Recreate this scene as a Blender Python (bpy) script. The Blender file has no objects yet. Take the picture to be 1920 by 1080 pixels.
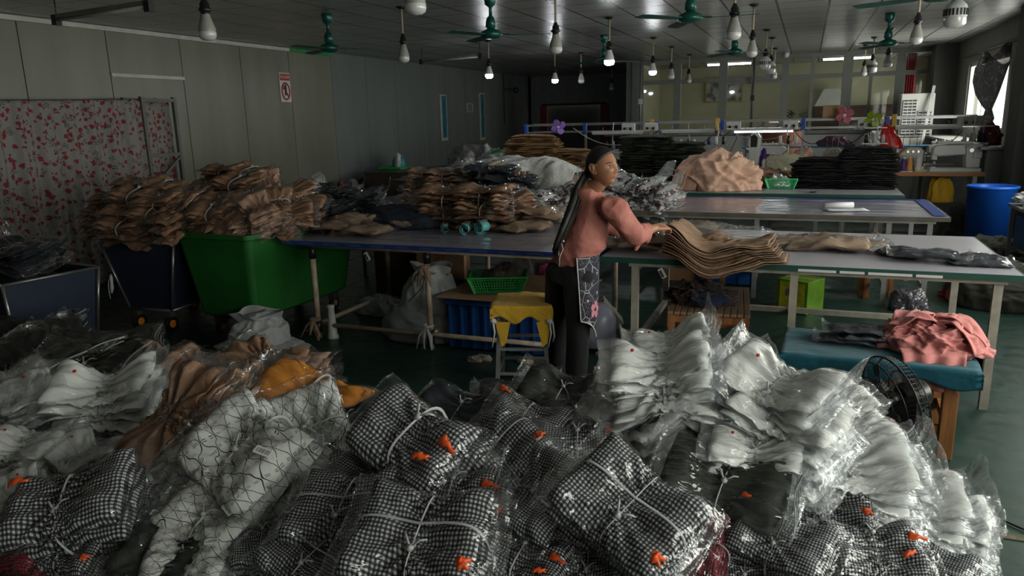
import bpy, math, random
import numpy as np
from mathutils import Matrix, Vector, Euler
random.seed(7)
PI = math.pi
sc = bpy.context.scene
COL = sc.collection

# ------------------------------------------------------------------ camera
F_PX = 1379.97
PITCH, ROLL, YAW = 0.22711522, -0.02476385, 0.37890425
HC = 1.8
_fwd = np.array([-math.sin(YAW)*math.cos(PITCH), math.cos(YAW)*math.cos(PITCH), -math.sin(PITCH)])
_rt = np.array([math.cos(YAW), math.sin(YAW), 0.0])
_up = np.cross(_rt, _fwd)
_r2 = _rt*math.cos(ROLL)+_up*math.sin(ROLL)
_u2 = np.cross(_r2, _fwd)
cam = bpy.data.cameras.new('camera'); camo = bpy.data.objects.new('camera', cam); COL.objects.link(camo)
cam.sensor_width = 36; cam.lens = F_PX*36/1920; cam.clip_start = 0.05; cam.clip_end = 200
camo.matrix_world = Matrix(((_r2[0], _u2[0], -_fwd[0], 0), (_r2[1], _u2[1], -_fwd[1], 0), (_r2[2], _u2[2], -_fwd[2], HC), (0, 0, 0, 1)))
sc.camera = camo

def _ray(x, y): return _fwd+_r2*(x-960)/F_PX-_u2*(y-540)/F_PX
def at_z(x, y, z):
    d = _ray(x, y); p = np.array([0, 0, HC])+d*((z-HC)/d[2]); return tuple(p)
def at_y(x, y, Y):
    d = _ray(x, y); p = np.array([0, 0, HC])+d*(Y/d[1]); return tuple(p)
def at_x(x, y, X):
    d = _ray(x, y); p = np.array([0, 0, HC])+d*(X/d[0]); return tuple(p)
def dist(p): return float((np.array(p)-[0, 0, HC])@_fwd)

# ------------------------------------------------------------------ geometry
class G:
    def __init__(s): s.v = []; s.f = []; s.uv = []; s.sm = []
    def add(s, V, F, uv=None, smooth=False):
        b = len(s.v); s.v += [tuple(map(float, p)) for p in V]
        s.f += [tuple(b+i for i in q) for q in F]; s.sm += [smooth]*len(F)
        s.uv += [tuple(map(float, p)) for p in uv] if uv is not None else [(p[0], p[1]+p[2]) for p in s.v[b:]]
        return s
    def box(s, c, d, rot=None, taper=1.0):
        V = []
        for k in (-1, 1):
            t = taper if k < 0 else 1.0
            for i, j in ((-1, -1), (1, -1), (1, 1), (-1, 1)):
                V.append(Vector((i*d[0]/2*t, j*d[1]/2*t, k*d[2]/2)))
        if rot is not None:
            m = rot if isinstance(rot, Matrix) else Euler(rot).to_matrix()
            V = [m @ p for p in V]
        V = [(p[0]+c[0], p[1]+c[1], p[2]+c[2]) for p in V]
        return s.add(V, [(3, 2, 1, 0), (4, 5, 6, 7), (0, 1, 5, 4), (1, 2, 6, 5), (2, 3, 7, 6), (3, 0, 4, 7)])
    def bar(s, p, q, w, h=None, up=(0, 0, 1)):
        p, q = Vector(p), Vector(q); h = h or w; d = q-p; L = d.length; d.normalize()
        u = Vector(up)
        if abs(d.dot(u)) > .95: u = Vector((0, 1, 0))
        x = d.cross(u).normalized(); z = x.cross(d)
        m = Matrix((x, d, z)).transposed()
        return s.box((p+q)/2, (w, L, h), m)
    def cyl(s, p, q, r, r2=None, n=12, cap=True):
        r2 = r if r2 is None else r2
        return s.tube([p, q], [r, r2], n, cap, True)
    def tube(s, pts, r, n=8, cap=True, sm=True, flat=1.0, closed=False):
        pts = [Vector(p) for p in pts]; m = len(pts)
        rs = r if hasattr(r, '__len__') else [r]*m
        V = []; prev = None
        for i, p in enumerate(pts):
            if closed: d = pts[(i+1) % m]-pts[i-1]
            else: d = pts[min(i+1, m-1)]-pts[max(i-1, 0)]
            if d.length < 1e-9: d = Vector((0, 0, 1))
            d.normalize()
            if prev is None:
                a = Vector((0, 0, 1)) if abs(d.z) < .9 else Vector((1, 0, 0))
                x = d.cross(a).normalized()
            else:
                x = (prev-d*prev.dot(d)).normalized()
            prev = x; y = d.cross(x)
            for k in range(n):
                t = 2*PI*k/n; V.append(p+x*math.cos(t)*rs[i]+y*math.sin(t)*rs[i]*flat)
        F = []
        for i in range(m if closed else m-1):
            for k in range(n):
                a = i*n; b = ((i+1) % m)*n
                F.append((a+k, a+(k+1) % n, b+(k+1) % n, b+k))
        s.add(V, F, smooth=sm)
        if cap and not closed:
            b = len(s.v)-len(V)
            s.f.append(tuple(b+k for k in reversed(range(n)))); s.sm.append(False)
            s.f.append(tuple(b+(m-1)*n+k for k in range(n))); s.sm.append(False)
        return s
    def lathe(s, prof, c=(0, 0, 0), n=24, rot=None, sm=True, cap=False):
        V = []
        m = Euler(rot).to_matrix() if rot is not None else Matrix.Identity(3)
        for r, z in prof:
            for k in range(n):
                t = 2*PI*k/n; V.append(m @ Vector((r*math.cos(t), r*math.sin(t), z))+Vector(c))
        F = [(i*n+k, i*n+(k+1) % n, (i+1)*n+(k+1) % n, (i+1)*n+k) for i in range(len(prof)-1) for k in range(n)]
        s.add(V, F, smooth=sm)
        if cap:
            b = len(s.v)-len(V)
            s.f.append(tuple(b+k for k in reversed(range(n)))); s.sm.append(False)
            s.f.append(tuple(b+(len(prof)-1)*n+k for k in range(n))); s.sm.append(False)
        return s
    def grid(s, P, uv=None, flip=False, sm=True, closeu=False):
        nu, nv = P.shape[:2]
        F = []
        for i in range(nu if closeu else nu-1):
            for j in range(nv-1):
                i2 = (i+1) % nu
                q = (i*nv+j, i2*nv+j, i2*nv+j+1, i*nv+j+1)
                F.append(tuple(reversed(q)) if flip else q)
        return s.add(P.reshape(-1, 3), F, uv=None if uv is None else uv.reshape(-1, 2), smooth=sm)
    def prism(s, pts, z0, z1, axis='z'):
        n = len(pts)
        def mp(a, b, c): return {'z': (a, b, c), 'y': (a, c, b), 'x': (c, a, b)}[axis]
        V = [mp(a, b, z0) for a, b in pts]+[mp(a, b, z1) for a, b in pts]
        F = [tuple(reversed(range(n))), tuple(range(n, 2*n))]+[(i, (i+1) % n, n+(i+1) % n, n+i) for i in range(n)]
        return s.add(V, F)
    def mesh(s, name):
        me = bpy.data.meshes.new(name); me.from_pydata(s.v, [], s.f)
        me.polygons.foreach_set('use_smooth', s.sm)
        uvl = me.uv_layers.new(name='UVMap')
        li = np.empty(len(me.loops), dtype=np.int32); me.loops.foreach_get('vertex_index', li)
        uvl.data.foreach_set('uv', np.array(s.uv)[li].ravel().astype(np.float32))
        me.update(); return me

def obj(name, g, mat, parent=None, loc=None, rot=None, bevel=0, kind=None):
    me = g.mesh(name) if isinstance(g, G) else g
    o = bpy.data.objects.new(name, me); COL.objects.link(o)
    if mat is not None and not me.materials: me.materials.append(mat)
    if parent is not None: o.parent = parent
    if loc is not None: o.location = loc
    if rot is not None: o.rotation_euler = rot
    if bevel:
        b = o.modifiers.new('bevel', 'BEVEL'); b.width = bevel; b.segments = 2; b.limit_method = 'ANGLE'
    if kind: o['kind'] = kind
    return o
def tag(o, label, cat, group=None, kind=None):
    o['label'] = label; o['category'] = cat
    if group: o['group'] = group
    if kind: o['kind'] = kind
    return o
def thing(name, label, cat, loc=(0, 0, 0), rz=0, group=None):
    o = bpy.data.objects.new(name, None); COL.objects.link(o); o.location = loc; o.rotation_euler = (0, 0, rz)
    o.empty_display_size = .05
    return tag(o, label, cat, group)
def dup(root, label=None, loc=None, rot=None, scale=None, M=None):
    def cp(o, par):
        c = o.copy(); COL.objects.link(c)
        if par is not None: c.parent = par
        for ch in list(o.children): cp(ch, c)
        return c
    r = cp(root, None)
    if label: r['label'] = label
    if loc is not None: r.location = loc
    if rot is not None: r.rotation_euler = rot
    if scale is not None: r.scale = (scale,)*3 if not hasattr(scale, '__len__') else scale
    return r
USED = set()
def inst(proto, label, loc, rot=(0, 0, 0), scale=None, group=None):
    """first call moves the proto itself, later calls copy it"""
    if proto.name not in USED:
        USED.add(proto.name); r = proto
    else: r = dup(proto)
    r.location = loc; r.rotation_euler = rot
    if scale is not None: r.scale = (scale,)*3 if not hasattr(scale, '__len__') else scale
    r['label'] = label
    if group: r['group'] = group
    return r

# ------------------------------------------------------------------ noise
def nz(P, f, seed, oct=1, ridge=False):
    rs = np.random.RandomState(seed); out = 0; amp = 1; tot = 0
    P = np.asarray(P, float)
    for o in range(oct):
        acc = 0
        for k in range(6):
            d = rs.normal(size=3); d /= np.linalg.norm(d)
            w = rs.normal(size=3); w /= np.linalg.norm(w)
            ph = rs.uniform(0, 6.28, 2)
            acc = acc+np.sin(f*(P@d)+ph[0]+1.3*np.sin(.7*f*(P@w)+ph[1]))
        acc = acc/3.0
        if ridge: acc = 1-2*np.abs(np.clip(acc, -1, 1))
        out = out+amp*acc; tot += amp; amp *= .5; f *= 2.1
    return out/tot
def sstep(a, b, x):
    t = np.clip((x-a)/(b-a), 0, 1); return t*t*(3-2*t)

# ------------------------------------------------------------------ materials
MATS = {}
class N:
    def __init__(s, name):
        s.m = bpy.data.materials.new(name); s.m.use_nodes = True; s.t = s.m.node_tree; s.b = s.t.nodes['Principled BSDF']; s.out = s.t.nodes['Material Output']
    def n(s, typ, **k):
        x = s.t.nodes.new(typ)
        for a, v in k.items():
            if a[0] == '_': setattr(x, a[1:], v)
        return x
    def l(s, a, b): s.t.links.new(a, b)
    def math(s, op, a, b=None, c=None):
        x = s.t.nodes.new('ShaderNodeMath'); x.operation = op
        for i, q in enumerate((a, b, c)):
            if q is None: continue
            if isinstance(q, (int, float)): x.inputs[i].default_value = q
            else: s.l(q, x.inputs[i])
        return x.outputs[0]
    def mix(s, fac, a, b):
        x = s.t.nodes.new('ShaderNodeMix'); x.data_type = 'RGBA'
        for q, i in ((fac, 0), (a, 6), (b, 7)):
            if isinstance(q, (int, float)): x.inputs[i].default_value = q
            elif isinstance(q, tuple): x.inputs[i].default_value = (*q[:3], 1)
            else: s.l(q, x.inputs[i])
        return x.outputs[2]
    def noise(s, scale, detail=3, vec=None, rough=.5):
        x = s.t.nodes.new('ShaderNodeTexNoise'); x.inputs['Scale'].default_value = scale; x.inputs['Detail'].default_value = detail; x.inputs['Roughness'].default_value = rough
        if vec is None: vec = s.coord('Object')
        s.l(vec, x.inputs['Vector']); return x
    def coord(s, w):
        if not hasattr(s, '_tc'): s._tc = s.t.nodes.new('ShaderNodeTexCoord')
        return s._tc.outputs[w]
    def ramp(s, v, stops):
        x = s.t.nodes.new('ShaderNodeValToRGB'); e = x.color_ramp.elements
        while len(e) < len(stops): e.new(.5)
        for q, (p, c) in zip(e, stops):
            q.position = p; q.color = (*c, 1) if hasattr(c, '__len__') else (c, c, c, 1)
        s.l(v, x.inputs[0]); return x.outputs[0]
    def bump(s, h, strength=.3, d=.01, to=None):
        x = s.t.nodes.new('ShaderNodeBump'); x.inputs['Strength'].default_value = strength; x.inputs['Distance'].default_value = d
        s.l(h, x.inputs['Height']); s.l(x.outputs[0], (to or s.b).inputs['Normal']); return x
def lin(*c):
    r = [(x/255/12.92 if x/255 <= .04045 else ((x/255+.055)/1.055)**2.4) for x in c]
    return tuple(r)
def M(name, col=(.5, .5, .5), rough=.5, metal=0, var=.15, vs=6, bs=0, bscale=40, coat=0, spec=None, trans=0, emit=None, estr=0, alpha=None):
    if name in MATS: return MATS[name]
    k = N(name); b = k.b
    b.inputs['Roughness'].default_value = rough; b.inputs['Metallic'].default_value = metal
    if var:
        nzn = k.noise(vs, 4)
        c = k.mix(k.ramp(nzn.outputs[0], [(.3, 0.0), (.7, 1.0)]), tuple(x*(1-var) for x in col), tuple(min(1, x*(1+var)) for x in col)); k.l(c, b.inputs['Base Color'])
    else: b.inputs['Base Color'].default_value = (*col, 1)
    if bs: k.bump(k.noise(bscale, 4).outputs[0], bs, .01)
    if coat: b.inputs['Coat Weight'].default_value = coat; b.inputs['Coat Roughness'].default_value = .12
    if spec is not None: b.inputs['Specular IOR Level'].default_value = spec
    if trans: b.inputs['Transmission Weight'].default_value = trans
    if emit: b.inputs['Emission Color'].default_value = (*emit, 1); b.inputs['Emission Strength'].default_value = estr
    MATS[name] = k.m; return k.m
def cloth(name, col, var=.2, folds=.5, fs=9, rough=.85, sheen=.15):
    if name in MATS: return MATS[name]
    k = N(name); b = k.b; b.inputs['Roughness'].default_value = rough; b.inputs['Sheen Weight'].default_value = sheen
    c = k.mix(k.noise(5, 3).outputs[0], tuple(x*(1-var) for x in col), tuple(min(1, x*(1+var)) for x in col)); k.l(c, b.inputs['Base Color'])
    w = k.noise(fs, 3); w2 = k.noise(fs*5, 2)
    h = k.math('ADD', w.outputs[0], k.math('MULTIPLY', w2.outputs[0], .25)); k.bump(h, folds, .03)
    b.inputs['Specular IOR Level'].default_value = .25
    MATS[name] = k.m; return k.m
# ------------------------------------------------------------------ special materials
def film(name, milk=.04, gloss=1.0, rough=.09, bscale=11, tint=(.9, .92, .95)):
    k = N(name); t = k.t
    tr = k.n('ShaderNodeBsdfTransparent'); gl = k.n('ShaderNodeBsdfGlossy'); df = k.n('ShaderNodeBsdfDiffuse')
    tr.inputs[0].default_value = (.97, .975, .98, 1)
    gl.inputs['Roughness'].default_value = rough; gl.inputs[0].default_value = (1, 1, 1, 1)
    df.inputs[0].default_value = (*tint, 1)
    v = k.n('ShaderNodeTexVoronoi', _feature='F1'); v.inputs['Scale'].default_value = bscale
    ns = k.noise(bscale*.6, 3)
    mx = k.n('ShaderNodeVectorMath', _operation='MULTIPLY_ADD'); k.l(ns.outputs['Color'], mx.inputs[0]); mx.inputs[1].default_value = (.12,)*3; k.l(k.coord('Object'), mx.inputs[2]); k.l(mx.outputs[0], v.inputs['Vector'])
    mq = k.n('ShaderNodeMapping'); mq.inputs['Scale'].default_value = (.4, 1.8, 1); mq.inputs['Rotation'].default_value = (0, 0, .2); k.l(k.coord('Object'), mq.inputs[0])
    h = k.math('ADD', k.math('MULTIPLY', v.outputs['Distance'], .6), k.noise(bscale*1.6, 2, vec=mq.outputs[0]).outputs[0])
    bp = k.n('ShaderNodeBump'); bp.inputs['Strength'].default_value = .8; bp.inputs['Distance'].default_value = .028; k.l(h, bp.inputs['Height'])
    k.l(bp.outputs[0], gl.inputs['Normal'])
    lw = k.n('ShaderNodeLayerWeight'); lw.inputs[0].default_value = .5; k.l(bp.outputs[0], lw.inputs['Normal'])
    fac = k.math('MULTIPLY_ADD', k.math('POWER', lw.outputs['Facing'], 4.5), .5, .048)
    m1 = k.n('ShaderNodeMixShader'); m1.inputs[0].default_value = milk; k.l(tr.outputs[0], m1.inputs[1]); k.l(df.outputs[0], m1.inputs[2])
    m2 = k.n('ShaderNodeMixShader'); k.l(k.math('MULTIPLY', fac, gloss), m2.inputs[0]); k.l(m1.outputs[0], m2.inputs[1]); k.l(gl.outputs[0], m2.inputs[2])
    k.l(m2.outputs[0], k.out.inputs['Surface']); MATS[name] = k.m; return k.m
FILM = film('clear_film', .006, 1.25, rough=.06)
FILMW = film('frosted_film', .05, 1.1, rough=.07)
FILMT = film('table_film', .10, 1.3, rough=.10, bscale=2.2, tint=(.55, .58, .80))  # bluish milky tint paints pale reflections into the table film

def wrinkle(k, s=1.0):
    mp = k.n('ShaderNodeMapping'); mp.inputs['Scale'].default_value = (.45, 1.5, 1); k.l(k.coord('Object'), mp.inputs[0])
    n1 = k.noise(13, 3, vec=mp.outputs[0]); n2 = k.noise(36, 2, vec=mp.outputs[0])
    k.bump(k.math('ADD', n1.outputs[0], k.math('MULTIPLY', n2.outputs[0], .35)), .55*s, .035)
def check(name, ca, cb, per=.0130, mid=.35):
    k = N(name); b = k.b; b.inputs['Roughness'].default_value = .8; b.inputs['Specular IOR Level'].default_value = .25
    sp = k.n('ShaderNodeSeparateXYZ')
    ns = k.noise(9, 2); ad = k.n('ShaderNodeVectorMath', _operation='MULTIPLY_ADD'); k.l(ns.outputs['Color'], ad.inputs[0]); ad.inputs[1].default_value = (.022,)*3; k.l(k.coord('UV'), ad.inputs[2]); k.l(ad.outputs[0], sp.inputs[0])
    def st(c): return k.math('LESS_THAN', k.math('FRACT', k.math('MULTIPLY', c, 1/per)), .5)
    s_ = k.math('ADD', st(sp.outputs[0]), st(sp.outputs[1]))
    md = tuple(x*mid+y*(1-mid) for x, y in zip(ca, cb))
    c1 = k.mix(k.math('GREATER_THAN', s_, .5), ca, md); c = k.mix(k.math('GREATER_THAN', s_, 1.5), c1, cb)
    k.l(c, b.inputs['Base Color']); wrinkle(k); MATS[name] = k.m; return k.m
GING = check('gingham', (.50, .50, .52), (.006, .007, .011), mid=.14)
REDCK = check('red_check', (.30, .02, .035), (.012, .004, .006), mid=.35)

def barbed():
    k = N('barbed_print'); b = k.b; b.inputs['Roughness'].default_value = .8
    sp = k.n('ShaderNodeSeparateXYZ')
    ns = k.noise(7, 2); ad = k.n('ShaderNodeVectorMath', _operation='MULTIPLY_ADD'); k.l(ns.outputs['Color'], ad.inputs[0]); ad.inputs[1].default_value = (.08,)*3; k.l(k.coord('UV'), ad.inputs[2]); k.l(ad.outputs[0], sp.inputs[0])
    U = k.math('MULTIPLY', sp.outputs[0], 22.0); V = k.math('MULTIPLY', sp.outputs[1], 44.0)
    sn = k.math('MULTIPLY', k.math('SINE', k.math('MULTIPLY', U, PI)), .42)
    def line(off, sgn):
        q = k.math('MULTIPLY_ADD', sn, sgn, V); q = k.math('ADD', q, off)
        fr = k.math('ABSOLUTE', k.math('SUBTRACT', k.math('FRACT', k.math('MULTIPLY', q, .5)), .5))
        return k.math('LESS_THAN', fr, .028)
    lines = k.math('MAXIMUM', line(0, 1.0), line(1, -1.0))
    # barbs: little crosses where wires meet
    fu = k.math('SUBTRACT', k.math('FRACT', k.math('ADD', k.math('MULTIPLY', U, 1.0), 0)), .5)
    fv = k.math('SUBTRACT', k.math('FRACT', k.math('ADD', V, .5)), .5)
    near = k.math('LESS_THAN', k.math('ADD', k.math('ABSOLUTE', fu), k.math('MULTIPLY', k.math('ABSOLUTE', fv), .6)), .2)
    tick = k.math('LESS_THAN', k.math('ABSOLUTE', k.math('SUBTRACT', k.math('ABSOLUTE', fu), .05)), .018)
    c = k.mix(k.math('MAXIMUM', lines, k.math('MULTIPLY', near, tick)), (.70, .70, .67), (.01, .01, .012))
    k.l(c, b.inputs['Base Color']); wrinkle(k); MATS['barbed'] = k.m; return k.m
BARB = barbed()
def garment(name, col, var=.12, s=1.0):
    k = N(name); b = k.b; b.inputs['Roughness'].default_value = .75; b.inputs['Specular IOR Level'].default_value = .3
    c = k.mix(k.noise(4, 3).outputs[0], tuple(x*(1-var) for x in col), tuple(min(1, x*(1+var)) for x in col)); k.l(c, b.inputs['Base Color'])
    wrinkle(k, s); MATS[name] = k.m; return k.m
WHITE = garment('white_garment', (.80, .80, .78))
CREAM = garment('cream_garment', (.50, .42, .33))
TAN = garment('tan_garment', (.33, .18, .105))
KHAKI = garment('khaki_garment', (.30, .205, .14))
PINKT = garment('pink_tan_garment', (.50, .30, .215))
OLIVE = garment('olive_garment', (.022, .026, .02))
NAVY = garment('navy_garment', (.012, .016, .028))
ORANGE = garment('orange_garment', (.62, .22, .02))
k = N('red_print'); n1 = k.noise(26, 3); n2 = k.noise(7, 2); k.l(k.mix(k.math('MULTIPLY', k.math('GREATER_THAN', n1.outputs[0], .5), k.math('GREATER_THAN', n2.outputs[0], .44)), (.62, .62, .64), (.10, .006, .015)), k.b.inputs['Base Color']); k.b.inputs['Roughness'].default_value = .8; wrinkle(k); REDP = k.m
BAND = M('tie_band', (.42, .42, .43), .4, var=.1)
ORTAG = M('orange_plastic', (.75, .10, .02), .35, var=.1)
def sticker():
    k = N('barcode_sticker'); sp = k.n('ShaderNodeSeparateXYZ'); k.l(k.coord('UV'), sp.inputs[0])
    n_ = k.n('ShaderNodeTexNoise', _noise_dimensions='1D'); n_.inputs['Scale'].default_value = 500; k.l(sp.outputs[0], n_.inputs['W'])
    bars = k.math('GREATER_THAN', n_.outputs[0], .5)
    inn = k.math('MULTIPLY', k.math('LESS_THAN', k.math('ABSOLUTE', sp.outputs[1]), .007), k.math('LESS_THAN', k.math('ABSOLUTE', sp.outputs[0]), .024))
    k.l(k.mix(k.math('MULTIPLY', bars, inn), (.75, .75, .75), (.03, .03, .03)), k.b.inputs['Base Color']); k.b.inputs['Roughness'].default_value = .4
    MATS['sticker'] = k.m; return k.m
STICK = sticker()

def floral():
    k = N('floral_curtain'); b = k.b; b.inputs['Roughness'].default_value = .85
    uv = k.coord('UV')
    ns = k.noise(30, 2, vec=uv); ad = k.n('ShaderNodeVectorMath', _operation='MULTIPLY_ADD'); k.l(ns.outputs['Color'], ad.inputs[0]); ad.inputs[1].default_value = (.05,)*3; k.l(uv, ad.inputs[2])
    def vor(scale, vec, rnd=1.0):
        v = k.n('ShaderNodeTexVoronoi'); v.inputs['Scale'].default_value = scale; v.inputs['Randomness'].default_value = rnd; k.l(vec, v.inputs['Vector']); return v
    v1 = vor(13, ad.outputs[0], .8)
    pet = vor(40, uv); 
    r = k.math('LESS_THAN', k.math('ADD', v1.outputs['Distance'], k.math('MULTIPLY', pet.outputs['Distance'], .22)), .44)
    dark = k.math('GREATER_THAN', k.noise(60, 2, vec=uv).outputs[0], .55)
    of = k.n('ShaderNodeVectorMath', _operation='ADD'); k.l(uv, of.inputs[0]); of.inputs[1].default_value = (.37, .21, 0)
    v2 = vor(11, of.outputs[0], .9); lf = k.math('MULTIPLY', k.math('LESS_THAN', v2.outputs['Distance'], .36), k.math('GREATER_THAN', k.noise(75, 1, vec=uv).outputs[0], .53))
    c = k.mix(lf, (.22, .21, .20), (.03, .035, .035)); red = k.mix(dark, (.22, .02, .028), (.10, .008, .014)); c = k.mix(r, c, red)
    k.l(c, b.inputs['Base Color']); MATS['floral'] = k.m; return k.m
FLORAL = floral()

def wall_mat(name, ca, cb, rib=.0, rough=.35):
    k = N(name); b = k.b
    sp = k.n('ShaderNodeSeparateXYZ'); k.l(k.coord('Object'), sp.inputs[0])
    mp = k.n('ShaderNodeMapping'); mp.inputs['Scale'].default_value = (1, 1, .15); k.l(k.coord('Object'), mp.inputs[0])
    n1 = k.noise(3, 4, vec=mp.outputs[0]); c = k.mix(k.ramp(n1.outputs[0], [(.3, 0.), (.7, 1.)]), ca, cb)
    sp2 = k.noise(26, 1); spots = k.math('GREATER_THAN', sp2.outputs[0], .79); c = k.mix(spots, c, (.02, .02, .02))
    k.l(c, b.inputs['Base Color']); b.inputs['Roughness'].default_value = rough
    w = k.math('SINE', k.math('MULTIPLY', sp.outputs[1], 2*PI/.1)); w = k.math('GREATER_THAN', w, .9)
    h = k.math('ADD', k.math('MULTIPLY', w, .35), k.math('MULTIPLY', k.noise(2.5, 2).outputs[0], .8)); k.bump(h, .35, .02)
    return k.m
WALLM = wall_mat('cream_panel', (.145, .145, .112), (.19, .19, .15))
WALLB = wall_mat('grey_panel', (.135, .15, .148), (.165, .178, .175))
def ceil_mat():
    k = N('ceiling_tile'); b = k.b
    sp = k.n('ShaderNodeSeparateXYZ'); k.l(k.coord('Object'), sp.inputs[0])
    def seam(c, per, w, off=0):
        f = k.math('ABSOLUTE', k.math('SUBTRACT', k.math('FRACT', k.math('MULTIPLY', k.math('ADD', c, off), 1/per)), .5)); return k.math('GREATER_THAN', f, .5-w/per)
    s1 = seam(sp.outputs[0], .56, .012, .13+.28); s2 = seam(sp.outputs[1], .56, .009, .1)
    s = k.math('MAXIMUM', s1, s2)
    n1 = k.noise(1.3, 3); c = k.mix(n1.outputs[0], (.26, .26, .25), (.36, .36, .35)); c = k.mix(s, c, (.035, .035, .035)); k.l(c, b.inputs['Base Color'])
    b.inputs['Roughness'].default_value = .27; b.inputs['Specular IOR Level'].default_value = .6
    e = k.math('SINE', k.math('MULTIPLY', sp.outputs[0], 2*PI/.045)); e2 = k.math('SINE', k.math('MULTIPLY', sp.outputs[1], 2*PI/.045))
    h = k.math('ADD', k.math('MULTIPLY', k.math('MULTIPLY', e, e2), .12), k.math('MULTIPLY', k.noise(1.6, 2).outputs[0], 2.0)); h = k.math('SUBTRACT', h, k.math('MULTIPLY', s, .5)); k.bump(h, .3, .02)
    return k.m
CEILM = ceil_mat()
def floor_mat():
    k = N('green_floor'); b = k.b
    n1 = k.noise(.8, 5); n2 = k.noise(9, 4)
    c = k.mix(k.ramp(n1.outputs[0], [(.3, 0.), (.7, 1.)]), (.008, .028, .022), (.014, .046, .036)); c = k.mix(k.ramp(n2.outputs[0], [(.6, 0.), (.8, .5)]), c, (.026, .044, .036))
    k.l(c, b.inputs['Base Color']); k.l(k.ramp(n2.outputs[0], [(.3, .28), (.7, .5)]), b.inputs['Roughness']); k.bump(k.noise(14, 4).outputs[0], .12, .01); return k.m
FLOORM = floor_mat()
def wood(name, ca, cb, sc_=(1, 12, 12)):
    k = N(name); mp = k.n('ShaderNodeMapping'); mp.inputs['Scale'].default_value = sc_; k.l(k.coord('Object'), mp.inputs[0])
    n1 = k.noise(3, 5, vec=mp.outputs[0]); k.l(k.mix(k.ramp(n1.outputs[0], [(.3, 0.), (.7, 1.)]), ca, cb), k.b.inputs['Base Color']); k.b.inputs['Roughness'].default_value = .5; k.bump(n1.outputs[0], .15, .01); return k.m
WOODO = wood('orange_wood', (.20, .075, .022), (.34, .14, .045), (12, 12, 1.2))
WOODP = wood('worn_wood', (.16, .10, .06), (.27, .17, .10), (12, 1.2, 12))
TOPG = M('grey_laminate', (.40, .38, .435), .28, var=.06, vs=3)
STEELP = M('beige_painted_steel', (.31, .28, .235), .45, var=.2, vs=14)
STEELC = M('cream_tube', (.42, .33, .245), .4, var=.22, vs=18)
STEELD = M('dark_steel', (.09, .09, .085), .45, .3, var=.2)
STEELG = M('grey_steel', (.30, .30, .30), .4, .4, var=.15)
CHROME = M('brushed_metal', (.55, .55, .56), .28, .9, var=.05)
BLACK = M('black_plastic', (.012, .012, .013), .35, var=.1)
WPLAS = M('white_plastic', (.55, .55, .55), .35, var=.06)
GREENP = M('green_plastic', (.022, .26, .055), .38, var=.12)
GREENB = M('green_bin_plastic', (.016, .125, .022), .42, var=.2, vs=2.5)
BLUEP = M('blue_plastic', (.012, .12, .62), .35, var=.08)
BLUED = M('blue_crate_plastic', (.012, .07, .26), .4, var=.12)
BLUET = M('blue_trim_film', (.02, .045, .22), .3, var=.2, vs=20)
NAVYC = M('navy_canvas', (.006, .012, .034), .75, var=.15, bs=.2)
CARD = M('cardboard', (.36, .22, .12), .8, var=.12)
FANG = M('fan_green', (.006, .075, .060), .3, var=.1, metal=.2)
SACK = cloth('woven_sack', (.40, .41, .42), .1, .5, 8, rough=.5)
YEL = cloth('yellow_cloth', (.62, .36, .03), .1, .5)
TEAL = cloth('teal_cloth', (.003, .072, .105), .12, .35, 6, rough=.7)
PINK = cloth('pink_cloth', (.52, .19, .18), .08, .4, 5)
TXT = {}
def text(body, size, mat, parent, loc, rot, ext=.001, name='lettering', ax='CENTER'):
    cu = bpy.data.curves.new('lettering_curve', 'FONT'); cu.body = body; cu.size = size; cu.extrude = ext; cu.align_x = ax; cu.align_y = 'CENTER'
    key = (body, size, ax, mat.name)
    if key not in TXT:
        tmp = bpy.data.objects.new('tmp', cu); COL.objects.link(tmp); bpy.context.view_layer.update()
        TXT[key] = bpy.data.meshes.new_from_object(tmp.evaluated_get(bpy.context.evaluated_depsgraph_get())); bpy.data.objects.remove(tmp)
        TXT[key].materials.clear(); TXT[key].materials.append(mat)
    o = bpy.data.objects.new(name, TXT[key]); COL.objects.link(o); o.parent = parent; o.location = loc; o.rotation_euler = rot; return o
# ------------------------------------------------------------------ room shell
XL, XR, ZC, YP, YB = -8.0, 2.65, 3.0, 17.8, 22.0
def struct(name, g, mat, parent=None, **k):
    return obj(name, g, mat, parent, kind=None if parent else 'structure', **k)
struct('floor', G().box(((XL+XR)/2, 9.5, -.05), (XR-XL+.4, 27, .1)), FLOORM)
struct('ceiling', G().box(((XL+XR)/2, 9.5, ZC+.05), (XR-XL+.4, 27, .1)), CEILM)
fl = G()
fl.box((-5.6, 6.2, .002), (.05, 6.0, .004)); fl.box((1.35, 3.4, .002), (2.4, .05, .004))
struct('trim_6', fl, M('worn_floor_line', (.10, .09, .05), .6, var=.4, vs=30))
DARKGAP = M('dark_gap', (.02, .02, .018), .8)
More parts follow.
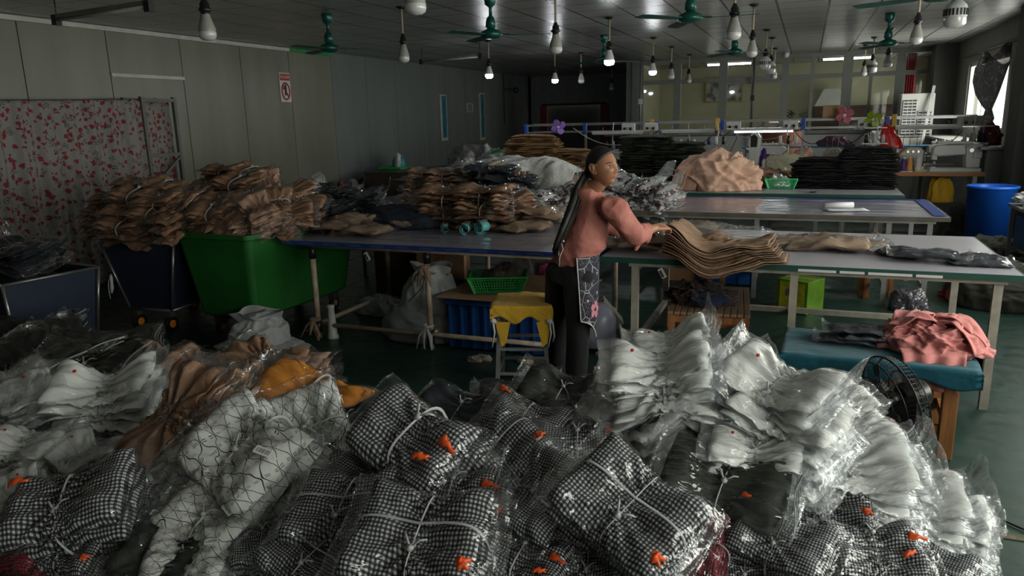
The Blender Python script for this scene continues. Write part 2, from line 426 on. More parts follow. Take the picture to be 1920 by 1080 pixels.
# left wall: panels with dark joints
tops = [(23, 33), (190, 50), (330, 68), (443, 80), (535, 92), (615, 102)]
ys = [at_x(a, b, XL)[1] for a, b in tops]
ys = [ys[0]-3.2, ys[0]-2.1, ys[0]-1.05]+ys
g = G()
for a, b in zip(ys[:-1], ys[1:]): g.box((XL+.02, (a+b)/2, ZC/2), (.04, b-a-.012, ZC))
g.box((XL+.02, -1.6, ZC/2), (.04, 2*(ys[0]+1.6), ZC))
struct('wall_left', g, WALLM)
struct('wall_left_joints', G().box((XL-.03, 9.5, ZC/2), (.05, 27, ZC)), DARKGAP)
g = G(); y = ys[-1]
while y < YB:
    y2 = min(y+1.12, YB); g.box((XL+.02, (y+y2)/2, ZC/2), (.04, y2-y-.01, ZC)); y = y2
struct('wall_left_far', g, WALLB)
struct('trim_1', G().box((XL+.06, (ys[0]+ys[-2])/2, ZC-.035), (.04, ys[-2]-ys[0], .05)), M('white_trim', (.5, .5, .47), .4))
struct('trim_2', G().box((XL+.06, (ys[-2]+ys[-1])/2, ZC-.035), (.04, ys[-1]-ys[-2], .05)), M('green_trim', (.01, .22, .06), .4))
yy = [at_x(203, 140, XL)[1], at_x(340, 147, XL)[1]]; zz = at_x(270, 144, XL)[2]
struct('trim_3', G().box((XL+.05, sum(yy)/2, zz), (.03, yy[1]-yy[0], .045)), M('white_trim', (.5, .5, .47), .4), bevel=.004)
# wall behind the camera
struct('wall_front', G().box(((XL+XR)/2, -2.6, ZC/2), (XR-XL+.3, .1, ZC)), WALLM)
# recess at the back left
g = G(); ox0, ox1, oz = at_y(1025, 220, YB)[0], at_y(1128, 220, YB)[0], at_y(1080, 197, YB)[2]
xw = -3.95
g.box(((XL+ox0)/2, YB+.05, ZC/2), (ox0-XL, .1, ZC)); g.box(((ox1+xw)/2, YB+.05, ZC/2), (xw-ox1, .1, ZC)); g.box(((ox0+ox1)/2, YB+.05, (oz+ZC)/2), (ox1-ox0, .1, ZC-oz))
struct('wall_back_left', g, M('dark_grey_panel', (.15, .16, .16), .45))
d = struct('door_1', G().box(((ox0+ox1)/2, YB+.25, oz/2), (ox1-ox0+.3, .06, oz+.2)), M('dark_shutter', (.055, .055, .045), .6))
gg = G(); gg.box((ox0-.08, YB-.03, oz/2), (.2, .06, oz)); gg.box((ox1+.1, YB-.03, oz/2), (.25, .06, oz)); 
struct('door_post', gg, M('dark_red_paint', (.16, .01, .012), .5), d)
struct('door_lintel', G().box(((ox0+ox1)/2, YB-.02, oz+.03), (ox1-ox0+.3, .05, .06)), DARKGAP, d)
struct('wall_recess_side', G().box((xw-.05, (YP+YB)/2, ZC/2), (.1, YB-YP, ZC)), M('dark_grey_panel', (.15, .16, .16), .45))
g = G()
for px in (1003, 1022): 
    p = at_x(px, 200, XL+.1)
    g.box((XL+.09, min(p[1], 21.7), ZC/2), (.06, .05, ZC))
struct('trim_4', g, STEELG)
# glazed partition
PM = M('partition_frame', (.17, .175, .165), .45, var=.08)
mull = [(1196, .22), (1270, .14), (1355, .16), (1411, .07), (1470, .13), (1521, .06), (1586, .17), (1630, .05), (1684, .14), (1782, .12)]
mx = [(at_y(a, 180, YP)[0], w) for a, w in mull]
zr = 2.52; zs = 1.30
part = struct('wall_partition', G().box(((mx[0][0]+XR)/2, YP, zs/2), (XR-mx[0][0], .1, zs)), M('partition_board', (.33, .33, .33), .5, var=.05))
fr = G()
for x, w in mx:
    fr.box((x, YP, (ZC+zs)/2), (w*1.15, .12, ZC-zs))
for z in (zs+.03, zr, ZC-.04): fr.box(((mx[0][0]+mx[-1][0])/2, YP, z), (mx[-1][0]-mx[0][0], .1, .09))
fr.box(((mx[2][0]+mx[5][0])/2, YP-.02, zr-.08), (mx[5][0]-mx[2][0], .1, .05))
struct('window_frame', fr, PM, part)
k = N('partition_glass'); tr = k.n('ShaderNodeBsdfTransparent'); gl = k.n('ShaderNodeBsdfGlossy'); gl.inputs['Roughness'].default_value = .03; tr.inputs[0].default_value = (.86, .88, .84, 1)
fr_ = k.n('ShaderNodeLayerWeight'); fr_.inputs[0].default_value = .5; mxs = k.n('ShaderNodeMixShader'); k.l(k.math('MULTIPLY_ADD', k.math('POWER', fr_.outputs['Facing'], 4.0), .6, .05), mxs.inputs[0]); k.l(tr.outputs[0], mxs.inputs[1]); k.l(gl.outputs[0], mxs.inputs[2]); k.l(mxs.outputs[0], k.out.inputs['Surface']); GLASS = k.m
for (a, wa), (b, wb) in zip(mx[:-1], mx[1:]):
    for z0, z1 in ((zs+.07, zr-.04), (zr+.04, ZC-.08)):
        struct('glass_pane', G().box(((a+b)/2, YP, (z0+z1)/2), (b-a-.06, .008, z1-z0)), GLASS, part)
# office behind the partition
OFF = M('office_wall', (.50, .47, .35), .7, var=.06, vs=2)
struct('wall_office_back', G().box(((xw+XR)/2, 21.3, ZC/2), (XR-xw+.2, .1, ZC)), OFF)
struct('wall_office_left', G().box((xw+.03, 19.6, ZC/2), (.06, 3.4, ZC)), OFF)
# right wall with windows
wins = [(-1.6, 1.6, 1.0, 2.5), (2.6, 5.4, 1.0, 2.5), (6.4, 9.6, 1.0, 2.5), (12.9, 15.9, 1.42, 2.55), (18.4, 20.2, .6, 2.5)]
RWM = M('right_wall_plaster', (.17, .165, .15), .7, var=.15, vs=2)
g = G(); y = -2.6
for y0, y1, z0, z1 in wins:
    g.box((XR+.1, (y+y0)/2, ZC/2), (.2, y0-y, ZC)); g.box((XR+.1, (y0+y1)/2, z0/2), (.2, y1-y0, z0)); g.box((XR+.1, (y0+y1)/2, (z1+ZC)/2), (.2, y1-y0, ZC-z1)); y = y1
g.box((XR+.1, (y+YB)/2, ZC/2), (.2, YB-y, ZC))
struct('wall_right', g, RWM)
WF = M('window_frame_white', (.55, .55, .55), .4)
for i, (y0, y1, z0, z1) in enumerate(wins):
    g = G(); ym = (y0+y1)/2
    for yq in (y0+.03, ym-.2, ym+.25, y1-.03): g.box((XR+.06, yq, (z0+z1)/2), (.06, .05, z1-z0))
    for zq in (z0+.03, z1-.03): g.box((XR+.06, ym, zq), (.06, y1-y0, .06))
    w = struct('window_%d' % (i+1), g, WF)
    struct('glass_pane', G().box((XR+.08, ym, (z0+z1)/2), (.006, y1-y0-.06, z1-z0-.06)), GLASS, w)
    L = bpy.data.lights.new('daylight', 'AREA'); L.shape = 'RECTANGLE'; L.size = (z1-z0); L.size_y = (y1-y0)
    L.energy = [70, 95, 55, 90, 20][i]; L.color = (1.0, .985, .96)
    lo = bpy.data.objects.new('daylight', L); COL.objects.link(lo); lo.location = (XR+.32, ym, (z0+z1)/2); lo.rotation_euler = (0, PI/2, 0)
    if i < 4: lo.rotation_euler = (0, PI/2-.25, 0)
for nm, x0, y0, w_, d_ in (('wall_pillar_near', XR-.14, 11.0, .28, .55), ('wall_pillar_far', XR-.2, 17.3, .4, .6)):
    struct(nm, G().box((x0, y0, ZC/2), (w_, d_, ZC)), M('dark_pillar', (.055, .055, .05), .6))
struct('trim_5', G().box((XR-.02, 9.0, 2.7), (.05, 15, .04)), M('dark_pillar', (.055, .055, .05), .6))
# counter under the right window
cn = thing('side_counter', 'grey panelled counter under the bright window at the right wall', 'counter', (0, 0, 0))
obj('body', G().box((2.43, 14.1, .62), (.42, 5.4, 1.24)), M('counter_grey', (.17, .175, .18), .5, var=.12, vs=2), cn, bevel=.01)
obj('top', G().box((2.385, 14.1, 1.26), (.5, 5.45, .04)), M('counter_top', (.3, .3, .29), .4), cn, bevel=.005)

# ------------------------------------------------------------------ world
w = bpy.data.worlds.new('World'); sc.world = w; w.use_nodes = True
bg = w.node_tree.nodes['Background']; bg.inputs[0].default_value = (1, .99, .97, 1); bg.inputs[1].default_value = 3.5

# ------------------------------------------------------------------ office contents
def tube_lamp(x, y, z, L=1.0, strength=12):
    t = thing('ceiling_tube_light', '', 'ceiling light', (x, y, z))
    obj('housing', G().box((0, 0, .03), (L, .14, .04)), WPLAS, t)
    for s in (-1, 1): obj('tube', G().cyl((-L/2+.02, s*.04, -.01), (L/2-.02, s*.04, -.01), .018), M('lit_tube', (1, 1, 1), var=0, emit=(1, 1, .95), estr=strength), t)
    return t
for i, (px, py) in enumerate(((1362, 120), (1593, 106))):
    p = at_z(px, py, 2.86)
    t = tube_lamp(p[0], min(max(p[1], 18.4), 20.8), 2.9)
    t['label'] = ['lit double tube light in the office behind the glass, above the framed picture', 'lit double tube light in the office behind the glass, above the dark furniture'][i]; t['group'] = 'office tube lights'
p = at_y(1357, 168, 21.2)
t = thing('framed_picture', 'wide gold-framed ink picture hanging on the cream office wall', 'picture', (p[0], 21.22, p[2]))
obj('picture_frame', G().box((0, 0, .31), (.98, .03, .04)).box((0, 0, -.31), (.98, .03, .04)).box((-.47, 0, 0), (.04, .03, .6)).box((.47, 0, 0), (.04, .03, .6)), M('gold_frame', (.4, .28, .1), .4), t)
k = N('ink_art'); n1 = k.noise(5, 4); k.l(k.ramp(n1.outputs[0], [(.42, .12), (.55, .45)]), k.b.inputs['Base Color'])
obj('artwork', G().box((0, .01, 0), (.92, .01, .6)), k.m, t)
p = at_y(1640, 230, 20.6)
t = thing('dark_sofa', 'dark leather sofa set behind the office glass', 'sofa', (p[0]-.1, 20.15, 0))
obj('seat', G().box((0, -.1, .25), (1.9, .8, .5)), M('dark_leather', (.02, .015, .015), .35), t, bevel=.05)
obj('backrest', G().box((0, .3, .75), (1.9, .22, 1.2)), M('dark_leather', (.02, .015, .015), .35), t, bevel=.06)
for s in (-1, 1): obj('armrest', G().box((s*.95, -.1, .45), (.2, .8, .7)), M('dark_leather', (.02, .015, .015), .35), t, bevel=.05)
t = thing('dark_cabinet', 'tall dark wood cabinet beside the sofa in the office', 'cabinet', (1.2, 21.02, 0))
obj('body', G().box((0, 0, .95), (2.4, .4, 1.9)), M('dark_redwood', (.05, .018, .016), .4), t, bevel=.01)
for s in (-1, 0, 1): obj('door', G().box((s*.78, -.215, .95), (.74, .03, 1.8)), M('dark_redwood2', (.04, .015, .013), .35), t, bevel=.01)
p = at_y(1557, 165, 20.9)
t = thing('white_wall_box', 'white slanted box standing on the office wall cabinet', 'box', (p[0], 20.9, 1.9))
obj('body', G().prism([(-.35, 0), (.35, 0), (.35, .3), (.2, .42), (-.15, .42)], -.12, .12, 'y'), WPLAS, t)
p = at_y(1745, 165, 19.4)
P = np.array([[(2.0+.2*u+.02*math.sin(v), 19.4+.08*math.sin(u*28), 3.0-2.9*v) for v in np.linspace(0, 1, 6)] for u in np.linspace(0, 1, 50)])
o = obj('red_curtain', G().grid(P), cloth('red_curtain_cloth', (.35, .02, .04)), ); tag(o, 'red curtain hanging inside the office beside the right hand window', 'curtain')
sm = o.modifiers.new('s', 'SOLIDIFY'); sm.thickness = .004
P = np.array([[(XR-.06-.06*math.sin(u*25)-.05*u, 18.1+.3*u, 2.9-2.6*v) for v in np.linspace(0, 1, 6)] for u in np.linspace(0, 1, 40)])
o = obj('white_curtain', G().grid(P), cloth('white_curtain_cloth', (.6, .58, .55))); tag(o, 'white curtain drawn at the office window next to the air cooler', 'curtain')
sm = o.modifiers.new('s', 'SOLIDIFY'); sm.thickness = .004

# potted plant behind glass
p = at_y(1492, 215, 18.6)
t = thing('potted_plant', 'leafy potted plant standing behind the office glass', 'plant', (p[0], 18.6, 0))
obj('plant_stand', G().box((0, 0, .5), (.4, .4, 1.0)), CARD, t, bevel=.02)
obj('pot', G().lathe([(.0, 1.0), (.12, 1.0), (.17, 1.28), (.15, 1.28), (.12, 1.2), (0, 1.2)]), M('terracotta', (.2, .07, .03), .7), t)
g = G(); rs = np.random.RandomState(3)
for i in range(150):
    a = rs.uniform(0, 2*PI); r = rs.uniform(.05, .42); z = 1.38+rs.uniform(0, .5)*(1-r*.9); c = np.array([r*math.cos(a), r*math.sin(a)*.7, z]); d = np.array([math.cos(a), math.sin(a), rs.uniform(-.5, .6)]); s = np.array([-math.sin(a), math.cos(a), .2])
    l = rs.uniform(.07, .14); q = [c, c+d*l*.5+s*l*.25, c+d*l, c+d*l*.5-s*l*.25]; g.add(q, [(0, 1, 2, 3)])
g2 = G()
for i in range(12):
    a = rs.uniform(0, 2*PI); r = rs.uniform(.1, .35); g2.tube([(0, 0, 1.2), (r*.4*math.cos(a), r*.4*math.sin(a), 1.45), (r*math.cos(a), r*math.sin(a)*.7, 1.6+rs.uniform(0, .2))], .006, 5)
obj('foliage', g, M('leaf_green', (.03, .07, .03), .5, var=.4, vs=30), t); obj('stem', g2, M('stem_green', (.04, .06, .02), .6), t)

# air cooler (white louvred unit) in front of the partition
p = at_y(1700, 250, 17.35)
ac = thing('air_cooler', 'white louvred air cooler standing in front of the glass partition', 'air cooler', (at_y(1712, 250, 16.6)[0], 16.6, 0))
obj('cabinet', G().box((0, 0, .62), (.58, .5, 1.24)), M('cooler_white', (.45, .44, .42), .4, var=.04), ac, bevel=.02)
obj('blower_head', G().box((0, 0, 1.66), (.58, .5, .82)), M('cooler_white', (.45, .44, .42), .4, var=.04), ac, bevel=.02)
gx = G()
for sx, x0 in ((0, -.10), (1, .165)):
    obj('grille_recess', G().box((x0-.03, -.256, 1.62 if sx == 0 else 1.52), (.24, .012, .66 if sx == 0 else .46)), M('grille_dark', (.02, .02, .02), .6), ac)
    n_ = 11 if sx == 0 else 8
    for i in range(n_): gx.box((x0-.03, -.27, 1.33+i*.058), (.24, .03, .016), (.5, 0, 0))
    for j in range(4): gx.box((x0-.14+j*.075, -.265, 1.62 if sx == 0 else 1.52), (.008, .012, .64 if sx == 0 else .44))
obj('louvre', gx, WPLAS, ac)
obj('control_strip', G().box((-.02, -.256, 1.05), (.45, .01, .09)), M('blue_sticker', (.05, .28, .5), .4), ac)
for i in range(7): pass
# ------------------------------------------------------------------ hanging bulbs
def bulb(kind, lit):
    t = thing('hanging_bulb', '', 'light bulb', (0, 0, ZC), 0, 'bulbs hanging from the ceiling')
    k = .52
    obj('ceiling_rose', G().lathe([(0, 0), (.045, 0), (.045, -.012), (.02, -.03), (0, -.03)]), BLACK, t)
    obj('cord', G().cyl((0, 0, -.02), (0, 0, -k+.23), .009, n=8), M('cord_sleeve', (.36, .31, .22), .6), t)
    obj('socket', G().lathe([(0, -k+.24), (.012, -k+.24), (.02, -k+.21), (.027, -k+.20), (.027, -k+.17), (.036, -k+.165), (.036, -k+.15), (.025, -k+.14), (.025, -k+.12)]), BLACK, t)
    lens = M('lit_bulb', (1, 1, 1), var=0, emit=(.93, .98, 1), estr=55) if lit else M('bulb_diffuser', (.5, .5, .5), .25, var=.03, coat=.5)
    neck = M('bulb_housing', (.30, .29, .27), .25, var=.1, coat=.4)
    if kind == 'round':   # big cylinder bulb
        obj('housing', G().lathe([(.024, -k+.13), (.03, -k+.11), (.05, -k+.07), (.058, -k+.04), (.058, -k+.0)]), neck if not lit else WPLAS, t)
        obj('diffuser', G().lathe([(.058, -k), (.059, -k-.02), (.057, -k-.055), (.045, -k-.075), (.02, -k-.083), (0, -k-.084)]), lens, t)
    elif kind == 'cage':
        obj('housing', G().lathe([(.024, -k+.13), (.055, -k+.09), (.062, -k+.06), (.062, -k+.0)]), WPLAS, t)
        g = G()
        for i in range(20): a = 2*PI*i/20; g.box((.063*math.cos(a), .063*math.sin(a), -k+.035), (.008, .008, .05), (0, 0, a))
        obj('cooling_slot', g, BLACK, t)
        obj('diffuser', G().lathe([(.06, -k), (.06, -k-.05), (.045, -k-.07), (0, -k-.075)]), lens, t)
    else:
        obj('housing', G().lathe([(.024, -k+.13), (.028, -k+.10), (.042, -k+.05), (.048, -k+.02), (.048, -k)]), neck if not lit else WPLAS, t)
        obj('diffuser', G().lathe([(.048, -k), (.05, -k-.02), (.044, -k-.045), (.026, -k-.06), (0, -k-.064)]), lens, t)
    return t
BP = {}
bl = [
 ('big', -4.22, 4.57, 0, 'unlit bulb hanging nearest the left wall above the floral curtain'),
 ('small', -4.16, 7.42, 0, 'unlit bulb on a pale cord right of the left ceiling fan'),
 ('small', -4.75, 11.18, 1, 'lit bulb hanging under the middle ceiling fan, leftmost of the lit ones'),
 ('big', -2.41, 7.41, 0, 'large yellowed unlit bulb hanging straight above a smaller lit one'),
 ('small', -4.47, 13.67, 1, 'smaller lit bulb hanging right below the large yellowed unlit one'),
 ('big', -2.39, 9.53, 1, 'largest and brightest lit bulb, above the woman'),
 ('small', -4.15, 14.33, 0, 'tiny unlit bulb between the two central lit bulbs'),
 ('small', -4.70, 18.99, 0, 'small unlit bulb seen directly beneath the brightest bulb'),
 ('small', -2.38, 12.36, 1, 'lit bulb hanging rightmost of the lit ones, before the glass partition'),
 ('small', -2.39, 14.18, 0, 'unlit bulb just right of the rightmost lit bulb'),
 ('small', -2.38, 16.3, 0, 'small unlit bulb farthest back before the left glass panes'),
 ('big', -.65, 7.03, 0, 'large unlit bulb beside the blade of the green fan right of the brightest bulb'),
 ('small', -.65, 9.34, 0, 'unlit clear bulb just right of the large one by the green fan blade'),
 ('cage', -.65, 12.21, 0, 'unlit bulb with slotted collar before the partition, foremost of the tight cluster'),
 ('cage', -.63, 13.56, 0, 'unlit bulb with slotted collar half hidden behind another in the cluster'),
 ('small', -.67, 15.83, 0, 'smallest unlit bulb at the back right of the central cluster'),
 ('cage', 1.02, 6.91, 0, 'large slotted bulb cut by the top edge beside a fan hub'),
 ('small', .96, 8.67, 0, 'unlit bulb hanging alone between the right fan and the slotted bulb'),
 ('big', 1.10, 13.2, 0, 'unlit white bulb right under the hub of the right rear fan'),
 ('cage', .98, 14.6, 0, 'unlit slotted bulb just left of the right rear fan hub'),
 ('small', .95, 16.2, 0, 'small unlit bulb leftmost under the right rear fan'),
 ('big', -2.24, 4.17, 0, 'unlit bulb cut by the top edge left of the middle fan'),
]
for kd, x, y, lit, lab in bl:
    key = (kd, lit)
    if key not in BP: BP[key] = bulb(kd, lit)
    inst(BP[key], lab, (x, y, ZC), (0, 0, random.uniform(0, 6)), (1.32 if kd != 'small' else 1.22, 1.32 if kd != 'small' else 1.22, 1.0))
# ------------------------------------------------------------------ ceiling fans
fan = thing('ceiling_fan', '', 'ceiling fan', (0, 0, ZC), 0, 'green ceiling fans')
obj('canopy', G().lathe([(0, 0), (.06, 0), (.065, -.03), (.055, -.09), (.03, -.11), (.018, -.12), (.018, -.2), (.035, -.21), (.05, -.25), (.055, -.31), (.03, -.32)]), FANG, fan)
obj('motor', G().lathe([(.03, -.31), (.05, -.33), (.10, -.35), (.115, -.375), (.11, -.40), (.07, -.42), (0, -.425)], n=28), FANG, fan)
for i in range(3):
    a = 2*PI*i/3+.15; ca, sa = math.cos(a), math.sin(a)
    bl_ = obj('blade', G().grid(np.array([[(ca*r-sa*w_, sa*r+ca*w_, -.385-.01*r+w_*.12) for w_ in (-wd, wd)] for r, wd in ((.14, .035), (.3, .055), (.55, .06), (.62, .05))]), sm=False), M('fan_blade_green', (.012, .07, .06), .4), fan)
    so = bl_.modifiers.new('s', 'SOLIDIFY'); so.thickness = .006
    obj('blade_arm', G().bar((ca*.09, sa*.09, -.375), (ca*.2, sa*.2, -.385), .03, .008), FANG, bl_)
for i, (px, py, lab) in enumerate([(618, 97, 'green ceiling fan at the left, above the green edged wall panel'), (921, 72, 'green ceiling fan in the middle, over the leftmost lit bulb'), (1294, 42, 'green ceiling fan right of the brightest bulb'), (1132, 118, 'faint green ceiling fan seen behind the brightest bulb'), (1377, 103, 'small distant green ceiling fan before the partition'), (1664, 87, 'green ceiling fan over the sewing machines at the right rear'), (1757, 2, 'green ceiling fan cut off by the top edge at the right')]):
    x, y, z = at_z(px, py, 2.59)
    inst(fan, lab, (x, y, ZC), (0, 0, [.35, .1, -.25, .6, .1, -.2, .5][i]), .98)
# ------------------------------------------------------------------ hanging fluorescent tubes (unlit)
def hung_tube(p, q, lab):
    t = thing('hanging_tube_light', lab, 'tube light', ((p[0]+q[0])/2, (p[1]+q[1])/2, 2.78), 0, 'unlit hanging tube lights')
    c = np.array(t.location); a = np.array([p[0], p[1], 2.78])-c; b = -a
    obj('tube', G().cyl(tuple(a), tuple(b), .016), M('unlit_tube', (.35, .35, .34), .3), t)
    obj('housing', G().bar(tuple(a+[0, 0, .03]), tuple(b+[0, 0, .03]), .05, .04), M('lamp_housing', (.16, .16, .15), .5), t, bevel=.004)
    for e in (a, b): 
        obj('end_cap', G().box(tuple(e*.99), (.06, .06, .09)), BLACK, t); obj('hanger_rod', G().cyl(tuple(e*.97), (e[0]*.97, e[1]*.97, ZC-2.78-.005), .006, n=6), BLACK, t)
hung_tube(at_z(105, 38, 2.78), at_z(280, 12, 2.78), 'unlit tube light hanging at the top left over the wall panels')
hung_tube(at_z(790, 116, 2.78), at_z(902, 106, 2.78), 'unlit tube light hanging beside the leftmost lit bulb')
# camera dome / speaker on left wall + signs
def wall_item(px, py): return at_x(px, py, XL+.05)
p = wall_item(535, 164)
t = thing('warning_sign', 'white prohibition sign with red header and circle on the left wall', 'sign', (XL+.045, p[1], p[2]))
obj('plate', G().box((.003, 0, 0), (.006, .27, .46)), M('sign_white', (.55, .53, .48), .5, var=.05), t)
obj('header', G().box((.008, 0, .16), (.004, .24, .10)), M('sign_red', (.30, .02, .02), .5), t)
ring = G().tube([(.010, .095*math.cos(a), -.06+.13*math.sin(a)) for a in np.linspace(0, 2*PI, 29)[:-1]], .012, 6, closed=True); ring.bar((.010, -.06, .03), (.010, .06, -.15), .012, .016)
obj('prohibition_ring', ring, M('sign_red', (.30, .02, .02), .5), t)
g = G().box((.009, .0, -.06), (.004, .05, .13)).box((.009, -.03, -.02), (.004, .06, .03)); g.lathe([(0, 0), (.022, 0), (.022, .004), (0, .004)], (.008, 0, .025), 12, (0, PI/2, 0))
obj('pictogram', g, M('sign_black', (.02, .02, .02), .5), t)
text('禁止吸烟', .055, M('sign_text', (.6, .55, .5), .5), t, (.0105, 0, .16), (PI/2, 0, PI/2), name='header_lettering')
for px, py, h, lab, i in ((832, 221, .58, 'blue and white vertical banner on the left wall, nearer one', 0), (904, 219, .54, 'blue and white vertical banner on the left wall, farther one', 1)):
    p = wall_item(px, py)
    t = thing('wall_banner', lab, 'banner', (XL+.045, p[1], p[2]), 0, 'vertical banners on the left wall')
    obj('board', G().box((.008, 0, 0), (.012, .34, 1.05 if i == 0 else 1.2)), M('banner_cream', (.42, .40, .34), .5), t)
    obj('blue_field', G().box((.016, .02, .02), (.004, .22, .95 if i == 0 else 1.1)), M('banner_blue', (.03, .16, .22), .5), t)
    text('\n'.join('安全生产人人有责'), .1, M('banner_text', (.01, .04, .08), .5), t, (.019, .02, .0), (PI/2, 0, PI/2), name='lettering')
p = wall_item(881, 202)
t = thing('wall_switch_plate', 'small white framed plate on the left wall between the two banners', 'plate', (XL+.045, p[1], p[2]))
obj('frame', G().box((.006, 0, .1), (.012, .34, .012)).box((.006, 0, -.1), (.012, .34, .012)).box((.006, -.17, 0), (.012, .02, .2)).box((.006, .17, 0), (.012, .02, .2)), WPLAS, t)
obj('panel', G().box((.003, 0, 0), (.005, .32, .19)), M('plate_grey', (.17, .18, .18), .5), t)
p = wall_item(944, 170)
t = thing('wall_fan', 'small dark fan on a bracket high on the left wall', 'fan', (XL+.05, p[1], p[2]))
obj('bracket', G().tube([(0, 0, 0), (.15, 0, .06), (.3, 0, .02)], .012, 6).cyl((.01, 0, -.9), (.01, 0, .7), .012), BLACK, t)
obj('head', G().lathe([(0, -.06), (.05, -.05), (.08, 0), (.08, .05), (.03, .08), (0, .08)], (.36, 0, .0), 16, (PI/2, 0, .5)), BLACK, t)
p = at_y(1475, 105, 17.6); 
t = thing('ceiling_camera', 'small dome camera under the ceiling before the partition', 'camera', (p[0], 17.3, ZC))
obj('dome', G().lathe([(0, 0), (.06, 0), (.06, -.04), (.05, -.08), (.02, -.1), (0, -.1)]), WPLAS, t)
# conduits on partition
for px, lab in ((1200, 'grey conduit pipe with switch box beside the left partition post'), (1410, 'dark conduit pipe with hanging cable before the middle glass panes')):
    p = at_y(px, 200, 17.6)
    t = thing('conduit_pipe', lab, 'pipe', (p[0], 17.66, 0)); obj('pipe', G().cyl((0, 0, 1.0), (0, 0, 2.98), .022), STEELG if px < 1300 else STEELD, t); obj('switch_box', G().box((0, -.03, 2.1), (.09, .05, .12)), WPLAS if px < 1300 else BLACK, t, bevel=.005)

# ------------------------------------------------------------------ floral curtain
def curtain_sheet(y0, y1, ztopf, zbotf, x0, amp, waves, seed, nu=220, nv=50):
    u = np.linspace(0, 1, nu)[:, None]; v = np.linspace(0, 1, nv)[None, :]
    Y = y0+(y1-y0)*u+0*v; zt = ztopf(u); zb = zbotf(u); Z = zt*(1-v)+zb*v
    A = amp*(.45+.55*v); X = x0+A*(np.sin(2*PI*waves*u+1.2*np.sin(5*u+seed)+.6*v)+.45*np.sin(2*PI*waves*2.3*u+2*v+seed))
    P = np.stack([X, Y, Z], -1); uv = np.stack([(y1-y0)*1.15*u+0*v, (zt-zb)*(1-v)], -1)
    return G().grid(P, uv)
t = thing('floral_curtain', 'white curtain with red flowers hanging along the left wall', 'curtain', (0, 0, 0))
ct = obj('fabric', curtain_sheet(2.2, 6.95, lambda u: 2.13-.04*np.sin(PI*u), lambda u: .02+.0*u, -7.55, .05, 17, 1), FLORAL, t)
so = ct.modifiers.new('s', 'SOLIDIFY'); so.thickness = .003
obj('cord', G().tube([(-7.55, 2.0+i*.52, 2.135-.04*math.sin(PI*i/10)) for i in range(11)], .006, 6), BLACK, t)
t = thing('steel_rack_frame', 'steel rack frame with floral cloth behind it at the curtain end', 'rack', (0, 0, 0))
g = G(); y0, y1 = 6.95, 7.45
for yy_ in (y0, y1): g.box((-7.55, yy_, 1.08), (.045, .045, 2.16)); g.box((-7.85, yy_, 1.08), (.04, .04, 2.16))
obj('upright', g, M('rack_steel', (.12, .12, .11), .5, .3), t)
g = G()
for z in (.3, 1.0, 1.45, 2.12): g.bar((-7.55, y0, z), (-7.55, y1, z), .04)
g.bar((-7.55, y0, 1.05), (-7.55, y1, 1.42), .03)
obj('crossbar', g, M('rack_steel', (.12, .12, .11), .5, .3), t)
c2 = obj('cloth_panel', curtain_sheet(6.9, 7.5, lambda u: 2.1+0*u, lambda u: .3+0*u, -7.7, .02, 3, 2, 40, 20), FLORAL, t); so = c2.modifiers.new('s', 'SOLIDIFY'); so.thickness = .003
# ledge on left wall
zl = .66
t = thing('wall_ledge', 'long white ledge running along the left wall behind the bins', 'ledge', (0, 0, 0))
obj('shelf_board', G().box((-7.78, 11.2, zl-.02), (.36, 4.6, .04)), WPLAS, t, bevel=.004)
obj('front_panel', G().box((-7.62, 11.2, zl/2-.02), (.03, 4.6, zl-.04)), M('ledge_white', (.42, .42, .4), .5), t)
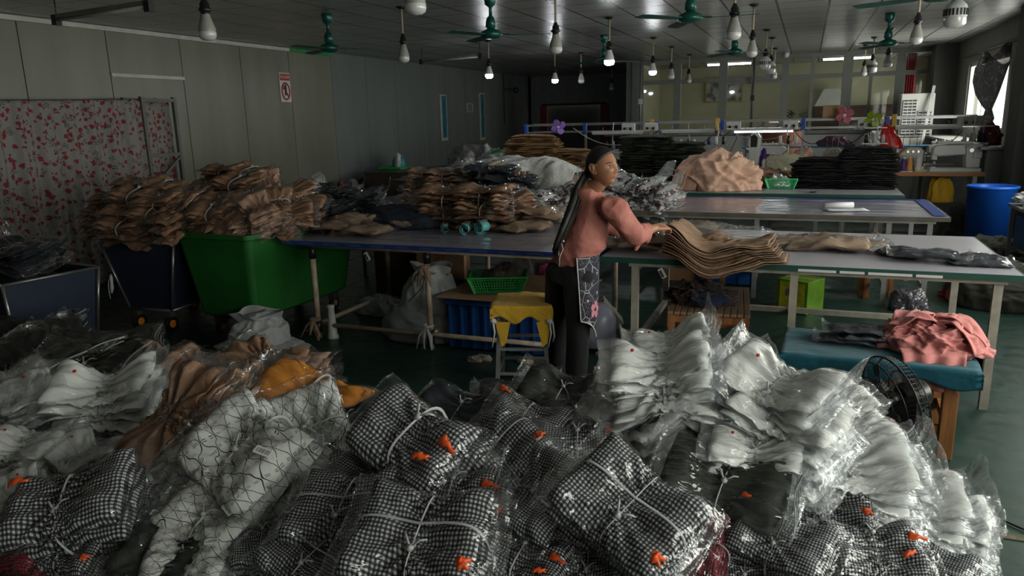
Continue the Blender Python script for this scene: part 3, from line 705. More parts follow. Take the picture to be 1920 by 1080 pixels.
# ------------------------------------------------------------------ cutting tables
HT = .85
def table(label, x0, x1, y0, y1, topm, edge, legxs, legr, h=HT, round_=True, rails=True, film_=None, stm=None, low=.16):
    t = thing('cutting_table', label, 'table', ((x0+x1)/2, (y0+y1)/2, 0), 0, None)
    L, W = x1-x0, y1-y0
    obj('tabletop', G().box((0, 0, h-.014), (L, W, .024)), topm, t, bevel=.003)
    obj('edge_trim', G().box((0, -W/2-.004, h-.02), (L+.01, .01, .036)).box((L/2+.004, 0, h-.02), (.01, W, .036)).box((0, W/2+.004, h-.02), (L, .01, .036)).box((-L/2-.004, 0, h-.02), (.01, W, .036)), edge, t)
    if film_: obj('plastic_cover', G().grid(np.array([[(a, b, h+.0015+.002*math.sin(a*7+b*9)*math.sin(b*13)) for b in np.linspace(-W/2-.01, W/2+.01, 30)] for a in np.linspace(-L/2-.01, L/2+.01, 90)])), FILMT, t)
    cx, cy = (x0+x1)/2, (y0+y1)/2
    zt = h-.045
    for i, x in enumerate(legxs):
        for yy_ in (y0+.06, y1-.12):
            g = G()
            if round_: g.cyl((x-cx, yy_-cy, 0), (x-cx, yy_-cy, zt), legr, n=14)
            else: g.box((x-cx, yy_-cy, zt/2), (legr*2, legr*1.6, zt))
            obj('leg', g, stm, t)
    for yy_ in (y0+.05, y1-.12):
        g = G()
        if round_: g.cyl((legxs[0]-cx-.02, yy_-cy, zt), (legxs[-1]-cx+.02, yy_-cy, zt), legr*.95, n=14)
        else: g.box(((legxs[0]+legxs[-1])/2-cx, yy_-cy, zt+.005), (legxs[-1]-legxs[0]+.08, .05, .05))
        obj('long_rail', g, stm, t)
    g = G()
    for x in legxs:
        for z in ((low, zt-.005)):
            if round_: g.cyl((x-cx, y0+.06-cy, z), (x-cx, y1-.12-cy, z), legr*.8)
            else: g.box((x-cx, (y0+y1)/2-.03-cy, z), (.04, W-.2, .04))
    if rails:
        if round_: g.cyl((legxs[0]-cx, y0+.06-cy, low), (legxs[-1]-cx, y0+.06-cy, low), legr*.8)
        else: g.box(((legxs[0]+legxs[-1])/2-cx, y1-.12-cy, low), (legxs[-1]-legxs[0], .04, .04))
    obj('stretcher', g, stm, t)
    return t
GREENE = M('green_table_edge', (.012, .06, .045), .4)
T1L = table('long cutting table at the left with blue film trim and cream tube legs', -4.04, -1.32, 4.98, 6.35, TOPG, BLUET, (-3.80, -2.72, -1.50), .024, stm=STEELC, film_=True, low=.12)
T1R = table('long cutting table at the right with green edge, pale steel legs', -1.28, 1.21, 4.90, 6.34, TOPG, GREENE, (-1.05, -.02, 1.10), .024, round_=False, stm=STEELP, low=.22)
cap = obj('joint_sleeve', G().cyl((-3.80+2.68, 5.04-5.665, .69), (-3.80+2.68, 5.04-5.665, .80), .03, n=14).cyl((-2.72+2.68, 5.04-5.665, .70), (-2.72+2.68, 5.04-5.665, .80), .03).cyl((-2.72+2.68, 5.04-5.665, .04), (-2.72+2.68, 5.04-5.665, .16), .032).cyl((-3.8+2.68, 5.04-5.665, .05), (-3.8+2.68, 5.04-5.665, .15), .032), BLACK, T1L)
# printed repeat on the blue trim
for i in range(13):
    text('HANWEILI', .028, M('trim_print', (.10, .16, .30), .5), T1L, (-1.33+i*.222, -.6965, HT-.021), (PI/2, 0, 0), .0004, 'trim_lettering')
for i, (a, b) in enumerate(((.05, .28), (.29, .44), (.45, .70), (.71, .86))):
    obj('tape_strip', G().box(((a+b)/2*1.0-.02, -.7305, HT-.030), (b-a-.01, .002, .016)), WPLAS, T1R)
for px, py, lab in ((690, 467, 'small white barcode tag dangling from the blue table trim'), (1243, 495, 'white tag hanging from the right table edge in front of the brown carton')):
    p = at_y(px, py, 4.93 if px < 900 else 4.88); tg = thing('hanging_tag', lab, 'tag', (p[0], p[1]-.02, HT-.05)); obj('card', G().box((0, 0, -.04), (.035, .002, .07), (0, -.5, 0)), WPLAS, tg); obj('bar_code', G().box((-.004, -.002, -.045), (.016, .001, .05), (0, -.5, 0)), M('label_ink', (.03, .03, .03), .6), tg)
# diagonal braces of the right table
br = G()
br.bar((1.08-.01, -.66, .22), (.80, -.66, .55), .045, .03)
obj('brace', br, STEELP, T1R)
# end rail near the right front leg
obj('end_rail', G().box((1.135, -.3, .22), (.04, .7, .04)), STEELD, T1R)
T2 = table('middle cutting table covered with clear film over grey top, blue film at its right end', -1.9, 1.22, 7.42, 8.82, TOPG, M('brown_tape_edge', (.10, .08, .06), .5, var=.3), (-1.6, -.4, .75, 1.08), .022, round_=False, stm=STEELG, film_=True, low=.2)
obj('blue_end_band', G().box((1.49, .02, HT+.006), (.10, 1.36, .004)).box((0, .66, HT+.006), (3.0, .05, .004)), BLUET, T2)
T3 = table('rear cutting table carrying the black piles, dark green edge', -2.2, 1.06, 9.30, 10.66, TOPG, GREENE, (-1.9, -.4, .85), .022, round_=False, stm=STEELD, low=.2)
T4 = table('far dark table under the green fabric stacks', at_z(1068, 335, HT)[0]+.50, -1.45, 10.9, 12.0, M('dark_top', (.12, .12, .115), .4), M('brown_tape_edge', (.10, .08, .06), .5), (at_z(1068, 335, HT)[0]+.6, -1.6), .022, round_=False, stm=STEELD, low=.2)
T5 = table('table at the left behind carrying cream bundles and the white sack sheet', -4.95, -2.15, 7.3, 8.75, M('dark_top', (.12, .12, .115), .4), M('brown_tape_edge', (.10, .08, .06), .5), (-4.8, -2.3), .022, round_=False, stm=STEELD, low=.2)
# ------------------------------------------------------------------ dark desks by left wall
def desk(name, lab, x, y, w, d, h, mat):
    t = thing(name, lab, 'desk', (x, y, 0))
    obj('body', G().box((0, 0, h/2-.02), (w*.96, d*.96, h-.04)), mat, t, bevel=.004)
    obj('desk_top', G().box((0, 0, h-.018), (w, d, .036)), M('desk_top_dark', (.07, .06, .05), .4), t, bevel=.004)
    for s in (-1, 1): obj('panel', G().box((s*w*.23, -d*.48-.008, h*.45), (w*.42, .016, h*.75)), mat, t, bevel=.003)
    return t
DESKM = M('desk_brown', (.07, .058, .05), .5, var=.15)
p = at_z(690, 322, .9); q = at_z(750, 322, .9)
desk('wooden_desk', 'dark brown desk by the left wall carrying the green tray and blue bag', (p[0]+q[0])/2+.05, p[1]+.35, q[0]-p[0]+.3, .7, .9, DESKM)
p2 = at_z(755, 318, .9); q2 = at_z(810, 318, .9)
desk('wooden_desk', 'dark desk beside the left wall holding the second bright green tray', -5.9+.4, 10.7, 1.3, .7, .88, DESKM)
desk('wooden_desk', 'low dark desk far back by the left wall heaped with bagged clothes', -5.9, 13.2, 2.0, .9, .9, DESKM)

# ------------------------------------------------------------------ stools & benches
def wood_stool(lab, c, w, d, h, yaw):
    t = thing('wooden_stool', lab, 'stool', (c[0], c[1], 0), yaw)
    n_ = 6
    for i in range(n_): obj('slat', G().box((-w/2+(i+.5)*w/n_, 0, h-.012), (w/n_-.006, d, .024)), WOODP, t, bevel=.003)
    for sx in (-1, 1):
        for sy in (-1, 1): obj('leg', G().box((sx*(w/2-.03), sy*(d/2-.03), (h-.024)/2), (.045, .045, h-.024)), WOODO, t, bevel=.003)
    g = G()
    for sy in (-1, 1): g.box((0, sy*(d/2-.03), h-.055), (w-.1, .025, .05)); g.box((0, sy*(d/2-.03), h*.3), (w-.1, .022, .035))
    for sx in (-1, 1): g.box((sx*(w/2-.03), 0, h-.055), (.025, d-.1, .05)); g.box((sx*(w/2-.03), 0, h*.35), (.022, d-.1, .035))
    obj('apron_rail', g, WOODO, t)
    return t
wood_stool('left of two orange wooden slatted stools under the right cutting table, clothes on it', (-.74, 5.48), .27, .85, .45, .08)
wood_stool('right one of two orange slatted stools under the right cutting table', (-.45, 5.50), .27, .85, .452, .08)
# yellow covered stool
st = thing('steel_stool', 'steel tube stool with a yellow cloth tied over its seat', 'stool', (-1.72, 4.52, 0), .28)
S = .155
for sx in (-1, 1):
    for sy in (-1, 1): obj('leg', G().bar((sx*S*1.12, sy*S*1.12, 0), (sx*S*.95, sy*S*.95, .56), .026), STEELG, st)
g = G()
for z, k_ in ((.13, 1.08), (.30, 1.03)):
    for a, b in (((-1, -1), (1, -1)), ((1, -1), (1, 1)), ((1, 1), (-1, 1)), ((-1, 1), (-1, -1))): g.bar((a[0]*S*k_, a[1]*S*k_, z), (b[0]*S*k_, b[1]*S*k_, z), .018)
obj('stretcher', g, STEELG, st)
obj('seat', G().box((0, 0, .57), (.35, .35, .05)), WPLAS, st, bevel=.01)
def draped(w, d, z, drop, seed, amp=.012, n=44, corner=.05, dropf=None):
    g = G(); P = []
    us = np.linspace(-1, 1, n)
    ext = 1+2*drop/w
    for a in us:
        row = []
        for b in us:
            x, y = a*(w/2+drop), b*(d/2+drop)
            ox = max(abs(x)-w/2, 0); oy = max(abs(y)-d/2, 0)
            o = math.hypot(ox, oy) if ox and oy else max(ox, oy)
            hx = min(abs(x), w/2)*(1 if x > 0 else -1); hy = min(abs(y), d/2)*(1 if y > 0 else -1)
            out = .012+min(o, .02)*.3
            dirx = (1 if x > 0 else -1) if ox else 0; diry = (1 if y > 0 else -1) if oy else 0
            f = 1+.35*math.sin(9*a+seed)*math.cos(7*b) if o else 1
            px, py, pz = hx+dirx*out, hy+diry*out, z-max(o-.005, 0)*f
            row.append((px, py, pz))
        P.append(row)
    P = np.array(P); N_ = nz(P, 22, seed, 2)*amp; P[..., 2] += N_*.5; P[..., 0] += N_*np.sign(P[..., 0])*.5; P[..., 1] += N_*np.sign(P[..., 1])*.5
    return g.grid(P)
c_ = obj('cloth_cover', draped(.37, .37, .605, .10, 3), YEL, st); c_.modifiers.new('s', 'SOLIDIFY').thickness = .004
kn = G()
for sx, sy in ((-1, -1), (1, -1)):
    x, y = sx*.185, sy*.185
    kn.tube([(x, y-.02, .50), (x+.01, y-.03, .43), (x-.01, y-.02, .33)], [.02, .016, .012], 8, flat=.4); kn.tube([(x+.02, y, .5), (x+.03, y, .40), (x+.02, y, .36)], [.014, .016, .01], 8, flat=.4)
    kn.lathe([(0, -.02), (.02, -.012), (.024, 0), (.02, .012), (0, .02)], (x, y-.02, .505), 10)
obj('tie_strip', kn, cloth('white_rag', (.5, .5, .5)), st)
for x in (-.12, .15):
    kn = G().add([(x-.05, -.205, .50), (x+.05, -.205, .50), (x+.02, -.21, .36), (x-.01, -.21, .33)], [(0, 1, 2, 3)])
    o_ = obj('cloth_corner', kn, YEL, st); o_.modifiers.new('s', 'SOLIDIFY').thickness = .005

# teal covered bench
tb = thing('padded_bench', 'long wooden bench covered with teal cloth, clothes lying on it', 'bench', (.42, 4.36, 0), -.04)
for sx in (-1, 1):
    for sy in (-1, 1): obj('leg', G().box((sx*.36, sy*.19, .225), (.07, .07, .45)), WOODO, tb, bevel=.004)
g = G()
for sy in (-1, 1): g.box((0, sy*.19, .40), (.72, .03, .06)); g.box((0, sy*.19, .15), (.72, .03, .05))
for sx in (-1, 1): g.box((sx*.36, 0, .40), (.03, .38, .06)); g.box((sx*.36, 0, .18), (.03, .38, .05)); g.box((sx*.12, 0, .15), (.03, .38, .05))
obj('rail', g, WOODO, tb)
obj('cushion', G().box((0, 0, .47), (.9, .50, .05)), TEAL, tb, bevel=.02)
c_ = obj('cloth_cover', draped(.93, .52, .515, .095, 8, amp=.008, n=60), TEAL, tb); c_.modifiers.new('s', 'SOLIDIFY').thickness = .004

# ------------------------------------------------------------------ bins
def frustum_shell(wt, dt, wb, db, z0, z1, th=.012, n=6):
    g = G()
    def ring(w, d, z, r=.06):
        V = []
        for cx, cy, a0 in ((w/2-r, d/2-r, 0), (-w/2+r, d/2-r, PI/2), (-w/2+r, -d/2+r, PI), (w/2-r, -d/2+r, 1.5*PI)):
            for i in range(n): a = a0+PI/2*i/(n-1); V.append((cx+r*math.cos(a), cy+r*math.sin(a), z))
        return V
    R = [ring(wb-.1, db-.1, z0), ring(wb, db, z0+.03), ring(wt, dt, z1-.05), ring(wt+.01, dt+.01, z1-.045), ring(wt+.05, dt+.05, z1-.04), ring(wt+.055, dt+.055, z1), ring(wt-.005, dt-.005, z1), ring(wb-.03, db-.03, z0+.04), ring(wb-.12, db-.12, z0+.035)]
    m = 4*n; V = [p for r_ in R for p in r_]
    F = [(i*m+k, i*m+(k+1) % m, (i+1)*m+(k+1) % m, (i+1)*m+k) for i in range(len(R)-1) for k in range(m)]
    g.add(V, F, smooth=False); g.f.append(tuple(reversed(range(m)))); g.sm.append(False); g.f.append(tuple((len(R)-1)*m+k for k in range(m))); g.sm.append(False)
    return g
def wheel(g1, g2, x, y, r, w=.035):
    g1.cyl((x-w/2, y, r), (x+w/2, y, r), r, n=20); g2.cyl((x-w/2-.004, y, r), (x+w/2+.004, y, r), r*.5, n=14)
gb = thing('green_laundry_bin', 'large green plastic wheeled bin heaped with tan bagged garments', 'bin', (-4.50, 5.42, 0), -.03)
obj('tub', frustum_shell(.78, 1.5, .62, 1.3, .17, .93), GREENB, gb, bevel=.006)
for s in (-1, 1):
    for q in (-1, 1):
        g1, g2 = G(), G(); wheel(g1, g2, s*.22, q*.52, .06)
        w_ = obj('wheel', g1, BLACK, gb); obj('hub', g2, M('wheel_red', (.35, .05, .02), .5) if s < 0 else M('wheel_cream', (.4, .38, .25), .5), w_)
        obj('caster_fork', G().box((s*.22, q*.52, .14), (.06, .09, .07)), STEELD, gb)
def cart(lab, loc, rz, w, d, h, wb):
    t = thing('laundry_cart', lab, 'cart', loc, rz)
    g = G()
    V = [(-wb/2, -d/2*.85, .2), (wb/2, -d/2*.85, .2), (wb/2, d/2*.85, .2), (-wb/2, d/2*.85, .2), (-w/2, -d/2, h), (w/2, -d/2, h), (w/2, d/2, h), (-w/2, d/2, h)]
    g.add(V, [(3, 2, 1, 0), (0, 1, 5, 4), (1, 2, 6, 5), (2, 3, 7, 6), (3, 0, 4, 7)])
    o = obj('canvas_bag', g, NAVYC, t); o.modifiers.new('s', 'SOLIDIFY').thickness = .01
    g = G()
    for a, b in ((0, 1), (1, 2), (2, 3), (3, 0), (4, 5), (5, 6), (6, 7), (7, 4), (0, 4), (1, 5), (2, 6), (3, 7)):
        A, B = Vector(V[a]), Vector(V[b]); sc_ = 1.03
        g.cyl((A.x*sc_, A.y*sc_, A.z), (B.x*sc_, B.y*sc_, B.z), .013, n=8)
    obj('frame', g, M('cart_tube', (.20, .20, .20), .3, .7), t)
    for sx in (-1, 1):
        for sy in (-1, 1):
            g1, g2 = G(), G(); wheel(g1, g2, sx*(wb/2-.05), sy*(d/2*.8), .07)
            w_ = obj('wheel', g1, BLACK, t); obj('hub', g2, M('wheel_orange', (.75, .22, .02), .45), w_); obj('caster_fork', G().box((sx*(wb/2-.05), sy*(d/2*.8), .165), (.05, .06, .06)), STEELD, t)
    return t
cb = cart('navy canvas cart on orange wheels beside the green bin, piled with tan bags', (-5.42, 5.14, 0), .05, .80, .85, .82, .46)
cart('navy canvas cart at the left edge holding dark bagged clothes', (-5.75, 3.85, 0), -.12, 1.0, .7, .72, .9)
p = at_z(225, 640, .3)
o = obj('hanging_rag', G().tube([(-5.70, 4.66, .53), (-5.685, 4.645, .50), (-5.68, 4.64, .46), (-5.685, 4.64, .41), (-5.70, 4.64, .36)], [.007, .014, .012, .015, .009], 8, flat=.4).tube([(-5.70, 4.66, .52), (-5.715, 4.64, .47), (-5.72, 4.635, .42), (-5.715, 4.63, .36), (-5.71, 4.63, .31)], [.007, .010, .012, .011, .007], 8, flat=.4), cloth('white_rag', (.5, .5, .5))); tag(o, 'white rag tied to the left corner tube of the navy cart beside the green bin', 'rag')

# blue barrel
bp = at_z(1852, 352, .92)
t = thing('blue_barrel', 'tall blue plastic barrel at the right end of the tables', 'barrel', (2.02, 9.9, 0))
obj('shell', G().lathe([(0, 0), (.21, 0), (.225, .02), (.245, .88), (.262, .885), (.266, .91), (.25, .915), (.235, .9), (.21, .05), (0, .04)], n=40), BLUEP, t)
# mesh basket generator
def basket(name, lab, loc, rz, w, d, h, mat, wb=.78):
    t = thing(name, lab, 'basket', loc, rz)
    g = G(); z0 = .0
    def pt(a, b, z): k_ = wb+(1-wb)*z/h; return (a*w/2*k_, b*d/2*k_, z)
    # rim
    rim = [pt(-1, -1, h), pt(1, -1, h), pt(1, 1, h), pt(-1, 1, h)]
    r_ = G()
    for i in range(4): r_.bar(rim[i], rim[(i+1) % 4], .022, .014)
    obj('rim', r_, mat, t, bevel=.003)
    s_ = G()
    nb = max(8, int(w/.022)); nd = max(6, int(d/.022))
    for i in range(nb+1):
        a = -1+2*i/nb
        for b in (-1, 1): s_.bar(pt(a, b, .01), pt(a, b, h), .006, .006)
    for i in range(nd+1):
        b = -1+2*i/nd
        for a in (-1, 1): s_.bar(pt(a, b, .01), pt(a, b, h), .006, .006)
    for z in np.linspace(.02, h-.02, max(3, int(h/.025))):
        c = [pt(-1, -1, z), pt(1, -1, z), pt(1, 1, z), pt(-1, 1, z)]
        for i in range(4): s_.bar(c[i], c[(i+1) % 4], .005, .006)
    s_.box((0, 0, .004), (w*wb, d*wb, .006))
    for a in (-1, 1):
        for b in (-1, 1): s_.bar(pt(a, b, 0), pt(a, b, h), .02, .02)
    obj('mesh_body', s_, mat, t)
    return t
basket('plastic_basket', 'green mesh basket with bags on the cardboard under the left table', (-2.24, 5.32, .455), .35, .46, .32, .13, GREENP)
p = at_z(1463, 354, HT)
basket('plastic_basket', 'green mesh basket holding silvery film on the rear cutting table', (p[0], p[1]+.12, HT+.003), .02, .38, .3, .12, M('green_plastic_lt', (.05, .42, .16), .4))
# trays on the desks
def tray(lab, loc, w, d, h, rz=0):
    t = thing('plastic_tray', lab, 'tray', loc, rz)
    obj('body', frustum_shell(w, d, w*.85, d*.8, 0, h), M('bright_green_plastic', (.03, .38, .06), .4), t); return t
p = at_z(790, 305, .88)
tray('bright green tray on the second dark desk by the left wall', (-5.35, 10.6, .885), .6, .42, .1)
p = at_z(730, 320, .9)
tray('green tray under the blue and white bag on the brown desk', (-5.62, 9.9+.35, .905) if False else (p[0]-.05, p[1]+.3, .905), .5, .4, .05)

# crates and boxes
def crate(lab, loc, w, d, h, mat, rz=0):
    t = thing('plastic_crate', lab, 'crate', loc, rz)
    obj('body', G().box((0, 0, h/2-.01), (w*.94, d*.94, h-.03)), mat, t, bevel=.006)
    obj('rim', G().box((0, -d/2, h-.03), (w, .02, .05)).box((0, d/2, h-.03), (w, .02, .05)).box((-w/2, 0, h-.03), (.02, d, .05)).box((w/2, 0, h-.03), (.02, d, .05)), mat, t, bevel=.004)
    g = G()
    for i in range(5):
        x = -w*.44+i*w*.22
        for s in (-1, 1): obj('rib', G().box((x, s*d*.48, h/2-.02), (.018, .02, h-.06)), mat, t)
    for i in range(4):
        for s in (-1, 1): obj('rib', G().box((s*w*.48, -d*.42+i*d*.28, h/2-.02), (.02, .018, h-.06)), mat, t)
    return t
crate('blue ribbed crate under the left table below the cardboard sheet, left one', (-2.37, 5.45, .005), .46, .72, .42, BLUED)
crate('blue ribbed crate under the left table behind the yellow stool', (-1.86, 5.45, .005), .46, .72, .42, BLUED)
o = obj('cardboard_sheet', G().box((-2.1, 5.5, .437), (1.1, .95, .012)), CARD, bevel=.002); tag(o, 'brown cardboard sheet laid over the blue crates', 'cardboard')
def carton(lab, loc, w, d, h, rz=0, mat=None, txt=None, flaps=False):
    t = thing('cardboard_box', lab, 'box', loc, rz)
    obj('body', G().box((0, 0, h/2), (w, d, h)), mat or CARD, t, bevel=.004)
    obj('tape', G().box((0, 0, h+.001), (w*1.002, .05, .002)), M('packing_tape', (.35, .27, .18), .25), t)
    if txt: text(txt[0], txt[1], M('box_ink', (.05, .03, .02), .7), t, (0, -d/2-.002, h*.6), (PI/2, 0, 0), .0003, 'box_lettering')
    return t
carton('brown carton standing on a blue crate under the left table', (-3.24, 6.35, .30), .46, .40, .46, .3, txt=('品名\n数量\n规格\n尺寸', .05))
crate('blue crate under the brown carton at the back of the left table', (-3.2, 6.38, .005), .5, .45, .285, BLUED, .3)
carton('large dark cardboard carton beside the green bin under the left table', (-3.80, 6.75, .005), .66, .5, .72, .05, M('cardboard_dark', (.13, .075, .045), .8))
carton('brown carton with printed diamond mark under the right table', (at_z(1275, 528, 0)[0], at_z(1275, 528, 0)[1]+.2, .002), .36, .34, .52, 0, M('cardboard_red', (.27, .14, .075), .8), ('FEIZE CREPE\nMADE', .036))
carton('brown carton leaning near the grey sacks under the left table', (-3.02, 5.6, .005), .42, .3, .3, .2, M('cardboard_dark', (.13, .075, .045), .8))
p = at_z(1500, 505, .5)
t = carton('bright green and yellow printed box hanging under the right table', (at_z(1500, 550, 0)[0], 7.12, .002), .30, .30, .30, -.5, M('green_print', (.10, .22, .01), .4, var=.3, vs=8))
obj('printed_panel', G().box((0, -.153, .16), (.24, .004, .24)), M('yellow_print', (.45, .42, .03), .4, var=.4, vs=12), t)
text('香蕉', .07, M('print_blue', (.03, .05, .2), .5), t, (0, -.157, .18), (PI/2, 0, 0), .0004, 'box_lettering')
# ------------------------------------------------------------------ bagged garments
def slab(L, W, T, z0e, z0t, seed, p=1.0, wr=.006, nu=30, nv=20, ex=1.0, film_=False, squeeze=.75, yoff=0., yaw=0., amp=1.0, flapup=0., pleat=1.0):
    """pillow-like folded garment (or its bag) squeezed by a tie at x=0"""
    u = np.linspace(-1, 1, nu); v = np.linspace(-1, 1, nv)
    U, V = np.meshgrid(u, v, indexing='ij')
    if film_:
        U2 = U*1.24; V2 = V*1.05
    else: U2, V2 = U, V
    s = sstep(.02, .95, np.abs(U2)) if p < 1 else np.ones_like(U)
    s = np.clip(s, 0, 1)
    k = p+(1-p)*s
    Uc, Vc = np.clip(np.abs(U2), 0, 1), np.clip(np.abs(V2), 0, 1)
    prof = np.power(np.clip(1-Uc**5, 0, 1), .45)*np.power(np.clip(1-Vc**4, 0, 1), .5)
    X = U2*L/2; Y = V2*W/2*(squeeze+(1-squeeze)*s if p < 1 else 1)
    rs = np.random.RandomState(seed)
    # rounded, irregular outline
    X = X*(1-.05*Vc**2*(not film_))+.012*nz(np.stack([V*2, U*0, U*0], -1), 1.5, seed+5)*Uc
    Y = Y*(1-.04*Uc**2*(not film_))+.010*nz(np.stack([U*2, V*0, V*0], -1), 1.5, seed+6)*Vc
    zc = z0e*s+z0t*(1-s)
    P0 = np.stack([X, Y, zc*0+seed*.37], -1)
    # folds: radiate from the tie + general crumple
    ang = V2*4.2/(.35+np.abs(U2)) if p < 1 else V2*2
    rad = np.sin(ang*2.2+rs.uniform(0, 6))*np.exp(-np.abs(U2)*1.2) if p < 1 else 0
    cr = nz(P0, 16/max(L, .3)*.8, seed, 2)*wr*1.3+nz(P0, 55, seed+1, 1, True)*wr*.35
    sag = -.012*amp*Uc**2+nz(P0*.8, 5, seed+9)*.014*amp
    t = T*k*prof/2
    if film_: t = t+.0035; cr = cr+nz(P0, 30, seed+3, 2, True)*.008*(Uc > .93)*1.0; 
    zt = zc+t+cr+sag+rad*wr*1.2*pleat
    zb = zc-t+cr*.6+sag+rad*wr*.6*pleat
    if film_ and flapup:
        e = np.clip(np.abs(U2)-1, 0, 1)/.24; up = flapup*e*e*(.3+.9*np.abs(nz(P0, 9, seed+11)))
        zt = zt+up; zb = zb+up; 
    c, s_ = math.cos(yaw), math.sin(yaw)
    def fin(Z): return np.stack([X*c-Y*s_, X*s_+Y*c+yoff, Z], -1)
    g = G(); arc = 1.0
    uv = np.stack([X+seed*.137, Y+seed*.071], -1)
    g.grid(fin(zt), uv); g.grid(fin(zb), uv+.011, flip=True)
    # side walls follow because edges meet: close with strips
    m = nu*nv; F = []
    for i in range(nu-1): F.append((i*nv, (i)*nv+m, (i+1)*nv+m, (i+1)*nv)); F.append((i*nv+nv-1, (i+1)*nv+nv-1, (i+1)*nv+nv-1+m, i*nv+nv-1+m))
    for j in range(nv-1): F.append((j, j+1, j+1+m, j+m)); F.append(((nu-1)*nv+j, (nu-1)*nv+j+m, (nu-1)*nv+j+1+m, (nu-1)*nv+j+1))
    g.f += F; g.sm += [True]*len(F)
    return g
def tie(W, z0, z1, x=0., w=.0055, seed=0):
    g = G(); rs = np.random.RandomState(seed)
    pts = []
    for i in range(28):
        a = 2*PI*i/28; c, s = math.cos(a), math.sin(a)
        r = lambda q: math.copysign(abs(q)**.6, q)
        pts.append((x+.006*math.sin(2*a+seed), r(c)*W/2, (z0+z1)/2+r(s)*(z1-z0)/2))
    g.tube(pts, w, 6, closed=True, flat=.35)
    y = rs.uniform(-.3, .3)*W
    g.lathe([(0, -.008), (.012, -.004), (.013, .004), (0, .009)], (x, y, z1+.006), 8)
    g.tube([(x, y, z1+.008), (x+.03, y+.02, z1+.018), (x+.045, y+.03, z1+.006)], [.003, .004, .003], 5, flat=.4)
    g.tube([(x, y, z1+.008), (x-.02, y+.03, z1+.02), (x-.03, y+.045, z1+.004)], [.003, .004, .003], 5, flat=.4)
    return g
def bundle(kind, seed, n, L, W, T, mat, filmm, p=.45, wr=.006, deco=None, cross=False, fan=1.0, nu=30, nv=20, squeeze=.75, flap=.05, jit=.03, pleat=1.0):
    rs = np.random.RandomState(seed)
    t = thing(kind, '', 'garment bundle', (0, 0, 0))
    H = n*T
    for k in range(n):
        z0 = (k+.5)*T*fan-H*fan/2; zt = z0*p
        yo, yw = rs.uniform(-jit, jit), rs.uniform(-jit*2.5, jit*2.5)
        l_, w_ = L*rs.uniform(.93, 1.05), W*rs.uniform(.94, 1.04)
        g = slab(l_, w_, T*1.25, z0, zt, seed*31+k, p, wr, nu, nv, squeeze=squeeze, yoff=yo, yaw=yw, pleat=pleat)
        pk = obj('packed_garment', g, mat, t)
        gf = slab(l_, w_, T*1.25, z0, zt, seed*31+k, p, wr, nu, nv, squeeze=squeeze, yoff=yo, yaw=yw, pleat=pleat, film_=True, flapup=flap*rs.uniform(-.6, 1.2)*(1 if k > n/2 else -.4))
        obj('plastic_bag', gf, filmm, pk)
    Ht = H*p*fan
    obj('tie_band', tie(W*squeeze*.96+.02, -Ht/2-T*.25, Ht/2+T*.3, 0, seed=seed), BAND, t)
    if cross:
        g = G(); pts = []
        for i in range(36):
            a = 2*PI*i/36; c, s = math.cos(a), math.sin(a); r = lambda q: math.copysign(abs(q)**.5, q)
            xx = r(c)*L/2*1.0; kk = p+(1-p)*min(1, abs(xx)/(L/2)); pts.append((xx, .02*math.sin(a), r(s)*(H*fan/2*kk+T*.35)))
        g.tube(pts, .005, 6, closed=True, flat=.35); obj('cross_band', g, BAND, t)
    top = H*fan/2+T*.35
    if deco == 'orange':
        for q in range(2):
            x, y = rs.uniform(.45, .95)*L/2*rs.choice([-1, 1, 1]), rs.uniform(-.8, .8)*W/2; l2 = rs.uniform(.018, .038)
            zq = top*(p+(1-p)*min(1, abs(x)/(L/2)))*rs.uniform(.75, .95)
            P = np.array([[(x+a*l2, y+b*.010*(1.1-.5*a)+.3*a*l2*(q-.5)+.003*math.sin(a*7+q*2), zq+.010-.012*a*a-.008*b*b) for b in np.linspace(-1, 1, 6)] for a in np.linspace(-1, 1, 10)])
            P += nz(P, 90, seed+q)[..., None]*.005
            o = obj('orange_tag', G().grid(P), ORTAG, t); o.modifiers.new('s', 'SOLIDIFY').thickness = .003
    if deco == 'sticker':
        x, y = .62*L/2, rs.uniform(-.4, .2)*W/2; g = G().box((0, 0, 0), (.055, .024, .002))
        g.uv = [(a[0], a[1]) for a in g.v]
        obj('barcode_sticker', g, STICK, t, loc=(x, y, top*.94+.012), rot=(0, .12, rs.uniform(-.6, .6)))
    if deco == 'dot':
        obj('red_dot_sticker', G().cyl((-.5*L/2, .2*W/2, top*.93), (-.5*L/2, .2*W/2, top*.93+.006), .007), M('red_dot', (.6, .03, .02), .4), t)
    if deco == 'zip':
        for q in range(5):
            z = -H*fan/2+H*fan*(q+.5)/5
            P = np.array([[(L/2*1.22+.012*math.sin(a*3+q), a*W/2*.98, z*(1.0)+.006*math.sin(a*2+q*2)+b*.0028) for b in (-1, 1)] for a in np.linspace(-1, 1, 12)])
            o = obj('zip_strip', G().grid(P), M('zip_plastic', (.30, .31, .31), .3), t); o.modifiers.new('s', 'SOLIDIFY').thickness = .004
    return t
PROTO = {}
def reg(key, *protos): PROTO[key] = [list(protos), 0]
reg('G', *[bundle('gingham_bundle', 11+i, [3, 4, 3][i], .42, [.30, .33, .28][i], [.085, .066, .095][i], GING, FILM, p=.62, wr=.010, deco='orange', cross=(i == 1), squeeze=.84, jit=.015, nu=36, nv=26) for i in range(3)])
reg('W', *[bundle('white_garment_bundle', 21+i, [9, 10, 8][i], .40, .29, .029, WHITE, FILMW, p=.42, wr=.007, pleat=1.6, deco='dot', squeeze=.74, jit=.03, flap=.10) for i in range(3)])
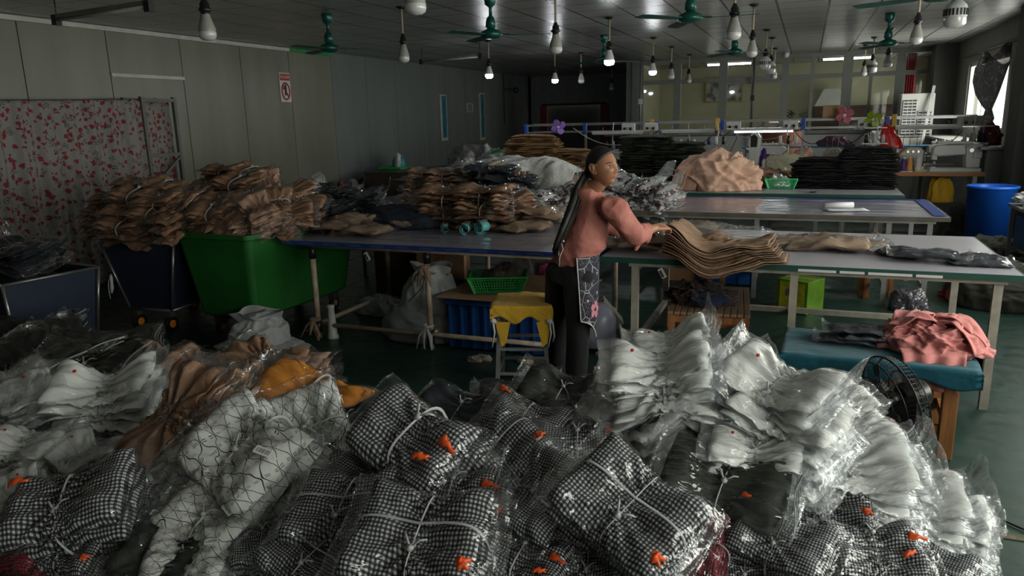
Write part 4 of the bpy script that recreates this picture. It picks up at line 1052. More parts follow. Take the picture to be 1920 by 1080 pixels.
reg('T', *[bundle('tan_garment_bundle', 31+i, [6, 7][i], .40, .27, .03, TAN, FILM, p=.38, wr=.011, pleat=2.2, nu=34, nv=34, squeeze=.66, jit=.03, flap=.08) for i in range(2)])
reg('B', *[bundle('wire_print_bundle', 41+i, [4, 5][i], .40, .29, .05, BARB, FILM, p=.66, wr=.009, deco='sticker', squeeze=.86, jit=.03) for i in range(2)])
reg('D', *[bundle('dark_garment_bundle', 51+i, 7, .42, .30, .026, OLIVE, FILM, p=.4, wr=.007, deco='zip', squeeze=.7, jit=.05, flap=.12) for i in range(2)])
reg('N', bundle('navy_garment_bundle', 61, 6, .42, .30, .03, NAVY, FILM, p=.5, wr=.007, deco='zip', squeeze=.8, jit=.03, flap=.1))
reg('M', *[bundle('tan_bagged_bundle', 35+i, [6, 7][i], .40, .28, .033, TAN, FILM, p=.6, wr=.007, squeeze=.82, jit=.03, flap=.05) for i in range(2)])
reg('n', bundle('dark_garment_bundle', 62, 7, .42, .30, .03, NAVY, FILM, p=.5, wr=.008, squeeze=.8, jit=.04, flap=.1))
reg('O', bundle('orange_garment_bundle', 65, 6, .42, .30, .026, ORANGE, FILM, p=.5, wr=.007, deco='sticker', squeeze=.8, jit=.04))
reg('R', bundle('red_check_bundle', 67, 3, .42, .30, .085, REDCK, FILM, p=.7, wr=.009, squeeze=.86, jit=.015))
reg('P', bundle('pale_tan_bundle', 69, 6, .40, .28, .032, PINKT, FILM, p=.5, wr=.008, squeeze=.75, jit=.03))
reg('C', bundle('cream_garment_bundle', 71, 8, .40, .28, .028, CREAM, FILM, p=.6, wr=.007, squeeze=.85, jit=.02))
reg('X', bundle('floral_garment_bundle', 73, 6, .40, .28, .04, REDP, FILMW, p=.6, wr=.009, squeeze=.8, jit=.04, flap=.14))
def packet(name, seed, L, W, T, mat, filmm=FILM, st=False):
    t = thing(name, '', 'bagged garment', (0, 0, 0))
    g = slab(L, W, T, T/2, T/2, seed, 1.0, .011, 30, 22); pk = obj('packed_garment', g, mat, t)
    obj('plastic_bag', slab(L, W, T, T/2, T/2, seed, 1.0, .011, 30, 22, film_=True, flapup=.03), filmm, t)
    if st:
        g = G().box((0, 0, 0), (.055, .024, .002)); g.uv = [(a[0], a[1]) for a in g.v]; obj('barcode_sticker', g, STICK, t, loc=(L*.32, -W*.2, T+.006), rot=(0, 0, .3))
    return t
reg('t', packet('tan_packet', 81, .36, .24, .045, TAN, st=True), packet('tan_packet', 82, .34, .26, .04, TAN))
reg('k', packet('khaki_packet', 83, .40, .30, .045, KHAKI), packet('khaki_packet', 84, .38, .28, .05, KHAKI))
reg('d', packet('dark_packet', 85, .36, .27, .05, NAVY), packet('dark_packet', 86, .36, .25, .04, NAVY))
CATS = {'G': 'garment bundle'}
NPX = {}
def put(key, px, py, z, wpx, yaw=0, tx=0, ty=0, label='', group=None, L=.42, flat=1.0, loc=None):
    """bundle whose long side spans wpx pixels, centre at height z on the sight line"""
    lst, c = PROTO[key]; pr = lst[c % len(lst)]; PROTO[key][1] = c+1
    if loc is None: loc = at_z(px, py, z)
    s = wpx/F_PX*dist(loc)/L if wpx else 1.0
    m = Matrix.Rotation(tx, 3, 'X') @ Matrix.Rotation(ty, 3, 'Y') @ Matrix.Rotation(yaw, 3, 'Z')
    return inst(pr, label, loc, m.to_euler(), (s, s, s*flat), group)
D = math.radians
# ------------------------------------------------------------------ the foreground heap
HEAP = [
 # left dark pile
 ('D', 45, 640, .36, 150, 20, 15, 0, 'dark bagged bundle at the far left edge of the heap, topmost row'),
 ('D', 125, 655, .38, 150, -10, 12, 5, 'dark bagged bundle with red dots at the crest of the left dark pile'),
 ('D', 200, 665, .34, 140, 35, 14, 10, 'dark bagged bundle at the right end of the left dark pile'),
 ('D', 60, 690, .40, 170, -15, 20, 0, 'dark bagged bundle with pale zips above the left white bundles'),
 ('D', 160, 705, .40, 170, 10, 20, 0, 'dark bagged bundle tied in the middle, left of the flat tan ones'),
 ('D', 230, 715, .33, 120, 60, 15, 5, 'dark bagged bundle squeezed behind the left white bundle'),
 # tan
 ('P', 300, 692, .34, 130, 5, 15, 0, 'pale tan flat bundle at the back of the heap, between dark pile and brown bundle'),
 ('P', 365, 700, .36, 120, -10, 18, 0, 'pale tan bundle tucked behind the big brown bundle'),
 ('T', 500, 690, .40, 165, -12, 18, 0, 'light tan bundle tied with a white band at the back edge, above the orange one'),
 ('P', 545, 712, .34, 140, 12, 16, 0, 'pinkish tan bundle lying under the light tan one at the back edge'),
 ('T', 455, 745, .42, 140, -40, 22, 0, 'brown bundle between the big brown one and the orange one'),
 ('T', 330, 790, .60, 200, 80, 38, -8, 'big brown bundle pinched by a band like a bow'),
 ('T', 385, 775, .58, 170, 95, 34, 10, 'second pinched brown bundle right of the big bow shaped one'),
 ('T', 440, 800, .50, 130, 15, 25, 10, 'brown bundle low in front, right of the two pinched ones'),
 ('O', 580, 752, .46, 175, -8, 24, 10, 'bright orange bundle with a barcode sticker'),
 # left white
 ('W', 60, 765, .50, 150, -25, 25, 0, 'white bundle at the left edge, upper one under the dark pile'),
 ('W', 205, 755, .52, 190, 30, 28, 8, 'large white bundle cross tied, left of the big brown bundle'),
 ('W', 50, 850, .44, 150, 15, 22, 5, 'grey shaded white bundle at the left edge, middle one'),
 ('W', 150, 870, .42, 130, -20, 22, 5, 'small white bundle below the large cross tied white one'),
 ('W', 45, 950, .42, 140, -30, 22, 0, 'white bundle at the left edge, lowest one beside the slanted gingham'),
 ('W', 270, 845, .40, 120, 40, 25, 0, 'white bundle end showing under the big brown bundle'),
 # wire print
 ('B', 485, 855, .62, 215, -22, 30, 0, 'white bundle with black wire print and barcode, largest of its kind'),
 ('B', 590, 830, .58, 180, -42, 28, 10, 'wire print bundle directly right of the largest one, next to gingham'),
 ('B', 300, 905, .44, 170, 20, 24, 0, 'wire print bundle under the big brown bundle'),
 ('B', 405, 925, .46, 150, 5, 26, 0, 'wire print bundle with thin stacked edges, below the largest one'),
 ('B', 290, 975, .42, 160, -15, 24, 0, 'wire print bundle right of the slanted gingham bundle'),
 ('B', 410, 985, .45, 170, -8, 26, 0, 'wire print bundle with a small barcode near the lower left'),
 ('B', 370, 1045, .40, 150, 12, 24, 0, 'lowest wire print bundle, at the bottom of the heap'),
 # gingham
 ('G', 145, 965, .50, 220, 30, 30, 0, 'slanted dark gingham bundle alone at the lower left'),
 ('G', 150, 1035, .36, 150, 5, 22, 0, 'gingham bundle underneath the slanted one at the lower left'),
 ('G', 790, 820, .72, 235, -22, 34, 0, 'largest gingham bundle with orange tags, top of the gingham heap'),
 ('G', 985, 788, .62, 150, -12, 26, 0, 'gingham bundle right of the largest one, before the dark bags'),
 ('G', 935, 858, .60, 190, 60, 30, 0, 'steep gingham bundle wedged right of the largest one'),
 ('G', 1090, 830, .60, 160, 15, 30, 0, 'pinched gingham bundle beneath the dark bags and beside the white heap'),
 ('G', 1190, 868, .52, 110, 30, 25, 0, 'small gingham corner showing under the white heap'),
 ('G', 660, 965, .56, 200, 8, 28, -5, 'gingham bundle with orange tags left of the front middle one'),
 ('G', 705, 912, .56, 170, -10, 25, 0, 'gingham bundle just below the largest one'),
 ('G', 580, 915, .50, 190, 32, 25, 0, 'gingham bundle lying under the wire print bundles'),
 ('G', 800, 1020, .60, 250, 5, 30, 0, 'front middle gingham bundle, biggest at the bottom edge'),
 ('G', 855, 935, .60, 180, 10, 30, 5, 'gingham bundle between the largest one and the front middle one'),
 ('G', 1020, 940, .64, 170, 75, 34, 0, 'upright gingham bundle left of the cross tied one'),
 ('G', 1180, 960, .70, 235, -28, 36, 8, 'cross tied gingham bundle with orange tags, front centre right'),
 ('G', 985, 1058, .50, 180, -8, 24, 0, 'gingham bundle at the bottom edge, middle'),
 ('G', 1105, 1068, .48, 170, 12, 24, 0, 'gingham bundle at the bottom edge beneath the cross tied one'),
 ('G', 600, 1062, .46, 180, -18, 24, 0, 'gingham bundle at the bottom edge, left of the front middle one'),
 ('G', 505, 1025, .44, 130, 30, 24, 0, 'dark gingham bundle beside the lower wire print bundles'),
 ('G', 1455, 1020, .52, 170, -15, 28, 0, 'gingham bundle right of the dark red check bundle'),
 ('G', 1535, 945, .50, 170, 8, 26, 0, 'gingham bundle tucked between the white heap and the lower gingham'),
 ('G', 1630, 1035, .50, 175, 14, 28, 5, 'glossy gingham bundle with a loose band, lower right'),
 ('G', 1735, 1058, .36, 140, -20, 24, 5, 'gingham bundle at the lower right corner of the heap'),
 ('G', 1395, 1075, .42, 150, 5, 22, 0, 'gingham bundle cut by the bottom edge under the red check'),
 # reds
 ('R', 1318, 1035, .50, 140, 85, 28, 0, 'dark red check bundle between gingham bundles'),
 ('R', 30, 1055, .34, 150, 15, 20, 0, 'dark red check bundle in the lower left corner'),
 # darks in front
 ('D', 1355, 925, .62, 200, -8, 30, 0, 'dark olive bundle with white zip strips below the white heap'),
 ('D', 975, 735, .46, 130, 25, 18, 0, 'dark bag bundle at the back edge before the yellow stool'),
 ('D', 1055, 725, .50, 140, -5, 22, 0, 'dark bag bundle at the back edge below the woman'),
 ('D', 1095, 760, .46, 130, 50, 22, 0, 'dark bag bundle against the left side of the white heap'),
 ('N', 860, 765, .48, 150, -4, 20, 0, 'navy bundle with grey zip strips behind the largest gingham'),
 ('N', 655, 785, .48, 130, 30, 24, 0, 'navy bundle between the orange one and the largest gingham'),
 ('D', 300, 1055, .40, 150, 0, 22, 0, 'dark bag bundle in the bottom row beneath the wire prints'),
 # right white heap
 ('W', 1262, 640, .92, 140, 20, 30, -10, 'topmost white bundle of the right heap, bag corner sticking up'),
 ('W', 1243, 700, .86, 195, 12, 32, -5, 'white bundle with visible red dots just under the topmost one'),
 ('W', 1165, 690, .74, 100, 75, 20, -20, 'narrow white bundle standing at the left side of the right heap'),
 ('W', 1200, 790, .68, 170, -35, 32, -10, 'white bundle tied with a grey band at the lower left of the right heap'),
 ('W', 1365, 690, .74, 150, 15, 26, 0, 'white bundle behind, between the topmost and the bow shaped white ones'),
 ('W', 1345, 765, .72, 160, 5, 30, 0, 'white stack of thin bags under the red dotted bundle'),
 ('W', 1455, 725, .84, 200, -28, 38, 0, 'bow shaped white bundle tied in its centre, brightest of the heap'),
 ('W', 1470, 800, .72, 210, -25, 30, 8, 'white stack fanned beneath the bow shaped bundle'),
 ('W', 1415, 845, .68, 170, 0, 30, 0, 'white bundle with an even stack of edges, centre of the right heap'),
 ('W', 1290, 850, .56, 140, 10, 28, 0, 'white bundle low beside the gingham, left part of the right heap'),
 ('W', 1570, 760, .66, 130, 40, 28, 12, 'white bundle beside the black floor fan'),
 ('W', 1600, 820, .62, 170, 10, 28, 12, 'white bundle on the steep right side of the heap, below the fan'),
 ('W', 1580, 880, .58, 210, 12, 28, 10, 'long white stack with many bag edges at the right side'),
 ('W', 1640, 905, .48, 170, 8, 26, 10, 'white stack second from the bottom of the right slope'),
 ('W', 1300, 875, .52, 110, -15, 26, 0, 'small white bundle wedged above the dark olive zip bundle'),
 ('W', 1690, 950, .36, 190, 5, 22, 8, 'white bundle low on the right slope'),
 ('W', 1760, 985, .24, 160, -5, 16, 8, 'outermost white bundle, its bag tip pointing right across the floor'),
 ('W', 1650, 975, .38, 140, 10, 24, 0, 'white bundle next to the right gingham bundles'),
]
GRP = {'G': 'gingham bundles in the heap', 'W': 'white bundles in the heap', 'T': 'brown bundles in the heap', 'B': 'wire print bundles in the heap', 'D': 'dark bundles in the heap', 'N': 'navy bundles in the heap', 'O': None, 'R': 'red check bundles in the heap', 'P': 'pale tan bundles in the heap'}
LH = []
for key, px, py, z, wpx, yaw, tx, ty, lab in HEAP:
    o = put(key, px, py+(18 if key in 'WGND' and px > 640 and py < 900 else 6 if key in 'G' and px > 640 else 0), z, wpx*{'B': 1.22, 'O': 1.22, 'W': 1.03, 'G': 1.04}.get(key, 1.08), D(yaw), D(tx*(.55 if key == 'W' else 1)), D(ty), lab, GRP.get(key))
    LH.append((*o.location, o.scale[0]))
# the mass of bags underneath, nobody can count these
LHa = np.array(LH)
xs = np.linspace(-5.6, 1.1, 120); ys_ = np.linspace(1.0, 4.5, 70)
X, Y = np.meshgrid(xs, ys_, indexing='ij')
Z = np.zeros_like(X); Wt = np.zeros_like(X)
top = np.full_like(X, -1.0)
for x, y, z, s in LHa:
    r2 = ((X-x)**2+(Y-y)**2)
    w_ = np.exp(-r2/(2*.13**2)); Z += w_*(z-.15*s); Wt += w_
Zs = Z/(Wt+1e-6); cov = sstep(.25, .9, Wt)
Z = Zs*cov-.02*(1-cov)
Pm = np.stack([X, Y, Z], -1); Z = Z+.02*nz(Pm, 14, 5, 2, True)*cov
g = G().grid(np.stack([X, Y, Z], -1), np.stack([X, Y], -1))
o = obj('garment_bags_underneath', g, GING); tag(o, 'uncountable mass of bagged garments lying under the tied bundles', 'garment heap', kind='stuff')
# ------------------------------------------------------------------ lumps, stacks
def lump(w, d, h, seed, amp=.12, f=3.0, nu=90, nv=50, power=.75, skew=(0, 0), ridge=True, lean=None, crease=.035):
    ph = np.linspace(0, 2*PI, nu, endpoint=False)[:, None]; th = np.linspace(.001, PI/2, nv)[None, :]
    dx, dy, dz = np.sin(th)*np.cos(ph), np.sin(th)*np.sin(ph), np.cos(th)+0*ph
    S = np.stack([dx, dy, dz], -1)
    r = 1+amp*nz(S, f, seed, 3, ridge)+amp*.8*nz(S, f*.6, seed+1)+crease*nz(S+.12*nz(S, 5, seed+7)[..., None], 9, seed+4, 2, True)
    x = dx*w/2*r; y = dy*d/2*r; z = h*np.power(dz, power)*r
    x = x+skew[0]*z; y = y+skew[1]*z
    z[:, -1] = 0
    g = G(); g.grid(np.stack([x, y, z], -1), closeu=True)
    b = len(g.v)-nu*nv
    g.f.append(tuple(b+i*nv+nv-1 for i in range(nu))); g.sm.append(False)
    return g
def lumpo(name, lab, cat, loc, w, d, h, seed, mat, rz=0, group=None, bag=None, **k):
    if bag:
        t = thing(name, lab, cat, loc, rz, group)
        g = lump(w, d, h, seed, **k); obj('contents', g, mat, t); k2 = dict(k); k2['amp'] = k.get('amp', .12)*1.1
        obj('plastic_bag', lump(w*1.06, d*1.06, h*1.06, seed, **k2), bag, t); return t
    o = obj(name, lump(w, d, h, seed, **k), mat, None, loc, (0, 0, rz)); return tag(o, lab, cat, group)
def stack(name, lab, loc, w, d, h, n, mat, seed, rz=0, group=None, bulge=.0, partn='fabric_layer'):
    t = thing(name, lab, 'fabric stack', loc, rz, group); rs = np.random.RandomState(seed)
    for i in range(n):
        z = h*(i+.5)/n; k_ = 1+bulge*math.sin(PI*(i+.5)/n)-(.35*max(0, i/n-.75)/.25*.6 if bulge else 0)
        g = slab(w*k_*rs.uniform(.93, 1.03), d*k_*rs.uniform(.93, 1.03), h/n*1.35, z, z, seed*50+i, 1.0, h/n*.35, 22, 16, yaw=rs.uniform(-.06, .06), amp=.5)
        obj(partn, g, mat, t)
    return t
# ------------------------------------------------------------------ mound on the bins
def put_y(key, px, py, Y, wpx, yaw, tx, ty, lab, grp):
    return put(key, 0, 0, 0, wpx, D(yaw), D(tx), D(ty), lab, grp, loc=at_y(px, py, Y))
g_lab = 'tan bagged bundle somewhere in the mound overflowing the green bin'
for i, (key, px, py, Y, wpx, yaw, tx, ty, lab) in enumerate([
    ('M', 425, 326, 5.6, 80, 5, 10, 0, 'tan bundle at the very top of the green bin mound, left one'), ('M', 470, 330, 5.6, 85, -10, 12, 5, 'tan bundle at the very top of the green bin mound, right one with shiny film'),
    ('M', 400, 352, 5.4, 80, 10, 15, -5, None), ('M', 450, 350, 5.35, 95, -5, 15, 0, None), ('P', 500, 356, 5.4, 90, -50, 25, 10, None), ('M', 545, 366, 5.5, 85, 60, 20, 10, None),
    ('M', 372, 372, 5.2, 85, 15, 20, -10, None), ('M', 418, 382, 5.1, 90, 5, 25, 0, None), ('P', 470, 385, 5.1, 95, 30, 25, 0, None), ('M', 520, 388, 5.1, 90, -60, 25, 10, None), ('M', 570, 385, 5.5, 80, 20, 20, 15, 'tan bundle at the right end of the green bin mound, beside the dark bundles'),
    ('P', 345, 398, 4.95, 95, 80, 30, -10, 'upright pinched tan bundle where the two bins meet'), ('M', 400, 402, 4.9, 85, 10, 25, 0, None), ('P', 488, 400, 4.9, 90, -35, 30, 5, None), ('M', 545, 402, 5.1, 85, 35, 25, 10, None), ('P', 585, 398, 5.6, 70, 10, 20, 15, None),
    ('t', 385, 425, 4.85, 70, 50, 35, 0, 'single tan packet with barcode leaning over the green bin rim'), ('t', 405, 415, 4.86, 75, 50, 35, 0, None), ('t', 425, 418, 4.84, 75, 55, 40, 0, 'narrow tan packet pointing down over the green rim'), ('t', 448, 408, 4.85, 70, 60, 35, 0, None), ('P', 470, 425, 4.85, 75, 20, 30, 0, 'pale bundle at the front right corner of the green rim'), ('t', 430, 440, 4.75, 55, 75, 55, 0, 'tan packet tip hanging lowest over the green rim'),
    ('M', 520, 420, 5.0, 70, 0, 20, 10, None), ('t', 360, 420, 4.9, 80, 0, 20, -10, None)]):
    put_y(key, px, py, Y, wpx, yaw, tx, ty, lab or g_lab, 'tan bags in the green bin mound')
c_lab = 'brown bagged bundle somewhere in the mound on the navy cart'
for i, (key, px, py, Y, wpx, yaw, tx, ty, lab) in enumerate([
    ('M', 265, 352, 5.15, 90, 5, 12, 0, 'brown bundle topmost on the navy cart mound with a pale band'), ('M', 310, 356, 5.1, 85, -10, 15, 5, 'brown bundle near the top of the cart mound under shiny film'), ('M', 215, 375, 5.1, 80, 15, 15, -8, 'brown packet stack at the left shoulder of the cart mound'),
    ('M', 262, 372, 4.95, 100, 0, 18, 0, None), ('M', 305, 380, 4.9, 90, 5, 20, 0, None), ('M', 200, 400, 5.0, 80, 5, 15, -5, None), ('M', 245, 402, 4.85, 95, -5, 20, 0, None), ('M', 290, 405, 4.8, 85, 10, 20, 0, None), ('M', 195, 425, 4.9, 75, 0, 15, 0, 'brown bundle at the lower left edge of the cart mound by the floral curtain'), ('M', 245, 428, 4.75, 110, 0, 18, 0, 'brown bundle tied with a knot at the front of the cart mound'), 
    ('t', 310, 412, 4.62, 75, -10, 20, 0, 'tan packet with barcode in the fan of three over the gap between bins, upper'), ('t', 312, 428, 4.6, 72, -14, 25, 0, 'tan packet with barcode in the fan of three over the gap between bins, middle'), ('t', 318, 448, 4.58, 66, -8, 35, 0, 'tan packet with barcode in the fan of three over the gap between bins, lowest'), ('M', 300, 430, 4.8, 70, 0, 20, 0, None)]):
    put_y(key, px, py, Y, wpx, yaw, tx, ty, lab or c_lab, 'brown bags on the navy cart')
o = obj('garment_bags_inside', lump(.62, 1.1, .46, 3, .08), TAN, None, (-4.50, 5.40, .74), (0, 0, -.07)); tag(o, 'uncounted tan bags filling the green bin under the mound', 'garment heap', kind='stuff')
o = obj('garment_bags_inside', lump(.56, .7, .34, 4, .08), TAN, None, (-5.42, 5.14, .74), (0, 0, .05)); tag(o, 'uncounted brown bags filling the navy cart under the mound', 'garment heap', kind='stuff')
for px, py, lab in ((20, 478, 'dark bagged bundle on the left edge cart, nearer'), (50, 472, 'dark bagged bundle on the left edge cart, by the curtain')):
    put_y('n', px, py, 3.75 if px < 30 else 4.0, 110, 5, 12, 0, lab, 'dark bags on the left cart')
o = obj('garment_bags_inside', lump(.85, .55, .12, 6, .1), OLIVE, None, (-5.75, 3.85, .60), (0, 0, -.12)); tag(o, 'uncounted dark bags filling the cart at the left edge', 'garment heap', kind='stuff')

# ------------------------------------------------------------------ goods on the left cutting table
ZT = HT+.004
def flat(key, px, py, wpx, yaw, lab, grp=None, z=ZT, tx=0, ty=0): return put(key, px, py, z, wpx, D(yaw), D(tx), D(ty), lab, grp)
g1 = 'dark bags at the left end of the left table'
flat('d', 545, 418, 100, 10, 'flat dark bag at the left front corner of the left table', g1); flat('d', 590, 410, 95, -15, 'flat dark bag right of the corner one on the left table', g1, ty=0)
put_y('n', 610, 392, 5.75, 95, -20, 10, 0, 'dark bundle in front of the tallest dark bundle on the left table', g1); put_y('n', 655, 378, 6.05, 105, 5, 8, 0, 'tallest dark bundle heap on the left table, shiny top', g1); put_y('n', 625, 366, 6.05, 80, -10, 10, 0, 'dark bundle lying on top at the back of the left table', g1); put_y('n', 680, 365, 6.1, 60, 20, 10, 0, 'small dark bundle end at the right of the dark heap', g1)
o = obj('garment_bags_underneath', lump(.9, .6, .17, 9, .1), NAVY, None, (-3.45, 5.95, ZT)); tag(o, 'uncounted dark bags under the dark bundles on the left table', 'garment heap', kind='stuff')
g2 = 'flat khaki bags on the left table'
for px, py, w_, yw, lab in ((630, 432, 110, 5, 'khaki bag nearest the left front edge of the table'), (690, 436, 100, -5, 'khaki bag in the front row, second from left'), (665, 418, 110, -20, 'khaki bag lying above the front row'), (715, 415, 100, 20, 'khaki bag with spread corner in the middle of the left table'), (755, 422, 110, -10, 'khaki bag fanning towards the teal label rolls'), (700, 402, 110, -10, 'khaki bag farthest back, peak of the flat khaki group'), (735, 406, 90, 15, 'khaki bag right of the peak')):
    flat('k', px-12, py, w_*1.25, yw, lab, g2, z=ZT+(.035 if py < 410 or px in (665, 715) else 0))
g3 = 'tied tan stacks on the left table'
for px, py, Y, w_, yw, lab in ((845, 402, 6.0, 110, 2, 'lower tan stack, left of the two tied stacks'), (845, 375, 6.02, 115, -3, 'upper tan stack, left of the two tied stacks, shiny film on top'), (912, 400, 5.95, 115, 3, 'lower tan stack, right of the two tied stacks'), (912, 372, 6.0, 115, -2, 'upper tan stack, right of the two tied stacks'), (955, 380, 6.0, 95, 40, 'tan stack leaning at the right of the tied stacks')):
    put_y('M', px, py, Y, w_, yw, 4, 0, lab, g3)
g4 = 'big khaki bags beside the woman'
for px, py, w_, yw, dz, lab in ((975, 428, 130, -5, .0, 'long khaki bag in front, right of the teal rolls'), (1000, 412, 135, 5, .045, 'thick khaki bag second from the top beside the woman'), (985, 400, 130, -8, .10, 'thick khaki bag on top beside the woman'), (1030, 408, 110, 15, .02, 'khaki bag touching the long ponytail'), (955, 432, 90, -20, .0, 'thin khaki bag under the teal roll end')):
    flat('k', px, py, w_, yw, lab, g4, z=ZT+dz)
# teal label rolls
TEALP = M('teal_backing', (.10, .34, .36), .5, var=.1)
def roll(lab, c, r, L, ang, seed):
    t = thing('label_roll', lab, 'label roll', (c[0], c[1], c[2]), ang, 'teal label rolls')
    g = G(); P = np.array([[((r*(.35+.65*a/11.))*math.cos(a), b, r+(r*(.35+.65*a/11.))*math.sin(a)) for b in (-L/2, L/2)] for a in np.linspace(0, 11, 60)])
    o = obj('backing_roll', g.grid(P), TEALP, t); o.modifiers.new('s', 'SOLIDIFY').thickness = .0015
    g = G(); 
    for q in (-.25, .25): g.box((r*.0, q*L, 2*r+.002), (.05, L*.42, .0015))
    g.box((-r*1.02, 0, r*1.0), (.002, L*.7, .05)); obj('white_label', g, WPLAS, t)
    g = G()
    for q in range(4): g.box((-.018+.012*q, 0, 2*r+.0035), (.005, L*.6, .001))
    obj('label_print', g, M('label_ink', (.03, .03, .03), .6), t)
    return t
p = at_z(862, 428, ZT); roll('upright teal roll of white labels, tallest of the group', (p[0], p[1]+.05, p[2]), .075, .15, .9, 1)
p = at_z(905, 438, ZT); roll('small teal label roll with its round end facing right', (p[0], p[1], p[2]), .055, .10, -.3, 2)
p = at_z(875, 438, ZT); roll('flat lying teal label roll in front with printed labels', (p[0], p[1], p[2]), .045, .15, .2, 3)
p = at_z(835, 436, ZT); roll('loose teal roll end at the left of the group', (p[0], p[1], p[2]), .035, .13, .5, 4)
# ------------------------------------------------------------------ goods on the table behind
Y5 = 7.45
g5 = 'pale bundles on the rear left table'
for px, py, Y, key, w_, yw, lab in ((790, 385, 7.5, 'P', 75, 0, 'pale bag lowest at the left corner of the rear table'), (792, 368, 7.5, 'P', 72, 5, 'pale bag second from below in the left corner column'), (795, 350, 7.52, 'P', 70, -5, 'pale bag third from below in the left corner column'), (800, 333, 7.55, 'P', 72, 0, 'pale bag on top of the left corner column'), (838, 385, 7.4, 'P', 78, 0, 'rounded pale bundle at the foot of the second column'), (836, 360, 7.4, 'P', 82, 0, 'large rounded pale bundle of the second column, shiny folds'), (838, 337, 7.45, 'P', 78, 0, 'pale bundle at the top of the second column'), (868, 372, 7.5, 'P', 60, 0, 'pale bundle low in the third column'), (868, 350, 7.5, 'P', 60, 0, 'pale bundle mid height in the third column'), (870, 330, 7.5, 'P', 60, 0, 'pale bundle at the top of the third column')):
    put_y(key, px, py, Y, w_, yw, 5, 0, lab, g5)
put_y('C', 898, 352, 7.45, 88, 0, 8, 0, 'cream fanned stack of thin bags under the white sheet', None)
put_y('C', 898, 325, 7.5, 84, 0, 8, 0, 'cream fanned stack on top, just under the white sheet edge', None)
put_y('n', 925, 327, 7.3, 86, -3, 8, 0, 'black bundle peeking out beneath the white sheet, upper', 'black bundles under the sheet'); put_y('n', 960, 347, 7.2, 90, 3, 8, 0, 'black bundle peeking out beneath the white sheet, lower', 'black bundles under the sheet')
for i, px in enumerate((955, 967, 979, 990)):
    a = at_y(px, 345, 7.35); b = at_y(px+1, 322, 7.4)
    o = obj('rolled_garment', G().tube([a, tuple((np.array(a)+b)/2), b], [.028, .032, .026], 14), TAN); tag(o, 'tan rolled garment in the row of four under the white sheet', 'rolled garment', 'tan rolls under the sheet')
lumpo('dark_clothes', 'slate grey clothes heap below the white sheet', 'clothes', at_z(970, 392, HT+.0), .75, .45, .24, 21, cloth('slate_cloth', (.07, .075, .09)), amp=.16, f=4)
lumpo('red_cloth', 'red cloth bundle between grey clothes and the floral bags', 'cloth', at_z(1000, 392, HT+.0), .40, .3, .16, 22, cloth('red_cloth', (.40, .05, .03)), amp=.18, f=4)
put_y('X', 1045, 376, 7.2, 95, 40, 15, 0, 'red and white floral bagged bundle left of the ponytail', 'floral bundles'); put_y('X', 1030, 392, 7.1, 90, 20, 12, 0, 'red and white floral bagged bundle lower, by the woman s back', 'floral bundles')
put_y('X', 1185, 362, 7.75, 120, -20, 15, 0, 'large red and white floral bagged bundle right of the woman s face', 'floral bundles'); put_y('X', 1215, 372, 7.65, 100, -15, 12, 0, 'floral bagged bundle with a white film tip on the middle table', 'floral bundles'); put_y('X', 1160, 372, 7.7, 80, 20, 12, 0, 'floral bagged bundle against the woman s shoulder', 'floral bundles')
# white woven sheet
c0 = np.array(at_y(985, 330, 7.9))
nu, nv = 110, 60
U, V = np.meshgrid(np.linspace(-1, 1, nu), np.linspace(-1, 1, nv), indexing='ij')
xL, xR = at_y(835, 322, 7.8)[0], at_y(1082, 350, 7.8)[0]; zc_ = at_y(1000, 296, 7.9)[2]
X = (xL+xR)/2+U*(xR-xL)/2; Yv = 7.95+V*.50+.06*np.sin(U*5)
hgt = zc_-.20*np.clip(-U-.1, 0, 1)**1.5-.33*np.clip(U-.35, 0, 1)**1.7
fr_ = np.clip(-V-.25, 0, 1)/.75; 
drop = np.where(U > -.1, .12+.26*sstep(.05, .45, U), .05)
Z = hgt-drop*fr_**1.6-.1*np.clip(V-.3, 0, 1)
Yv = Yv-.10*fr_*(U > -.2)
Pn = np.stack([X, Yv, Z], -1); Z = Z+nz(Pn*[1.3, 1, .5], 7, 12, 3, True)*.030; Yv = Yv+nz(Pn*[1, .3, .3], 11, 14, 2, True)*.025
sh = obj('white_woven_sheet', G().grid(np.stack([X, Yv, Z], -1)), cloth('white_woven', (.58, .58, .57), .05, .4, 30)); tag(sh, 'large white woven sheet draped over the bundles on the rear left table', 'sheet'); sh.modifiers.new('s', 'SOLIDIFY').thickness = .004
lumpo('garment_bags_underneath', 'uncounted bags filling the space below the white sheet', 'garment heap', (float((xL+xR)/2), 8.1, HT+.002), 1.75, .85, .36, 33, PINKT, amp=.08)['kind'] = 'stuff'
# fabric stacks further back
BRN = garment('brown_cut_fabric', (.30, .175, .085), s=1.2); GRNF = garment('army_green_fabric', (.034, .042, .026), s=1.4); BLKF = garment('black_fabric', (.008, .008, .009), s=1.2)
p = at_z(1000, 318, HT); 
stack('fabric_stack', 'tall brown cut fabric stack with a rounded top behind the white sheet', at_z(1002, 335, HT)[:2]+(HT,), .86, .55, .68, 24, BRN, 3, .05, bulge=.10)
stack('fabric_stack', 'lower brown fabric stack right of the tall one', at_z(1068, 335, HT)[:2]+(HT,), .62, .5, .46, 17, BRN, 5, -.05)
stack('fabric_stack', 'low dark green fabric stack left of the woman s head', (at_z(1105, 340, HT)[0], 11.3, HT+.003), .5, .5, .30, 12, GRNF, 7)
stack('fabric_stack', 'tallest army green fabric stack right of the woman s head', (at_z(1198, 340, HT)[0], 11.3, HT+.003), .80, .55, .63, 26, GRNF, 8, .03)
